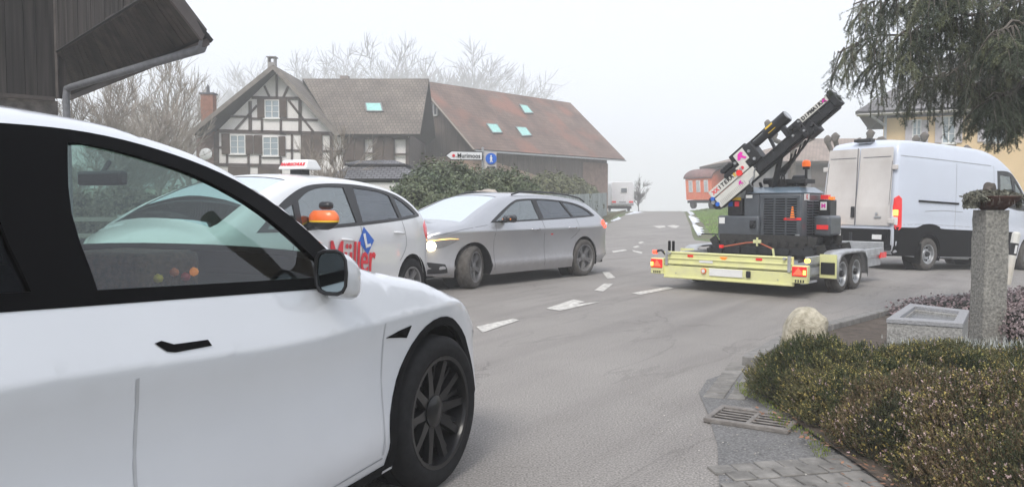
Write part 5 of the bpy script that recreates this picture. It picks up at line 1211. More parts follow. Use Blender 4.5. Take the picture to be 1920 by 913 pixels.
# roofs
q = MB(); ap = P3(640, 68); e0 = P3(28, 562); e1 = P3(1112, 572); yf, yb = HY-.9, HY+9
sl_ = lambda a, yf=yf, yb=yb: (Vector((a.x, yf, a.z)), Vector((a.x, yb, a.z)))
(e0f, e0b), (apf, apb), (e1f, e1b) = sl_(e0), sl_(ap), sl_(e1)
q.slab(e0b, e0f, apf, apb, .16); q.slab(e1f, e1b, apb, apf, .16); 
rz0, rz1 = P3(1130, 568), P3(1705, 572); yr = HY+4.6; rt = hz_(735, 150, yr); rt2 = hz_(1592, 172, yr)
q.slab((rz0.x-.3, HY-.55, rz0.z), (rz1.x, HY-.55, rz0.z), (rz1.x, yr, rt.z), (rz0.x-3.5, yr, rt.z), .16)
q.slab((rz1.x, HY+9.6, rz0.z), (rz0.x-3.5, HY+9.6, rz0.z), (rz0.x-3.5, yr, rt.z), (rz1.x, yr, rt.z), .16)
ro_ = q.build('roof', roofm, house, 0)
q = MB()     # barge boards
q.bar(e0f+Vector((0, -.03, -.1)), apf+Vector((0, -.03, -.1)), .05, .24, up=Vector((0, 1, 0)).cross(apf-e0f)); q.bar(apf+Vector((0, -.034, -.1)), e1f+Vector((0, -.034, -.1)), .05, .24, up=Vector((0, 1, 0)).cross(e1f-apf))
q.build('barge_board', mat('weathered_board', (.20, .175, .155), .85, var=.25, vs=2), house, 0)
q = MB(); wx = P3(1350, 375); 
def roofpt(px, py, A_, B_, D_):      # a pixel's point on the roof plane through three points
    n = (B_-A_).cross(D_-A_); r = ray(px, py); o = Vector((0, 0, CAMH)); t = (A_-o).dot(n)/r.dot(n); return o+r*t, n.normalized()
def skylight(par, pxs, A_, B_, D_, m=None):
    pts = []
    for p in pxs:
        w_, n = roofpt(*p, A_, B_, D_); n = n if n.y < 0 or n.z > 0 else -n; n = n if n.z > 0 else -n; pts.append(w_+n*.07)
    q = MB(); q.add(pts, [(0, 1, 2, 3)]); q.add([p-n*.09 for p in pts], [(3, 2, 1, 0)])
    for i in range(4): q.bar(pts[i], pts[(i+1) % 4], .08, .08, up=n)
    o = q.build('skylight', mat('skylight_frame', (.2, .2, .2), .5), par, 0)
    g = MB(); g.add([p+n*.03 for p in pts], [(0, 1, 2, 3)]); g.build('pane', mat('skylight_glass', (.30, .62, .55), .08, spec=1), o, 0)
A_ = Vector((rz0.x-.3, HY-.55, rz0.z)); B_ = Vector((rz1.x, HY-.55, rz0.z)); D_ = Vector((rz1.x, yr, rt.z))
skylight(ro_, [(685, 196), (714, 196), (718, 211), (688, 211)], A_, B_, D_)
brick = mat('brick_red', (.28, .125, .08), .9, var=.2, vs=6, bump=.2, bs=25)
q = MB(); c0 = hz_(122, 270, HY+1.5); q.box((c0.x, HY+1.5, (c0.z+2.9)/2), (.72, .6, c0.z-2.9)); ch = q.build('chimney', brick, house, 0)
q = MB(); q.box((c0.x, HY+1.5, c0.z+.04), (.86, .74, .1)); q.cyl((c0.x-.02, HY+1.5, c0.z+.25), .11, .4, 10, r2=.09); q.cyl((c0.x-.02, HY+1.5, c0.z+.52), .11, .22, 10, r2=.01); q.build('chimney_cap', mat('chimney_grey', (.09, .09, .1), .7), ch, 0)
ch.location = (0, 0, 0)
q = MB(); c1 = hz_(598, 70, HY+3.0); q.box((c1.x, HY+3, c1.z-.3), (.42, .5, 1.2)); c2 = q.build('chimney', mat('chimney_plaster', (.3, .28, .27), .9), house, 0)
q = MB(); q.box((c1.x, HY+3, c1.z+.62), (.56, .6, .06))
for sx in (-.18, .18): q.box((c1.x+sx, HY+3, c1.z+.45), (.06, .5, .3))
q.build('chimney_cap', mat('chimney_slab', (.22, .21, .2), .8), c2, 0)
q = MB(); c3 = hz_(1138, 150, yr+.4); q.box((c3.x, yr+.4, c3.z-.2), (.5, .5, .7)); q.build('chimney', mat('chimney_low', (.28, .24, .22), .9), house, 0)
# brick lean-to under the left eave
q = MB(); a = P3(20, 590); b = P3(178, 545); wallpoly(q, [(a.x, gz), (b.x-.05, gz), (b.x-.05, b.z), (a.x, a.z)], HY+.2, HY+4); q.build('brick_lean_to', mat('old_brick', (.20, .13, .11), .9, var=.3, vs=5), house, 0)
q = MB(); q.bar(P3(22, 580, -.6), P3(22, 900, -.6), .14, .14); q.bar(P3(170, 560, .1), P3(170, 900, .1), .14, .14); q.build('corner_post', timber, house, 0)
dish = thing('satellite_dish', 'small white satellite dish at the left corner of the half-timbered house', 'satellite dish', tuple(at(385, 289, 44.9)))
q = MB(); q.lathe([(0, .06), (.15, .05), (.28, .01), (.36, -.04), (.35, -.055), (.15, .03), (0, .04)], 24, Matrix.Rotation(R(75), 4, 'X')); q.build('dish', bframe, dish, 50)
q = MB(); q.tube([(0, .0, -.1), (0, -.35, .15)], .02, 6); q.tube([(0, .05, 0), (0, .25, -.1), (0, 1.0, -.12)], .03, 6); q.build('dish_arm', M['steel'], dish)

# ------------------------------------------------------------------ barn with red-brown roof
hb = Vector((.67, .743, 0)).normalized(); nb_ = Vector((.743, -.669, 0)).normalized(); RA = Vector((-6.45, 54.7, 0)); LB = 16.9; rh_, eh = 9.55, 4.66; bw = 5.5
barn = thing('red_roofed_barn', 'big barn with long red-brown tiled roof and skylights behind the hedge', 'barn', (0, 0, 0))
barnroof = roof_mat('barn_tiles', (.16, .108, .088), (.21, .14, .11), (.07, .05, .045), .24, .32, patch=(.26, .125, .09))
f0 = RA-hb*0; r0 = Vector((f0.x, f0.y, rh_)); r1 = r0+hb*LB
def E_(t, s_, z): p = RA+hb*t+nb_*s_; return Vector((p.x, p.y, z))
q = MB(); q.slab(E_(0, bw, eh), E_(LB, bw, eh), r1, r0, .18); q.slab(E_(LB, -bw, eh), E_(0, -bw, eh), r0, r1, .18); br = q.build('roof', barnroof, barn, 0)
wb = 4.6; wz = eh+(bw-wb)*.89-.25
q = MB()
def gable(t, t2): 
    pts = [(-wb, gz), (wb, gz), (wb, wz), (0, rh_-.3), (-wb, wz)]; n = 5
    return [E_(t, s_, z) for s_, z in pts]+[E_(t2, s_, z) for s_, z in pts]
q.add(gable(.8, LB-1.2), [(4, 3, 2, 1, 0), (5, 6, 7, 8, 9)]+[(i, (i+1) % 5, (i+1) % 5+5, i+5) for i in range(5)])
planks = mat('barn_planks', (.085, .062, .052), .9, var=.3, vs=3, col2=(.17, .13, .11), stretch=(3, 3, .25), bump=.3, bs=9)
q.build('plank_wall', planks, barn, 0)
q = MB(); sand = mat('sandstone_wall', (.40, .27, .20), .9, var=.2, vs=2, bump=.2, bs=15)
q.add([E_(.75, -wb-.02, gz), E_(.75, wb+.05, gz), E_(.75, wb+.05, 4.35), E_(.75, -wb-.02, 4.35), E_(7.5, wb+.05, gz), E_(7.5, wb+.05, 3.1)], [(3, 2, 1, 0), (1, 4, 5, 2)]); q.build('stone_wall', sand, barn, 0)
q = MB(); q.add([E_(12.5, wb+.06, gz), E_(LB-1.15, wb+.06, gz), E_(LB-1.15, wb+.06, wz-.9), E_(12.5, wb+.06, wz-.9)], [(0, 1, 2, 3)]); q.build('brick_panel', mat('barn_brick', (.26, .17, .13), .9, var=.2, vs=3), barn, 0)
q = MB(); q.bar(E_(-.02, 0, rh_-.05), E_(-.02, bw, eh-.05), .06, .28, up=hb); q.bar(E_(-.02, 0, rh_-.05), E_(-.02, -bw, eh-.05), .06, .28, up=hb); q.build('barge_board', mat('barn_bargeboard', (.28, .24, .2), .8), barn, 0)
q = MB(); q.bar(E_(0, bw+.05, eh-.12), E_(LB, bw+.05, eh-.12), .14, .1); q.build('gutter', M['steel'], barn, 0)
for s_ in (.28, .88):
    q = MB(); w2 = .36
    for zz in (7.15, 8.05): q.bar(E_(.72, s_, zz), E_(.72, s_+w2, zz), .08, .1)
    for sy in (0, w2): q.bar(E_(.72, s_+sy, 7.15), E_(.72, s_+sy, 8.05), .08, .10, up=nb_)
    wi = q.build('window', bframe, barn, 0); g = MB(); g.add([E_(.735, s_, 7.15), E_(.735, s_+w2, 7.15), E_(.735, s_+w2, 8.05), E_(.735, s_, 8.05)], [(0, 1, 2, 3)]); g.build('pane', mat('barn_pane', (.1, .11, .12), .2), wi, 0)
A_, B_, D_ = E_(0, bw, eh), E_(LB, bw, eh), r0
for s_ in ([(911, 234), (931, 235), (941, 251), (923, 251)], [(966, 240), (985, 241), (996, 256), (978, 257)], [(973, 198), (987, 200), (999, 214), (983, 214)]): skylight(br, s_, A_, B_, D_)

# ------------------------------------------------------------------ dark wooden barn with canopy eave, upper left
D1 = Vector((-.656, .755, 0)); D2 = Vector((.755, .656, 0)); KC = Vector((-6.76, 12, 0))
oldb = thing('dark_timber_barn', 'dark weathered plank barn with boarded eave and grey downpipe in the upper left corner', 'barn', (0, 0, 0))
pm = bpy.data.materials.new('weathered_planks'); pm.use_nodes = True; nt = pm.node_tree; p = nt.nodes['Principled BSDF']; p.inputs['Roughness'].default_value = .9
tc = N(nt, 'TexCoord'); mp__ = N(nt, 'Mapping'); mp__.inputs['Scale'].default_value = (14, 14, .5); nt.links.new(tc.outputs['Object'], mp__.inputs[0])
n1 = N(nt, 'TexNoise'); n1.inputs['Scale'].default_value = 1.5; n1.inputs['Detail'].default_value = 8; nt.links.new(mp__.outputs[0], n1.inputs['Vector'])
rr = N(nt, 'ValToRGB'); rr.color_ramp.elements[0].position = .33; rr.color_ramp.elements[0].color = (.008, .007, .007, 1); rr.color_ramp.elements[1].position = .72; rr.color_ramp.elements[1].color = (.065, .056, .053, 1); nt.links.new(n1.outputs[0], rr.inputs[0])
gi = N(nt, 'NewGeometry'); mi_ = N(nt, 'MapRange'); mi_.inputs[3].default_value = .65; mi_.inputs[4].default_value = 1.3; nt.links.new(gi.outputs['Random Per Island'], mi_.inputs[0]); hh = N(nt, 'HueSaturation'); nt.links.new(rr.outputs[0], hh.inputs['Color']); nt.links.new(mi_.outputs[0], hh.inputs['Value']); nt.links.new(hh.outputs[0], p.inputs['Base Color'])
q = MB(); rp = random.Random(8)
def planks_run(q, o, d, L, z0f, z1f, th=.03, wmin=.14, wmax=.24):
    t = 0
    while t < L:
        w_ = rp.uniform(wmin, wmax); a = o+d*(t+.004); b = o+d*(t+w_-.006); nrm = Vector((d.y, -d.x, 0)); off = rp.uniform(0, .012)
        za, zb_ = z0f(t), z0f(t+w_); 
        P_ = [a+nrm*off, b+nrm*off]; Q_ = [p_-nrm*th for p_ in P_]
        vs = [Vector((P_[0].x, P_[0].y, za)), Vector((P_[1].x, P_[1].y, zb_)), Vector((P_[1].x, P_[1].y, z1f)), Vector((P_[0].x, P_[0].y, z1f)), Vector((Q_[0].x, Q_[0].y, za)), Vector((Q_[1].x, Q_[1].y, zb_)), Vector((Q_[1].x, Q_[1].y, z1f)), Vector((Q_[0].x, Q_[0].y, z1f))]
        q.add(vs, [(0, 1, 2, 3), (7, 6, 5, 4), (0, 4, 5, 1), (1, 5, 6, 2), (2, 6, 7, 3), (3, 7, 4, 0)]); t += w_
planks_run(q, KC-D2*3.4, D2, 3.4, lambda t: 2.86, 6.2)
planks_run(q, KC, -D1, 5.2, lambda t: 3.56, 6.2)
nA, nB = Vector((D2.y, -D2.x, 0)), Vector((-D1.y, D1.x, 0))
for a_, b_, za_ in ((KC-D2*3.4, KC, 2.86), (KC, KC-D1*5.2, 3.58)):
    d_ = (b_-a_).normalized(); n_ = Vector((d_.y, -d_.x, 0)); q.bar(a_-n_*.05+Vector((0, 0, (za_+6.2)/2)), b_-n_*.05+Vector((0, 0, (za_+6.2)/2)), .02, 6.2-za_)
q.build('plank_wall', pm, oldb, 0)
q = MB(); q.bar(KC+Vector((0, 0, 0))-D2*0+Vector((.02, -.03, 2.86)), KC+Vector((.02, -.03, 6.2)), .04, .04)
q.bar(KC-D2*3.4+Vector((0, -.08, 2.84)), KC+Vector((0, -.08, 2.84)), .06, .06)
q.bar(KC-D1*0+Vector((.03, 0, 3.55)), KC-D1*5.2+Vector((.03, 0, 3.55)), .05, .06); q.build('wall_beam', mat('beam_grey', (.07, .06, .055), .85, var=.3, vs=6), oldb, 0)
q = MB(); q.add([KC-D2*3.4+Vector((0, 0, -.1)), KC+Vector((0, 0, -.1)), KC+Vector((0, 0, 2.82)), KC-D2*3.4+Vector((0, 0, 2.82))], [(0, 1, 2, 3)])
so = q.build('stone_base', mat('rubble_stone', (.07, .065, .06), .9, var=.5, vs=6, col2=(.22, .2, .18), bump=.6, bs=9), oldb, 0)
eF = Vector((-7.55, 13.65, 3.12)); eN = eF-D1*6.35    # eave far and near ends
iF = KC+Vector((0, 0, 3.5))+D1*.2; iN = KC-D1*4.9+Vector((0, 0, 3.5))
q = MB(); nS = 44
for k in range(nS):        # soffit boards run from the wall to the eave
    a = (k+.04)/nS; b = (k+.96)/nS
    p0, p1, p2, p3 = iF.lerp(iN, a), iF.lerp(iN, b), eF.lerp(eN, b), eF.lerp(eN, a); dz = Vector((0, 0, rp.uniform(0, .012)))
    q.add([p0+dz, p1+dz, p2+dz, p3+dz, p0+Vector((0, 0, .03)), p1+Vector((0, 0, .03)), p2+Vector((0, 0, .03)), p3+Vector((0, 0, .03))], [(0, 1, 2, 3), (7, 6, 5, 4), (0, 4, 5, 1), (1, 5, 6, 2), (2, 6, 7, 3), (3, 7, 4, 0)])
q.build('soffit', mat('soffit_boards', (.018, .015, .014), .9, var=.3, vs=5, col2=(.055, .043, .036), island=.35), oldb, 0)
q = MB(); upv = Vector((0, 0, .07)); ex = D2*.12+Vector((0, 0, -.08))
q.slab(eN+ex+upv, eF+ex+upv, iF+upv+Vector((0, 0, .0)), iN+upv, .04)
for k in range(14): q.tube([eN.lerp(eF, 0)+upv*1.3+(iN-eN)*(k/14)+D1*-.02, eN.lerp(eF, 0)+upv*1.3+(iN-eN)*(k/14)+D1*.3], .03, 6)
q.build('roof', roof_mat('old_tiles', (.08, .065, .06), (.12, .1, .09), (.03, .03, .03)), oldb, 0)
q = MB(); q.bar(eN-D1*.03+Vector((0, 0, .02)), iN-D1*.03+Vector((0, 0, .02)), .03, .16); q.bar(eN+ex*.5+Vector((0, 0, -.0)), eF+ex*.5, .03, .07); q.build('barge_board', mat('pale_board', (.11, .095, .09), .85), oldb, 0)
zinc = mat('zinc_gutter', (.17, .175, .19), .6, .0, var=.2, vs=10)
g0 = at(384, 72, eN.y+.15); g1 = at(378, 92, eN.y+.2); kc = Vector((KC.x+.12, KC.y-.12, 0)); b1 = at(126, 166, kc.y); 
q = MB(); q.tube([g0+Vector((0, 0, .05)), g0, g1.lerp(g0, .35), g1, g1+(b1-g1)*.04, g1+(b1-g1)*.97, b1, b1+Vector((-.02, 0, -.12)), Vector((b1.x-.02, b1.y, 0))], .05, 10); q.build('downpipe', zinc, oldb, 50)

# ------------------------------------------------------------------ yellow house, background right
YY = 42.0; yA = at(1657, 215, YY); YR = R(-27); yh = thing('yellow_house', 'pale yellow rendered house with grey tiled roof behind the van and spruce', 'house', (yA.x, YY, 0), YR)
yw = mat('yellow_render', (.70, .52, .30), .9, var=.08, vs=.6, bump=.1, bs=12)
yd = Vector((math.cos(YR), math.sin(YR), 0)); yn = Vector((-yd.y, yd.x, 0))
def PY(u, v, off=0):      # pixel -> local (x, 0, z) on the facade
    r = ray(u, v); o = Vector((0, 0, CAMH)); A0 = Vector((yA.x, YY, 0))+yn*off; t = (A0-o).dot(yn)/r.dot(yn); p = o+r*t; return Vector(((p-A0).dot(yd), 0, p.z))
zt = yA.z; LW = 13.0; q = MB(); q.box((LW/2, 4, zt/2-.4), (LW, 8, zt+.4)); q.build('rendered_wall', yw, yh, 0)
q = MB(); yroof = roof_mat('grey_tiles', (.15, .145, .15), (.2, .19, .19), (.07, .07, .075), .24, .3); eL = -1.3; X1 = LW+1; ez = zt+.12; rz_ = zt+3.8
q.slab((eL, -1, ez), (X1, -1, ez), (X1-3, 4, rz_), (3.6, 4, rz_), .2); q.slab((eL, 9, ez), (eL, -1, ez), (3.6, 4, rz_), (3.6, 4, rz_), .2); q.slab((X1, 9, ez), (eL, 9, ez), (3.6, 4, rz_), (X1-3, 4, rz_), .2)
q.build('roof', yroof, yh, 0)
q = MB(); q.box(((eL+X1)/2, -.5, zt-.03), (X1-eL-.05, .95, .05)); q.build('soffit', mat('soffit_pale', (.5, .48, .46), .8), yh, 0)
q = MB(); q.bar((.1, -.1, zt), (.1, -.1, 0), .12, .12); q.bar((.1, -.1, zt-.6), (-.7, -.9, zt), .1, .1); q.build('downpipe', mat('pipe_grey', (.42, .43, .46), .5), yh, 0)
M['pale_shutter'] = mat('pale_shutter', (.50, .47, .5), .7)
for (u0, v0, u1, v1) in [(1842, 214, 1886, 266), (1762, 220, 1796, 268), (1706, 226, 1732, 268), (1935, 206, 1985, 266)]:
    window(yh, u0+6, v0, u1-6, v1, Y=0, P=PY, name='window')
    for (a_, b_) in ((u0-8, u0+4), (u1-4, u1+8)): q = MB(); a, b = PY(a_, v0), PY(b_, v1); q.box(((a.x+b.x)/2, -.05, (a.z+b.z)/2), (abs(b.x-a.x), .06, abs(a.z-b.z))); q.build('shutter', M['pale_shutter'], yh, 0)
# ------------------------------------------------------------------ grey barn behind the drilling rig
gb = thing('grey_farm_building', 'long grey farm building with brown roof, seen behind the drilling rig and its beacon', 'farm building', (0, 0, 0))
GY = 58.0; a, b = at(1372, 302, GY), at(1640, 302, GY); r_a, r_b = at(1512, 260, GY+5), at(1680, 260, GY+5); base_ = ground_h(20, GY)-.3
q = MB(); q.box(((a.x+b.x+3)/2+.6, GY+5, (a.z+base_)/2), (b.x+3-a.x-2, 8.6, a.z-base_)); q.build('wall', mat('grey_boards', (.17, .165, .17), .9, var=.2, vs=1, stretch=(4, 4, .3)), gb, 0)
groof = roof_mat('brown_tiles', (.27, .21, .175), (.33, .26, .22), (.12, .1, .09), .26, .34)
q = MB(); q.slab((a.x, GY, a.z), (b.x+4, GY, a.z), (b.x+3, GY+5, r_a.z), (r_a.x, GY+5, r_a.z), .2); q.slab((a.x, GY+10, a.z), (a.x, GY, a.z), (r_a.x, GY+5, r_a.z), (r_a.x, GY+5, r_a.z), .2); q.slab((b.x+4, GY+10, a.z), (a.x, GY+10, a.z), (r_a.x, GY+5, r_a.z), (b.x+3, GY+5, r_a.z), .2); q.build('roof', groof, gb, 0)
q = MB()
for x_ in (1500, 1545): c = at(x_, 325, GY); q.box((c.x, GY+.68, c.z-.2), (1.3, .1, 1.6))
q.build('barn_door', mat('door_brown', (.10, .08, .07), .8), gb, 0)

# ------------------------------------------------------------------ well house roof in front of the farmhouse
wh = thing('garden_pavilion', 'small pavilion with grey hipped shingle roof in front of the half-timbered house', 'pavilion', (0, 0, 0)); WY = 25.0
c = at(703, 322, WY); shing = roof_mat('slate_shingles', (.14, .14, .15), (.2, .2, .21), (.06, .06, .065), .18, .12)
def hip(q, cx, cy, zb_, zt_, wx_, wy_, tx, ty):
    lo = [(cx-wx_, cy-wy_, zb_), (cx+wx_, cy-wy_, zb_), (cx+wx_, cy+wy_, zb_), (cx-wx_, cy+wy_, zb_)]; hi = [(cx-tx, cy-ty, zt_), (cx+tx, cy-ty, zt_), (cx+tx, cy+ty, zt_), (cx-tx, cy+ty, zt_)]
    for i in range(4): q.slab(lo[i], lo[(i+1) % 4], hi[(i+1) % 4], hi[i], .06)
z335 = at(703, 336, WY).z; z308 = at(703, 309, WY).z; z300 = at(703, 301, WY).z
q = MB(); hip(q, c.x, WY+1, z335, z308, 1.5, 1.5, .8, .8); hip(q, c.x, WY+1, z308+.03, z300+.03, .95, .95, .55, .55); q.build('roof', shing, wh, 0)
q = MB()
for sx in (-1.15, 1.15):
    for sy in (-.1, 2.1): q.box((c.x+sx, WY+sy, z335/2), (.14, .14, z335))
q.box((c.x, WY-.1, .45), (2.3, .1, .9)); q.build('timber_post', timber, wh, 0)

# ------------------------------------------------------------------ caravan and construction wagon on the crest
cy_ = 70.0; cp = at(1167, 392, cy_); cz = ground_h(cp.x, cy_)
cv = thing('caravan', 'white caravan seen from the back at the top of the road beside the fence', 'caravan', (cp.x, cy_, cz), 0)
wht = mat('caravan_white', (.74, .74, .76), .4, var=.04)
q = MB(); q.prism([(-1.0, .5), (1.0, .5), (1.0, 2.2), (.94, 2.5), (.8, 2.62), (-.8, 2.62), (-.94, 2.5), (-1.0, 2.2)], 0, 4.6, lambda x, y, z: (x, z, y)); q.build('body', wht, cv, 40, bevel=.06)
q = MB(); q.box((.12, -.02, 1.85), (.62, .04, .5)); w_ = q.build('window', bframe, cv, bevel=.05); q = MB(); q.box((.12, -.05, 1.85), (.5, .02, .38)); q.build('pane', mat('caravan_pane', (.14, .16, .18), .15), w_)
for sx in (-.75, .75): q = MB(); q.box((sx, -.03, .85), (.36, .05, .14)); q.build('tail_light', M['red_lens'], cv)
q = MB(); q.box((0, -.04, .86), (.6, .04, .14)); q.box((0, -.03, .66), (1.9, .08, .14)); q.build('bumper', M['steel'], cv, bevel=.02)
q = MB(); q.box((0, 2.2, .36), (1.7, 3.6, .25)); q.build('chassis', M['black_matt'], cv)
for sd in (1, -1): q = MB(); q.cyl((sd*.86, 2.2, .31), .31, .18, 20, 'x'); q.build('wheel', M['rubber'], cv)
wy = 63.0; w0 = at(1336, 397, wy)
wg = thing('construction_wagon', 'orange-red site wagon with barrel roof and three white windows on the green bank', 'wagon', (w0.x, wy, ground_h(w0.x, wy)+.05), 0)
wg.rotation_euler = (0, R(-4.5), R(24))
rm2 = mat('wagon_red', (.80, .15, .06), .75, var=.12, vs=2, col2=(.84, .24, .11))
# local: x to the right = gable side, y away
q = MB(); W2 = 1.25; L2 = 3.4; z0_, z1_ = .75, 2.45
arc = [(-W2, z0_), (W2, z0_), (W2, z1_)]+[(W2*math.cos(a), z1_+.62*math.sin(a)) for a in [math.pi*k/12 for k in range(1, 12)]]+[(-W2, z1_)]
q = MB(); q.prism(arc, 0, L2, lambda x, y, z: (x+1.3, z, y)); q.build('body', rm2, wg, 30)
q = MB(); ro2 = [(W2*1.04*math.cos(a), z1_+.66*math.sin(a)+.02) for a in [math.pi*k/14 for k in range(15)]]
vs = [(x+1.3, y, z) for y in (-.12, L2+.12) for x, z in ro2]; q.add(vs, [(i, i+1, i+16, i+15) for i in range(14)]); r_o = q.build('roof', mat('wagon_roof', (.22, .12, .11), .8, var=.2, vs=3), wg, 50); s_ = r_o.modifiers.new('s', 'SOLIDIFY'); s_.thickness = .06
for yy_ in (.7, 1.7, 2.7):
    for sd in (0,):
        q = MB(); q.box((1.3-W2-.02, yy_, 1.85), (.05, .5, .95)); w_ = q.build('window', bframe, wg, 0); q = MB(); q.box((1.3-W2-.05, yy_, 1.85), (.02, .36, .8)); q.build('pane', mat('wagon_pane', (.55, .58, .6), .2), w_, 0)
q = MB(); q.box((1.3, L2/2, .58), (2.1, L2+.3, .2)); q.build('chassis', M['black_matt'], wg)
for yy_ in (.5, L2-.5):
    for sx in (-.95, .95): q = MB(); q.cyl((1.3+sx, yy_, .34), .34, .2, 18, 'x'); q.build('wheel', M['rubber'], wg)
# ------------------------------------------------------------------ bare winter trees
def bare_tree(name, seed, H, r0, levels=5, spread=.55, upw=.25, nb=3, twig_r=.006, first=.25, sub=.72, limit=26000):
    rg = random.Random(seed); tr = MB(); cr = MB()
    def grow(p, d, L, r, lev):
        if len(cr.v) > limit*4: return
        n = 4 if lev > 1 else 3; pts = [p]; dd = d.copy()
        for k in range(n):
            dd = (dd+Vector((rg.uniform(-1, 1), rg.uniform(-1, 1), rg.uniform(-.6, 1)))*.16+Vector((0, 0, upw*.2))).normalized(); pts.append(pts[-1]+dd*L/n)
        rs = [r*(1-.45*k/n) for k in range(n+1)]
        (tr if lev == levels else cr).tube(pts, rs, 7 if lev == levels else (4 if lev > levels-2 else 3), lev == levels)
        if lev == 0: return
        for k in range(nb+(1 if lev < levels-1 else 0)+(2 if lev == levels else 0)):
            f = rg.uniform(first if lev == levels else .25, 1) if k else 1.0; i = min(n-1, int(f*n)); q = pts[i].lerp(pts[i+1], f*n-i)
            a = rg.uniform(0, 2*math.pi); t = (pts[i+1]-pts[i]).normalized(); u = t.cross(Vector((.3, .5, .8))).normalized(); v = t.cross(u); sp_ = rg.uniform(.5, 1.25)*spread*(1 if k else .4)
            nd = (t*math.cos(sp_)+(u*math.cos(a)+v*math.sin(a))*math.sin(sp_)).normalized()
            grow(q, nd, L*sub*rg.uniform(.75, 1.15), max(twig_r, rs[i]*.62), lev-1)
    grow(Vector((0, 0, -.1)), Vector((0, 0, 1)), H*.36, r0, levels)
    return tr, cr
bark = mat('bark_grey', (.12, .105, .09), .9, var=.3, vs=6)
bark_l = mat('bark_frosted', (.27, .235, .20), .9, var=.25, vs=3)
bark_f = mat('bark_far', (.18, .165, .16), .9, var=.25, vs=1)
def tree_thing(name, label, cat, loc, tr, cr, m, group=None, rz=0, sc=1):
    t = thing(name, label, cat, loc, rz, group); tr.build('trunk', m, t, 60); cr.build('crown', m, t, 0); t.scale = (sc, sc, sc); return t
near = []
T1 = bare_tree('t', 3, 8.0, .16, 5, .6, .3, 3, .012); T2 = bare_tree('t', 9, 7.0, .13, 5, .7, .25, 4, .011, first=.1, limit=16000)
tA = tree_thing('bare_tree', 'bushy bare pale-twigged tree left of the brick chimney, directly below the downpipe', 'tree', (at(210, 300, 33).x, 33, 0), *T2, bark_l)
tB = tree_thing('bare_tree', 'slender bare tree rising highest between the barn eave and the brick chimney', 'tree', (at(300, 300, 38).x, 38, 0), *T1, bark_l, sc=1.15)
spots = [(160, 30, .8, 1.1, 'low bare tree with fine twigs beside the foot of the downpipe'), (355, 52, 1.5, 2.2, 'tall bare tree just behind the brick chimney of the half-timbered house'), (255, 44, 1.25, 3.9, 'tall hazy bare tree behind the pale-twigged bushes on the left')]
for px, Y, sc, rz, lab in spots:
    c = copy_tree(tA if sc < 1 else tB); c.location = (at(px, 300, Y).x, Y, ground_h(at(px, 300, Y).x, Y)); c.scale = (sc,)*3; c.rotation_euler.z = rz; c['label'] = lab
# hazy wood on the ridge: each tree is its own object
F = [bare_tree('f', s, 15, .30, 5, .78, .05, 4, .03, limit=15000, first=.3) for s in (21, 22, 23)]
fh = [max(v[2] for v in f[1].v) for f in F]
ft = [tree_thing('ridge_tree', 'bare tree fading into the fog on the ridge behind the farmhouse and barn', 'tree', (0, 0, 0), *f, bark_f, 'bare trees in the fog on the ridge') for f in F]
ridge = [(385, 108, 150), (432, 100, 135), (480, 95, 120), (520, 112, 110), (565, 105, 98), (610, 96, 96), (650, 110, 84), (700, 98, 82), (742, 104, 66), (790, 96, 56), (835, 106, 68), (872, 99, 84), (905, 108, 104), (330, 90, 150), (290, 100, 160), (240, 92, 170), (180, 96, 175), (460, 84, 150), (590, 84, 128), (765, 86, 100)]
rgt = random.Random(5)
for k, (px, Y, ytop) in enumerate([(a, b*3.8, c) for a, b, c in ridge]):
    s = ft[k % 3]; c = s if k < 3 else copy_tree(s); p = at(px, ytop, Y); zg = ground_h(p.x, Y); hgt = p.z-zg; c.location = (p.x, Y, zg); f = hgt/fh[k % 3]; c.scale = (f*1.1, f*1.1, f); c.rotation_euler.z = rgt.uniform(0, 6)
# bare shrub by the caravan
Tb = bare_tree('t', 31, 3.4, .05, 4, .75, .2, 4, .02, first=.05)
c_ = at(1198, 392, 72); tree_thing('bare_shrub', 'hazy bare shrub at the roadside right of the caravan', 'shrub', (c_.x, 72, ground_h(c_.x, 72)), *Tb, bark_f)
c_ = at(622, 330, 23.5); sh0 = tree_thing('pale_shrub', 'pale leafless shrub in front of the half-timbered gable, left of the pavilion roof', 'shrub', (c_.x, 23.5, .3), *bare_tree('t', 33, 3.2, .035, 4, .6, .3, 5, .008, first=.05), bark_l)
# pollarded plane trees
def pollard(loc, sc, lab, seed):
    rg = random.Random(seed); t = thing('pollard_tree', lab, 'tree', loc); q = MB(); q.tube([(0, 0, 0), (.05, 0, 1.2), (0, 0, 2.4)], [.17, .14, .12], 10); q.build('trunk', bark, t, 60); c = MB()
    for k in range(5):
        a = 2*math.pi*k/5+rg.uniform(-.4, .4); L = rg.uniform(.9, 1.5); e = Vector((math.cos(a)*L, math.sin(a)*L*.8, 2.4+rg.uniform(.6, 1.5))); m = Vector((math.cos(a)*L*.7, math.sin(a)*L*.5, 2.5+.2*e.z*.3))
        c.tube([(0, 0, 2.3), m, e], [.1, .085, .11], 8); c.tube([e-Vector((0, 0, .1)), e+Vector((.03, 0, .12)), e+Vector((0, 0, .26))], [.11, .19, .05], 8)
        c.tube([m, m+Vector((.1, .05, .28))], [.07, .10], 7)
    c.build('crown', bark, t, 60); t.scale = (sc,)*3; return t
for k, (px, py, Y, lab) in enumerate([(1602, 230, 34, 'pollarded tree with knobbly fists between the drill mast and the yellow house'), (1487, 205, 40, 'pollarded tree mostly hidden behind the drill mast'), (1700, 238, 34, 'pollarded tree close in front of the yellow house wall beside its downpipe'), (1762, 258, 33, 'pollarded tree in front of the yellow house, furthest from its downpipe')]):
    p = at(px, py, Y); pollard((p.x, Y, p.z-4.2), 1.0, lab, k)

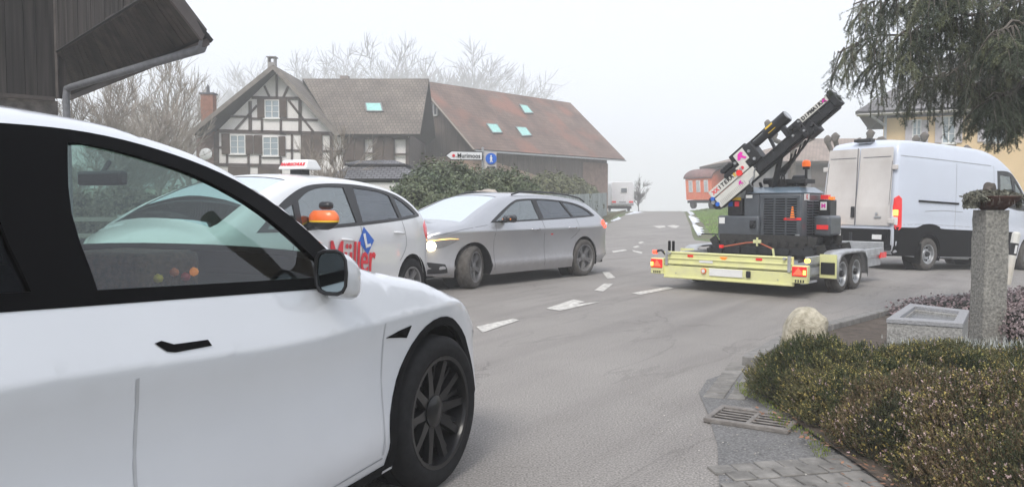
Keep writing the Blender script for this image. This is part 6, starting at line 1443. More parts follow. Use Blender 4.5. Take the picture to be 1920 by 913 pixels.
# ------------------------------------------------------------------ leafy hedges
def blob(seed, dims, bumps=.18, n=40):
    """lumpy ellipsoid-box radius function"""
    rg = np.random.default_rng(seed); ph = rg.uniform(0, 6.28, (6, 3)); fr = rg.uniform(1.5, 6, (6, 3))
    def f(P):     # P: unit directions (n,3) -> multiplier
        m = np.ones(len(P))
        for a, b in zip(ph, fr): m += bumps/2.4*np.sin(P[:, 0]*b[0]+a[0])*np.sin(P[:, 1]*b[1]+a[1])*np.sin(P[:, 2]*b[2]+a[2])
        return m
    return f
def foliage(name, par, centers, n, leaf, m, seed, core=None, flat=0, up=0, depth=.75, asp=.5):
    """centers: list of (cx,cy,cz,rx,ry,rz); leaves spread through the outer shell of the lumps"""
    rg = np.random.default_rng(seed); Cs, Ns = [], []
    vol = np.array([c[3]*c[4]*c[5] for c in centers])**(2/3); cnt = (n*vol/vol.sum()).astype(int)
    for k, (cx, cy, cz, rx, ry, rz) in enumerate(centers):
        D = unit(rg.normal(size=(cnt[k], 3))); D[:, 2] = np.where(D[:, 2] < -.4, -D[:, 2]*.5, D[:, 2]); D = unit(D); f = blob(seed+k, None)(D*2)
        r = (depth+(1-depth)*rg.random(cnt[k])**.5)*f*(1+rg.exponential(.035, cnt[k])); P = D*r[:, None]*[rx, ry, rz]+[cx, cy, cz]; Cs.append(P); Ns.append(unit(D/[rx, ry, rz]))
    C = np.concatenate(Cs); Nn = unit(np.concatenate(Ns)+rg.normal(0, .55, (len(C), 3))+[0, 0, up]); A = unit(np.cross(Nn, rg.normal(size=C.shape))); B = np.cross(Nn, A)
    s = leaf*rg.uniform(.6, 1.35, (len(C), 1)); keep = C[:, 2] > .02
    o = quads(name, C[keep], (A*s*asp)[keep], (B*s)[keep], m, par)
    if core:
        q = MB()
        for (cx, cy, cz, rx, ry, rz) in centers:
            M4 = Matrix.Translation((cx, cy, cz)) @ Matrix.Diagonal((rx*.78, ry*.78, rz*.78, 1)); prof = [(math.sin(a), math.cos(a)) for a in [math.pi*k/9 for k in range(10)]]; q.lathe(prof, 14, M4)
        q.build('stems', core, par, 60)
    return o
leaf_dk = mat('laurel_leaf', (.055, .085, .04), .5, var=.3, vs=2.5, col2=(.13, .15, .075), island=.5, spec=.6)
leaf_ol = mat('conifer_leaf', (.09, .10, .045), .7, var=.3, vs=1.8, col2=(.155, .16, .08), island=.4)
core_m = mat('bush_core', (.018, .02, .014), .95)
h1 = thing('laurel_hedge', 'tall dark green laurel hedge behind the silver estate car, left of the standing boulder', 'hedge', (0, 0, 0))
cx = lambda px, Y: at(px, 350, Y).x
foliage('foliage', h1, [(cx(802, 17), 17, .9, .95, .8, 1.0), (cx(830, 17.3), 17.3, 1.15, .95, .8, 1.0), (cx(862, 17.2), 17.2, 1.1, .7, .8, .85)], 48000, .034, leaf_dk, 1, core_m)
h2 = thing('laurel_hedge', 'dark green laurel hedge right of the standing boulder, under the blue footpath sign', 'hedge', (0, 0, 0))
foliage('foliage', h2, [(cx(915, 18.4), 18.4, 1.05, .75, .7, .98), (cx(955, 18.2), 18.2, 1.05, .75, .8, .93), (cx(985, 18.4), 18.4, .8, .55, .7, .9)], 38000, .034, leaf_dk, 2, core_m)
h3 = thing('conifer_hedge', 'clipped olive-green conifer hedge behind the corrugated fence in front of the barn', 'hedge', (0, 0, 0))
foliage('foliage', h3, [(1.3, 34, 1.1, .9, 1.9, 1.35), (2.2, 38, 1.2, .9, 2.0, 1.4), (3.05, 42, 1.25, .9, 2.0, 1.3), (3.9, 46, 1.2, .9, 2.0, 1.25), (4.7, 50, 1.15, .9, 2.0, 1.1)], 30000, .08, leaf_ol, 3, core_m)
bl = thing('standing_boulder', 'pale rough boulder standing between the two laurel hedges, showing above the estate car roof', 'boulder', (0, 0, 0))
def rock(name, par, c, r, m, seed, sq=.0, n=22, rings=14):
    rg = random.Random(seed); ph = [(rg.uniform(0, 6), rg.uniform(1, 3.5), rg.uniform(0, 6), rg.uniform(1, 3.5)) for _ in range(6)]; vs = []
    for i in range(rings+1):
        th = math.pi*i/rings
        for k in range(n):
            a = 2*math.pi*k/n; x, y, z = math.sin(th)*math.cos(a), math.sin(th)*math.sin(a), math.cos(th); e = 1-sq
            f = 1+sum(.045*math.sin(x*p[1]*2+p[0])*math.cos(z*p[3]*2+y*2+p[2]) for p in ph)
            sg = lambda t: math.copysign(abs(t)**e, t); vs.append((c[0]+r[0]*f*sg(x), c[1]+r[1]*f*sg(y), c[2]+r[2]*f*sg(z)))
    q = MB(); q.add(vs, [(i*n+k, i*n+(k+1) % n, (i+1)*n+(k+1) % n, (i+1)*n+k) for i in range(rings) for k in range(n)]); return q.build(name, m, par, 70, merge=True)
stone_p = mat('pale_stone', (.34, .30, .26), .9, var=.3, vs=3, bump=.5, bs=14, col2=(.52, .47, .41))
rock('rock', bl, (cx(911, 16.6), 16.6, .75), (.33, .28, .85), stone_p, 4, .25)

# corrugated fence up the lane
fe = thing('corrugated_fence', 'pale green-grey fence of upright panels along the lane below the caravan', 'fence', (0, 0, 0)); fm = mat('fence_grey_green', (.30, .34, .33), .75, var=.15, vs=1.5, island=.18)
q = MB(); y = 26.0
while y < 52:
    x = .2*(y-27.7)+1.25; y2 = y+.32; x2 = .2*(y2-27.7)+1.25; zg = ground_h(x, y); q.bar((x, y, zg+.8), (x2, y2, zg+.8), .03+.02*(int(y*10) % 2), 1.5); y = y2+.03
q.build('panel', fm, fe, 0)
q = MB()
for k in range(11): y = 26+2.6*k; x = .2*(y-27.7)+1.17; q.box((x, y, ground_h(x, y)+.75), (.08, .08, 1.55))
q.build('fence_post', M['steel'], fe, 0)
# direction sign and footpath sign on posts
SY = 19.5
def signbox(par, name, pts, Y, m, th=.03): q = MB(); P = [at(x, y, Y) for x, y in pts]; n = len(P); q.add([(p.x, Y, p.z) for p in P]+[(p.x, Y+th, p.z) for p in P], [tuple(range(n-1, -1, -1)), tuple(range(n, 2*n))]+[(i, (i+1) % n, (i+1) % n+n, i+n) for i in range(n)]); return q.build(name, m, par, 0)
signw = mat('sign_white', (.74, .75, .76), .4, var=.04); signg = mat('sign_grey', (.50, .47, .45), .6)
ds = thing('direction_sign', 'white arrow-shaped direction sign with a red dot pointing left in front of the barn', 'sign', (0, 0, 0))
signbox(ds, 'border', [(834.5, 292), (846, 283), (905, 284.5), (905, 301), (845, 300.5)], SY+.012, M['printblack'])
pn = signbox(ds, 'panel', [(837, 292), (847, 284.5), (903.7, 286), (903.7, 299.6), (846, 299)], SY, signw)
c = at(850.5, 292, SY); q = MB(); q.cyl((c.x, SY-.01, c.z), .035, .02, 18, 'y'); q.build('red_dot', M['red'], pn)
c = at(879, 292.6, SY); text('lettering', 'Murimoos', .158, M['printblack'], pn, frame((c.x, SY-.01, c.z), (1, 0, -.02), (0, 0, 1)), .002, bold=.002, sx=.86)
p0 = at(912, 284, SY); q = MB(); q.cyl((p0.x-.09, SY+.08, (p0.z+.1)/2), .03, p0.z+.1, 12); q.bar((p0.x-.4, SY+.05, p0.z-.08), (p0.x, SY+.05, p0.z-.08), .03, .03); q.build('post', M['steel'], ds)
fs_ = thing('footpath_sign', 'grey sign plate with a round blue footpath sign beside the white direction sign', 'sign', (0, 0, 0))
pl_ = signbox(fs_, 'panel', [(908, 284.5), (931, 286), (931, 318), (908.5, 317.5)], SY-.05, signg); c = at(921, 298, SY)
q = MB(); q.cyl((c.x, SY-.07, c.z), .135, .02, 28, 'y'); d_ = q.build('blue_disc', M['blue'], pl_); 
q = MB(); q.cyl((c.x, SY-.085, c.z+.065), .02, .012, 12, 'y'); q.prism([(-.03, -.09), (-.012, -.09), (.0, -.03), (.018, -.09), (.034, -.09), (.018, -.0), (.03, .0), (.034, .012), (.01, .045), (-.014, .045), (-.035, .0), (-.018, -.0), (-.012, .01)], -.004, .004, lambda x, y, z: (c.x+x, SY-.085+z, c.z+y)); q.build('walker_symbol', M['white'], d_)
q = MB(); b_ = at(921, 314, SY); q.box((b_.x, SY-.065, b_.z), (.2, .02, .03)); q.build('dark_strip', M['printblack'], pl_)
q = MB(); q.cyl((c.x, SY+.02, .95), .03, 1.95, 12); q.build('post', M['steel'], fs_)

# ------------------------------------------------------------------ foreground garden: boulder, trough, pillar, bowl, marker post
stone_y = mat('lichen_granite', (.28, .25, .18), .92, var=.35, vs=16, col2=(.58, .53, .42), bump=.8, bs=45, dirt=((.45, .36, .16), .28, .5))
gp_ = at(1508, 640, 6.5)
b1 = thing('granite_bollard', 'rounded lichen-speckled granite stone at the road edge behind the heather', 'bollard', (gp_.x, 6.5, 0))
rock('stone', b1, (0, 0, .19), (.175, .16, .26), stone_y, 12, .35)
def granite(name, c1, c2, sc=120, tool=0):
    m = mat(name, c1, .88, var=.3, vs=sc, col2=c2, bump=.5, bs=sc*.8); return m
gran = granite('hammered_granite', (.20, .195, .185), (.42, .41, .39), 60)
gran_s = granite('smooth_granite', (.25, .25, .26), (.36, .36, .37), 90)
tr_ = thing('stone_trough', 'square granite water trough with smooth rim between the heather and the stone pillar', 'trough', (0, 0, 0))
FR, FL, RL, RR_ = [at(px, py, Y) for px, py, Y in ((1806, 599, 5.62), (1662, 591, 5.86), (1706, 563, 6.75), (1818, 575, 6.32))]
hgt = .47; pts = [Vector((p.x, p.y, 0)) for p in (FL, FR, RR_, RL)]
def ringbox(q, pts, z0, z1, k_in, ztop_in=None):
    c = sum(pts, Vector())/4; ins = [c+(p-c)*k_in for p in pts]; lo = [Vector((p.x, p.y, z0)) for p in pts]; hi = [Vector((p.x, p.y, z1)) for p in pts]; ih = [Vector((p.x, p.y, z1)) for p in ins]; il = [Vector((p.x, p.y, ztop_in)) for p in ins]
    q.add(lo+hi+ih+il, [(0, 1, 5, 4), (1, 2, 6, 5), (2, 3, 7, 6), (3, 0, 4, 7), (4, 5, 9, 8), (5, 6, 10, 9), (6, 7, 11, 10), (7, 4, 8, 11), (8, 9, 13, 12), (9, 10, 14, 13), (10, 11, 15, 14), (11, 8, 12, 15), (12, 13, 14, 15), (3, 2, 1, 0)])
q = MB(); c = sum(pts, Vector())/4; ringbox(q, [c+(p-c)*.985 for p in pts], -.02, hgt-.03, .72, .30); q.build('basin', gran, tr_, 30, bevel=.006)
q = MB(); ringbox(q, pts, hgt-.03, hgt, .73, hgt-.029); 
bm_ = q; o = q.build('rim', gran_s, tr_, 30, bevel=.004)
me = o.data; bm = bmesh.new(); bm.from_mesh(me); bm.faces.ensure_lookup_table(); bmesh.ops.delete(bm, geom=[f for f in bm.faces if abs(f.normal.z) > .9 and f.calc_center_median().z < hgt-.01 and f.calc_area() > .0], context='FACES'); bm.to_mesh(me); bm.free()
q = MB(); q.add([Vector((p.x, p.y, .415)) for p in [c+(p-c)*.725 for p in pts]], [(0, 1, 2, 3)]); q.build('water', mat('trough_ice', (.20, .21, .22), .15, var=.15, vs=12, spec=.8), tr_, 0)
pr = thing('stone_pillar', 'upright square granite pillar beside the water trough, carrying the planted bowl', 'pillar', (0, 0, 0)); PYY = 7.2
pb, pt_ = at(1850, 660, PYY), at(1857, 394, PYY); gran2 = granite('rough_granite', (.12, .118, .11), (.34, .33, .295), 45)
q = MB(); hw = .104; nz = 14; vs = []; rgp = random.Random(2)
for k in range(nz+1):
    z = pt_.z*k/nz
    for x, y in ((-1, -1), (0, -1.03), (1, -1), (1.02, 0), (1, 1), (0, 1.02), (-1, 1), (-1.02, 0)):
        f = 1+rgp.uniform(-.035, .035); vs.append((pb.x+.0*z+x*hw*f+ (pt_.x-pb.x)*k/nz*.3, PYY+y*hw*f, z))
q.add(vs, [(k*8+j, k*8+(j+1) % 8, (k+1)*8+(j+1) % 8, (k+1)*8+j) for k in range(nz) for j in range(8)]+[tuple(nz*8+j for j in range(8))]); o = q.build('shaft', gran2, pr, 60); o.rotation_euler = (0, 0, 0)
bw_ = thing('planted_bowl', 'terracotta bowl with trailing plants and a round stone on top of the pillar', 'planter', (pt_.x+.02, PYY, pt_.z))
q = MB(); q.lathe([(.0, .0), (.09, .0), (.15, .04), (.20, .085), (.225, .12), (.215, .125), (.18, .09), (0, .07)], 28); q.build('bowl', mat('terracotta_dark', (.085, .04, .03), .85, var=.3, vs=15, bump=.3, bs=40), bw_, 40)
rock('round_stone', bw_, (-.045, -.02, .19), (.055, .05, .06), mat('knob_stone', (.11, .095, .085), .95, var=.3, vs=20, bump=.4, bs=50), 8)
sprig = mat('sedum_frosted', (.085, .08, .06), .9, var=.3, vs=8, col2=(.19, .19, .15), island=.5)
foliage('foliage', bw_, [(-.16, -.05, .10, .13, .12, .075), (-.02, -.02, .125, .16, .14, .055), (.14, 0, .11, .11, .12, .05), (-.22, -.05, .02, .06, .07, .09), (.235, 0, .03, .02, .03, .09), (-.20, -.03, -.06, .03, .04, .05)], 6500, .014, sprig, 4, None, depth=.3)
q = MB(); rgs = random.Random(9)
for k in range(46):
    a = rgs.uniform(0, 6.28); r = rgs.uniform(.16, .24); x, y = r*math.cos(a), r*.9*math.sin(a); L = rgs.uniform(.03, .14 if abs(a-3.1) < .8 or a < .3 else .06); q.tube([(x*.8, y*.8, .12), (x, y, .13), (x*1.12, y*1.1, .10-L*.4), (x*1.14, y*1.1, .1-L)], .0025, 3)
q.build('tendril', bark, bw_, 0)
gpst = gnd(1888, 533); gps = thing('marker_post', 'white leaning road marker post with black band and reflector, right of the stone pillar', 'marker post', (gpst.x, gpst.y, gpst.z-.05))
gps.rotation_euler = (0, R(9), 0)
def postseg(z0, z1, m, name, k=1.0, top=False):
    q = MB(); w0, d0 = .062, .045; sec = [(-w0, d0), (-w0*.9, -d0*.4), (0, -d0), (w0*.9, -d0*.4), (w0, d0)]
    vs = [(x*k, y*k, z) for z in (z0, z1) for x, y in sec]; q.add(vs, [(i, (i+1) % 5, (i+1) % 5+5, i+5) for i in range(5)]+[(4, 3, 2, 1, 0), (5, 6, 7, 8, 9)])
    if top: q.add([(x*(1-.35*f), y*(1-.35*f), z1+.035*f) for f in (0, 1) for x, y in sec], [(i, (i+1) % 5, (i+1) % 5+5, i+5) for i in range(5)]+[(5, 6, 7, 8, 9)])
    return q.build(name, m, gps, 40)
pw = mat('post_white', (.70, .69, .64), .6, var=.1, vs=6, dirt=((.45, .38, .28), .5, .6)); postseg(0, .58, pw, 'post_body'); postseg(.58, .80, M['black'], 'black_band', 1.01); postseg(.80, .97, pw, 'post_top', 1.0, True)
q = MB(); q.box((0, -.05, .69), (.035, .012, .15)); q.build('reflector', M['white'], gps)

# ------------------------------------------------------------------ heather mounds
hm = bpy.data.materials.new('heather_sprigs'); hm.use_nodes = True; nt = hm.node_tree; p = nt.nodes['Principled BSDF']; p.inputs['Roughness'].default_value = .75; p.inputs['Specular IOR Level'].default_value = .3
g = N(nt, 'NewGeometry'); r = N(nt, 'ValToRGB'); r.color_ramp.interpolation = 'LINEAR'
while len(r.color_ramp.elements) < 5: r.color_ramp.elements.new(.5)
for e, (ps, cc) in zip(r.color_ramp.elements, [(0, (.028, .038, .02)), (.3, (.06, .07, .03)), (.55, (.11, .10, .045)), (.78, (.14, .085, .055)), (1, (.25, .19, .11))]): e.position = ps; e.color = (*cc, 1)
n1 = N(nt, 'TexNoise'); n1.inputs['Scale'].default_value = 3.2; n1.inputs['Detail'].default_value = 4; nt.links.new(g.outputs['Position'], n1.inputs['Vector'])
ma = N(nt, 'Math', operation='MULTIPLY_ADD'); nt.links.new(g.outputs['Random Per Island'], ma.inputs[0]); ma.inputs[1].default_value = .75; ms = N(nt, 'MapRange'); ms.inputs[1].default_value = .35; ms.inputs[2].default_value = .65; ms.inputs[3].default_value = -.15; ms.inputs[4].default_value = .4; nt.links.new(n1.outputs[0], ms.inputs[0]); nt.links.new(ms.outputs[0], ma.inputs[2])
nt.links.new(ma.outputs[0], r.inputs[0]); nt.links.new(r.outputs[0], p.inputs['Base Color'])
hm_green = hm.copy(); hm_green.name = 'heather_sprigs_green'
for n_ in hm_green.node_tree.nodes:
    if n_.type == 'VALTORGB':
        for e, cc in zip(n_.color_ramp.elements, [(.022, .036, .016), (.045, .065, .026), (.09, .10, .04), (.12, .10, .05), (.20, .18, .08)]): e.color = (*cc, 1)
blossom = mat('heather_blossom', (.50, .33, .36), .8, var=.2, vs=6, col2=(.62, .50, .42), island=.3)
tipm = mat('heather_tip', (.42, .30, .10), .8, var=.3, vs=6, col2=(.30, .30, .09), island=.35)
frost = mat('frosted_stem', (.42, .44, .42), .9, var=.2, vs=6, island=.3)
def heather(name, label, lumps, n, seed, sprL=.056, hmat=None, blos=.03, tips=.07):
    t = thing(name, label, 'heather bush', (0, 0, 0)); rg = np.random.default_rng(seed); Ps, Ds = [], []
    w = np.array([l[3]*l[4] for l in lumps]); cnt = (n*w/w.sum()).astype(int)
    for k, (cx_, cy_, cz_, rx, ry, rz) in enumerate(lumps):
        D = unit(rg.normal(size=(cnt[k], 3))); D[:, 2] = np.where(D[:, 2] < -.15, -D[:, 2], D[:, 2]); f = blob(seed*7+k, None, .2)(D*2.2); P = D*(f*rg.uniform(.80, 1.0, cnt[k]))[:, None]*[rx, ry, rz]+[cx_, cy_, cz_]
        Ps.append(P); Ds.append(unit(unit(D/[rx, ry, rz])*.75+[0, 0, .75]+rg.normal(0, .3, D.shape)))
    P = np.concatenate(Ps); D = np.concatenate(Ds); ok = P[:, 2] > .03
    for k, (cx_, cy_, cz_, rx, ry, rz) in enumerate(lumps):      # drop what lies deep inside a neighbour
        q_ = ((P-[cx_, cy_, cz_])/[rx, ry, rz]); ok &= (np.linalg.norm(q_, axis=1) > .72)
    P, D = P[ok], D[ok]; m_ = len(P); L = sprL*rg.uniform(.6, 1.15, (m_, 1))
    Cs, Us, Vs = [], [], []
    nl = 7
    for j in range(nl):        # small leaflets in whorls up each sprig
        f = (j+.6)/nl; side = unit(np.cross(D, rg.normal(size=D.shape))); c = P+D*L*f; v = unit(side*.8+D*.9)*L*.17*(1.15-.5*f); u = np.cross(D, side)*L*.055
        Cs += [c+v*.5]; Us += [u]; Vs += [v*.75]
    side = unit(np.cross(D, rg.normal(size=D.shape))); Cs.append(P+D*L*.45); Us.append(side*.0016); Vs.append(D*L*.5)
    quads('foliage', np.concatenate(Cs), np.concatenate(Us), np.concatenate(Vs), hmat or hm, t)
    for nm, fr_, m2, sz in (('blossom', blos, blossom, .006), ('young_tip', tips, tipm, .006)):
        topness = np.clip(D[:, 2], 0, 1); sel = rg.random(m_) < fr_*(.4+1.4*topness*(np.sin(P[:, 0]*5+seed)*np.cos(P[:, 1]*6)+1)); Q = P[sel]; DD = D[sel]; LL = L[sel]; C2, U2, V2 = [], [], []
        for j in range(4): s2 = unit(rg.normal(size=Q.shape)); C2.append(Q+DD*LL*(.7+.1*j)+s2*.004); A = unit(np.cross(s2, DD)); U2.append(A*sz*.7); V2.append(unit(s2+DD)*sz)
        if len(Q): quads(nm, np.concatenate(C2), np.concatenate(U2), np.concatenate(V2), m2, t)
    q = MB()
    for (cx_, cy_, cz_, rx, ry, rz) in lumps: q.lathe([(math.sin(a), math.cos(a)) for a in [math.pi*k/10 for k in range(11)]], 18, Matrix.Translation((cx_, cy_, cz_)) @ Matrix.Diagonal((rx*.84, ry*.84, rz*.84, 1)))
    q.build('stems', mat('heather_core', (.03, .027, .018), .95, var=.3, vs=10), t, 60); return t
heather('heather_bush', 'front mound of pink-flecked heather, nearest the camera and the paving stones', [(2.55, 3.55, .02, .78, .72, .50), (2.2, 4.15, .0, .52, .5, .42), (3.1, 3.9, .02, .75, .6, .45), (2.2, 3.05, 0, .45, .5, .40), (3.4, 3.1, 0, .8, .7, .5)], 80000, 1, blos=.05, tips=.10)
heather('heather_bush', 'rear mound of green heather in front of the granite bollard and water trough', [(2.06, 5.25, 0, .44, .60, .40), (2.75, 5.15, 0, .6, .5, .39), (3.4, 5.0, 0, .65, .5, .37), (4.1, 4.95, 0, .7, .55, .33), (2.0, 4.75, 0, .32, .45, .30)], 72000, 2, blos=.008, tips=.09, hmat=hm_green)
def tufts(name, label, cat, pts, n, h, m, seed, rad=.25, kind=None):
    t = thing(name, label, cat, (0, 0, 0)); rg = np.random.default_rng(seed); base = np.array([pts[i] for i in rg.integers(0, len(pts), n)])+np.concatenate([rg.normal(0, rad, (n, 2)), np.zeros((n, 1))], 1)
    a = rg.uniform(0, 6.28, n); lean = rg.uniform(.2, .9, (n, 1)); V = np.concatenate([np.stack([np.cos(a), np.sin(a)], 1)*lean, np.ones((n, 1))], 1); V = unit(V)*h*rg.uniform(.4, 1.1, (n, 1)); U = np.stack([-np.sin(a), np.cos(a), 0*a], 1)*.0035; quads('foliage', base, U, V, m, t, tri=True); return t
tufts('frosted_grass_tuft', 'frosted pale grass tuft at the foot of the trough and pillar behind the heather', 'grass tuft', [(3.0, 5.55, .3), (3.3, 5.45, .3), (3.7, 5.5, .28), (4.1, 5.7, .25), (3.5, 5.3, .32)], 1700, .085, frost, 8, .18)
purple = mat('frosted_purple_leaf', (.16, .10, .105), .8, var=.3, vs=5, col2=(.34, .28, .28), island=.45)
fb = thing('frosted_shrub', 'low purple-brown shrub with frosted tips to the right of the stone pillar', 'shrub', (0, 0, 0)); 
foliage('foliage', fb, [(4.75, 7.1, .1, .42, .5, .42), (5.3, 7.3, .1, .55, .5, .45), (5.0, 6.5, .05, .5, .4, .35)], 15000, .016, purple, 21, core_m, depth=.65)
fb2 = thing('frosted_shrub', 'low frosted ground-cover shrub behind the trough along the kerb', 'shrub', (0, 0, 0))
foliage('foliage', fb2, [(5.1, 9.1, .0, .8, .4, .26), (6.0, 9.6, .0, .8, .4, .28), (7.2, 10.2, 0, .9, .5, .3)], 12000, .02, purple, 22, core_m, depth=.65)
lm = mat('fallen_leaf', (.20, .09, .05), .8, var=.3, vs=4, col2=(.33, .20, .13), island=.4)
rg = np.random.default_rng(4); n = 420; x = rg.uniform(1.35, 2.1, n); y = rg.uniform(3.2, 5.0, n); okk = x > 1.52+.12*np.sin(y*5); C = np.stack([x, y, np.full(n, .05)], 1)[okk]; a = rg.uniform(0, 6.28, len(C)); s = rg.uniform(.008, .022, (len(C), 1))
o = quads('fallen_leaves', C, np.stack([np.cos(a), np.sin(a), .2*np.cos(a*3)], 1)*s*.6, np.stack([-np.sin(a), np.cos(a), .3*np.sin(a*2)], 1)*s, lm); o['kind'] = 'stuff'
rg = np.random.default_rng(6); n = 900; x = rg.uniform(.75, 2.0, n); y = rg.uniform(3.0, 5.9, n); C = np.stack([x, y, np.full(n, .012)], 1); a = rg.uniform(0, 6.28, n); s = rg.uniform(.0025, .007, (n, 1))
o = quads('grit', C, np.stack([np.cos(a), np.sin(a), 0*a+.3], 1)*s, np.stack([-np.sin(a), np.cos(a), 0*a], 1)*s, mat('grit', (.15, .13, .11), .9, var=.4, vs=30, col2=(.4, .38, .34), island=.4)); o['kind'] = 'stuff'
rg = np.random.default_rng(16)
mo = leafsheet('moss', 700, (1.5, 1.8), (4.0, 5.7), lambda x, y: abs(x-1.63-.03*math.sin(y*9)) < .05, .02, .006, mat('moss', (.16, .2, .03), .9, island=.4), 'stuff', 9, z0=.03)

# ------------------------------------------------------------------ spruce reaching in from the upper right
sr = thing('spruce_tree', 'dark green spruce with long hanging frosted twigs in the upper right corner', 'tree', (0, 0, 0))
ndl = mat('spruce_needles', (.045, .062, .042), .65, var=.3, vs=2.5, col2=(.125, .145, .10), island=.45)
ndl2 = mat('spruce_needles_light', (.14, .16, .085), .65, var=.3, vs=3, col2=(.24, .25, .16), island=.35)
q = MB(); q.tube([(7.6, 9.2, -.2), (7.65, 9.2, 3), (7.6, 9.2, 7)], [.26, .22, .14], 12); q.build('trunk', bark, sr, 60)
rg = np.random.default_rng(77); rr_ = random.Random(77); br_ = MB(); NC, NU, NV = [], [], []; LC, LU, LV = [], [], []
def needles(pts, L, dens, store, spreadn=.5):
    """short needles all round a twig"""
    P = np.array([list(p) for p in pts]); seg = P[1:]-P[:-1]; ln = np.linalg.norm(seg, axis=1); n = max(6, int(ln.sum()*dens)); i = rg.integers(0, len(seg), n); f = rg.random((n, 1)); C = P[i]+seg[i]*f; T = unit(seg[i]); S = unit(np.cross(T, rg.normal(size=C.shape))); D = unit(S*.8+T*.75); l = L*rg.uniform(.6, 1.15, (n, 1))
    store[0].append(C+D*l*.5); store[1].append(unit(np.cross(D, rg.normal(size=C.shape)))*.0016); store[2].append(D*l*.5)
SD, SLt = (NC, NU, NV), (LC, LU, LV)
def strand(p, L, side=True, st=SD):
    """a hanging twig with short side twigs"""
    n = 6; pts = [p]; d = Vector((rr_.uniform(-.25, .25), rr_.uniform(-.25, .25), -1))
    for k in range(n): d = (d+Vector((rr_.uniform(-.12, .12), rr_.uniform(-.12, .12), -.12))).normalized(); pts.append(pts[-1]+d*L/n)
    br_.tube(pts, [.0035]*(n+1), 3, False); needles(pts, .02, 650, st)
    if side:
        m_ = int(L/.05)
        for k in range(m_):
            f = rr_.random(); i = min(n-1, int(f*n)); b = pts[i].lerp(pts[i+1], f*n-i); a = rr_.uniform(0, 6.28); l = rr_.uniform(.04, .11)*(1-.4*f); e = b+Vector((math.cos(a)*.6, math.sin(a)*.6, -.75))*l
            needles([b, e], .018, 700, st)
def spray(p, d, L, st):
    """flat fan-shaped branch end"""
    n = 8; pts = [p]; dd = d.normalized()
    for k in range(n): dd = (dd+Vector((rr_.uniform(-.1, .1), rr_.uniform(-.1, .1), -.20))).normalized(); pts.append(pts[-1]+dd*L/n)
    br_.tube(pts, [.010*(1-.8*k/n) for k in range(n+1)], 4, False); needles(pts, .02, 500, st)
    lat = dd.cross(Vector((0, 0, 1))).normalized()
    for k in range(int(L/.035)):
        f = .08+.92*rr_.random(); i = min(n-1, int(f*n)); b = pts[i].lerp(pts[i+1], f*n-i); sg = rr_.choice((-1, 1)); l = rr_.uniform(.10, .26)*(1.1-.6*f); e = b+(lat*sg*.8+(pts[i+1]-pts[i]).normalized()*.6+Vector((0, 0, rr_.uniform(-.6, -.05)))).normalized()*l
        needles([b, e], .019, 650, st)
        for _ in range(2): h = rr_.random(); b2 = b.lerp(e, h); needles([b2, b2+Vector((rr_.uniform(-1, 1), rr_.uniform(-1, 1), -.8)).normalized()*.06], .017, 650, st)
# main limbs: (start px, end px, depth): surveyed over the photo's crown
limbs = [((1990, -60), (1600, 10), 8.6, 8.0), ((1990, 0), (1572, 92), 8.8, 8.1), ((1990, 40), (1640, 120), 9.2, 8.4), ((1990, -20), (1690, 60), 8.0, 7.4), ((1990, 60), (1730, 150), 8.8, 8.2), ((1990, 90), (1800, 170), 8.3, 7.8), ((2000, 120), (1850, 190), 7.8, 7.4), ((1990, -110), (1640, -60), 8.6, 8.0), ((1990, -80), (1740, -30), 7.6, 7.2), ((2000, 20), (1860, 60), 7.4, 7.0), ((1990, 150), (1880, 200), 8.4, 8.1)]
for li, (a, b, Ya, Yb) in enumerate(limbs):
    A3, B3 = at(*a, Ya), at(*b, Yb); root = Vector((7.62, 9.2, A3.z+.4)); n = 12; pts = [root]+[A3.lerp(B3, k/n)+Vector((0, 0, .05*math.sin(k*1.3+li))) for k in range(n+1)]
    br_.tube(pts, [.03]+[.018*(1-.75*k/n)+.003 for k in range(n+1)], 6, False)
    d = (B3-A3).normalized(); spray(B3-d*.25, d, .42, SD)
    for k in range(40):
        f = rr_.random(); p = A3.lerp(B3, f); sg = rr_.choice((-1, 1)); dr = (d*.55+d.cross(Vector((0, 0, 1)))*sg*.7+Vector((0, 0, rr_.uniform(-.9, .05)))).normalized(); spray(p, dr, rr_.uniform(.25, .5), SLt if rr_.random() < .3 else SD)
    for k in range(26):
        f = rr_.random(); p = A3.lerp(B3, f)+Vector((0, rr_.uniform(-.2, .2), 0)); strand(p, rr_.uniform(.2, .5), True, SD)
for (px, py0, py1) in [(1655, 150, 215), (1678, 150, 213), (1698, 150, 205), (1712, 170, 230), (1735, 165, 248), (1768, 170, 262), (1790, 180, 240), (1812, 160, 250), (1800, 180, 225), (1850, 160, 205), (1862, 170, 290), (1870, 180, 285), (1868, 190, 260), (1888, 170, 286), (1895, 180, 235), (1905, 150, 230), (1745, 160, 225), (1640, 140, 185), (1830, 170, 200), (1916, 150, 245), (1760, 150, 235), (1768, 150, 210)]:
    Y = rr_.uniform(7.4, 8.4); p, e = at(px, py0, Y), at(px, py1, Y); strand(p, (p-e).length, True, SD)
for k in range(150):
    px = rr_.uniform(1600, 1925); top_ = rr_.uniform(-10, 150 if px > 1640 else 90); Y = rr_.uniform(7.3, 8.8); p = at(px, top_, Y); strand(p, rr_.uniform(.22, .5), True, SLt if rr_.random() < .15 else SD)
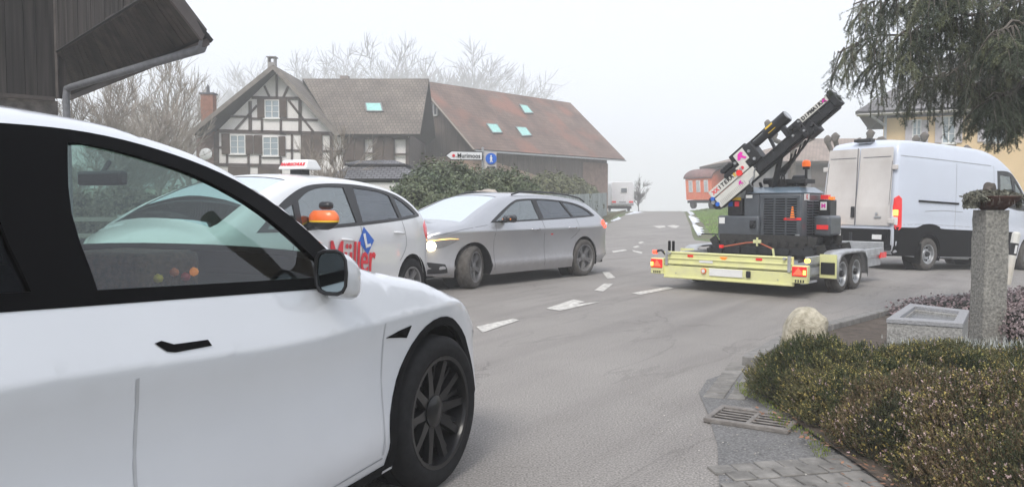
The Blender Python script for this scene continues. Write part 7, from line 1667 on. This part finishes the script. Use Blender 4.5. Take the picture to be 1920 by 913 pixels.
br_.build('branch', bark, sr, 0)
quads('needles', np.concatenate(NC), np.concatenate(NU), np.concatenate(NV), ndl, sr); quads('young_needles', np.concatenate(LC), np.concatenate(LU), np.concatenate(LV), ndl2, sr)

# ------------------------------------------------------------------ yard seen through the crossover's windows
yb_ = thing('notice_board', 'small white notice board standing across the yard, seen through the white crossover windows', 'notice board', tuple(gnd(176, 412))); yb_.location.z = 0
b0 = gnd(176, 412); q = MB(); q.box((0, 0, .75), (.55, .04, .8)); q.build('board', signw, yb_, 0); q = MB()
for sx in (-.2, .2): q.box((sx, .03, .4), (.05, .05, .8))
q.build('post', M['steel'], yb_, 0)
hq = thing('brown_hedge', 'brown leafless hedge across the yard, seen through the white crossover windows', 'hedge', (0, 0, 0))
foliage('foliage', hq, [(-13.5+1.6*k, 21+.25*k, .7, 1.2, .6, 1.0) for k in range(6)], 26000, .05, mat('dry_hedge_leaf', (.10, .085, .06), .85, var=.3, vs=2, col2=(.19, .17, .13), island=.4), 12, core_m)
wf = thing('wooden_rail_fence', 'grey wooden rail fence in front of the brown hedge across the yard', 'fence', (0, 0, 0)); q = MB()
for k in range(8): q.box((-13.5+1.3*k, 19.6, .5), (.1, .1, 1.0))
q.build('fence_post', M['steel'], wf, 0); q = MB()
for z in (.5, .9): q.bar((-13.6, 19.53, z), (-4.3, 19.53, z), .04, .1)
q.build('rail', mat('rail_wood', (.26, .24, .22), .85), wf, 0)
# ------------------------------------------------------------------ fog
hzm = bpy.data.materials.new('fog_air'); hzm.use_nodes = True; nt = hzm.node_tree; nt.nodes.clear(); oo = N(nt, 'OutputMaterial'); pv_ = N(nt, 'VolumePrincipled'); pv_.inputs['Color'].default_value = (.995, .997, 1, 1); pv_.inputs['Density'].default_value = .0039; pv_.inputs['Anisotropy'].default_value = 0
nt.links.new(pv_.outputs[0], oo.inputs['Volume'])
q = MB(); q.box((0, 200, 10.5), (1300, 1100, 51)); hzo = q.build('haze', hzm, None, 0); hzo['kind'] = 'stuff'
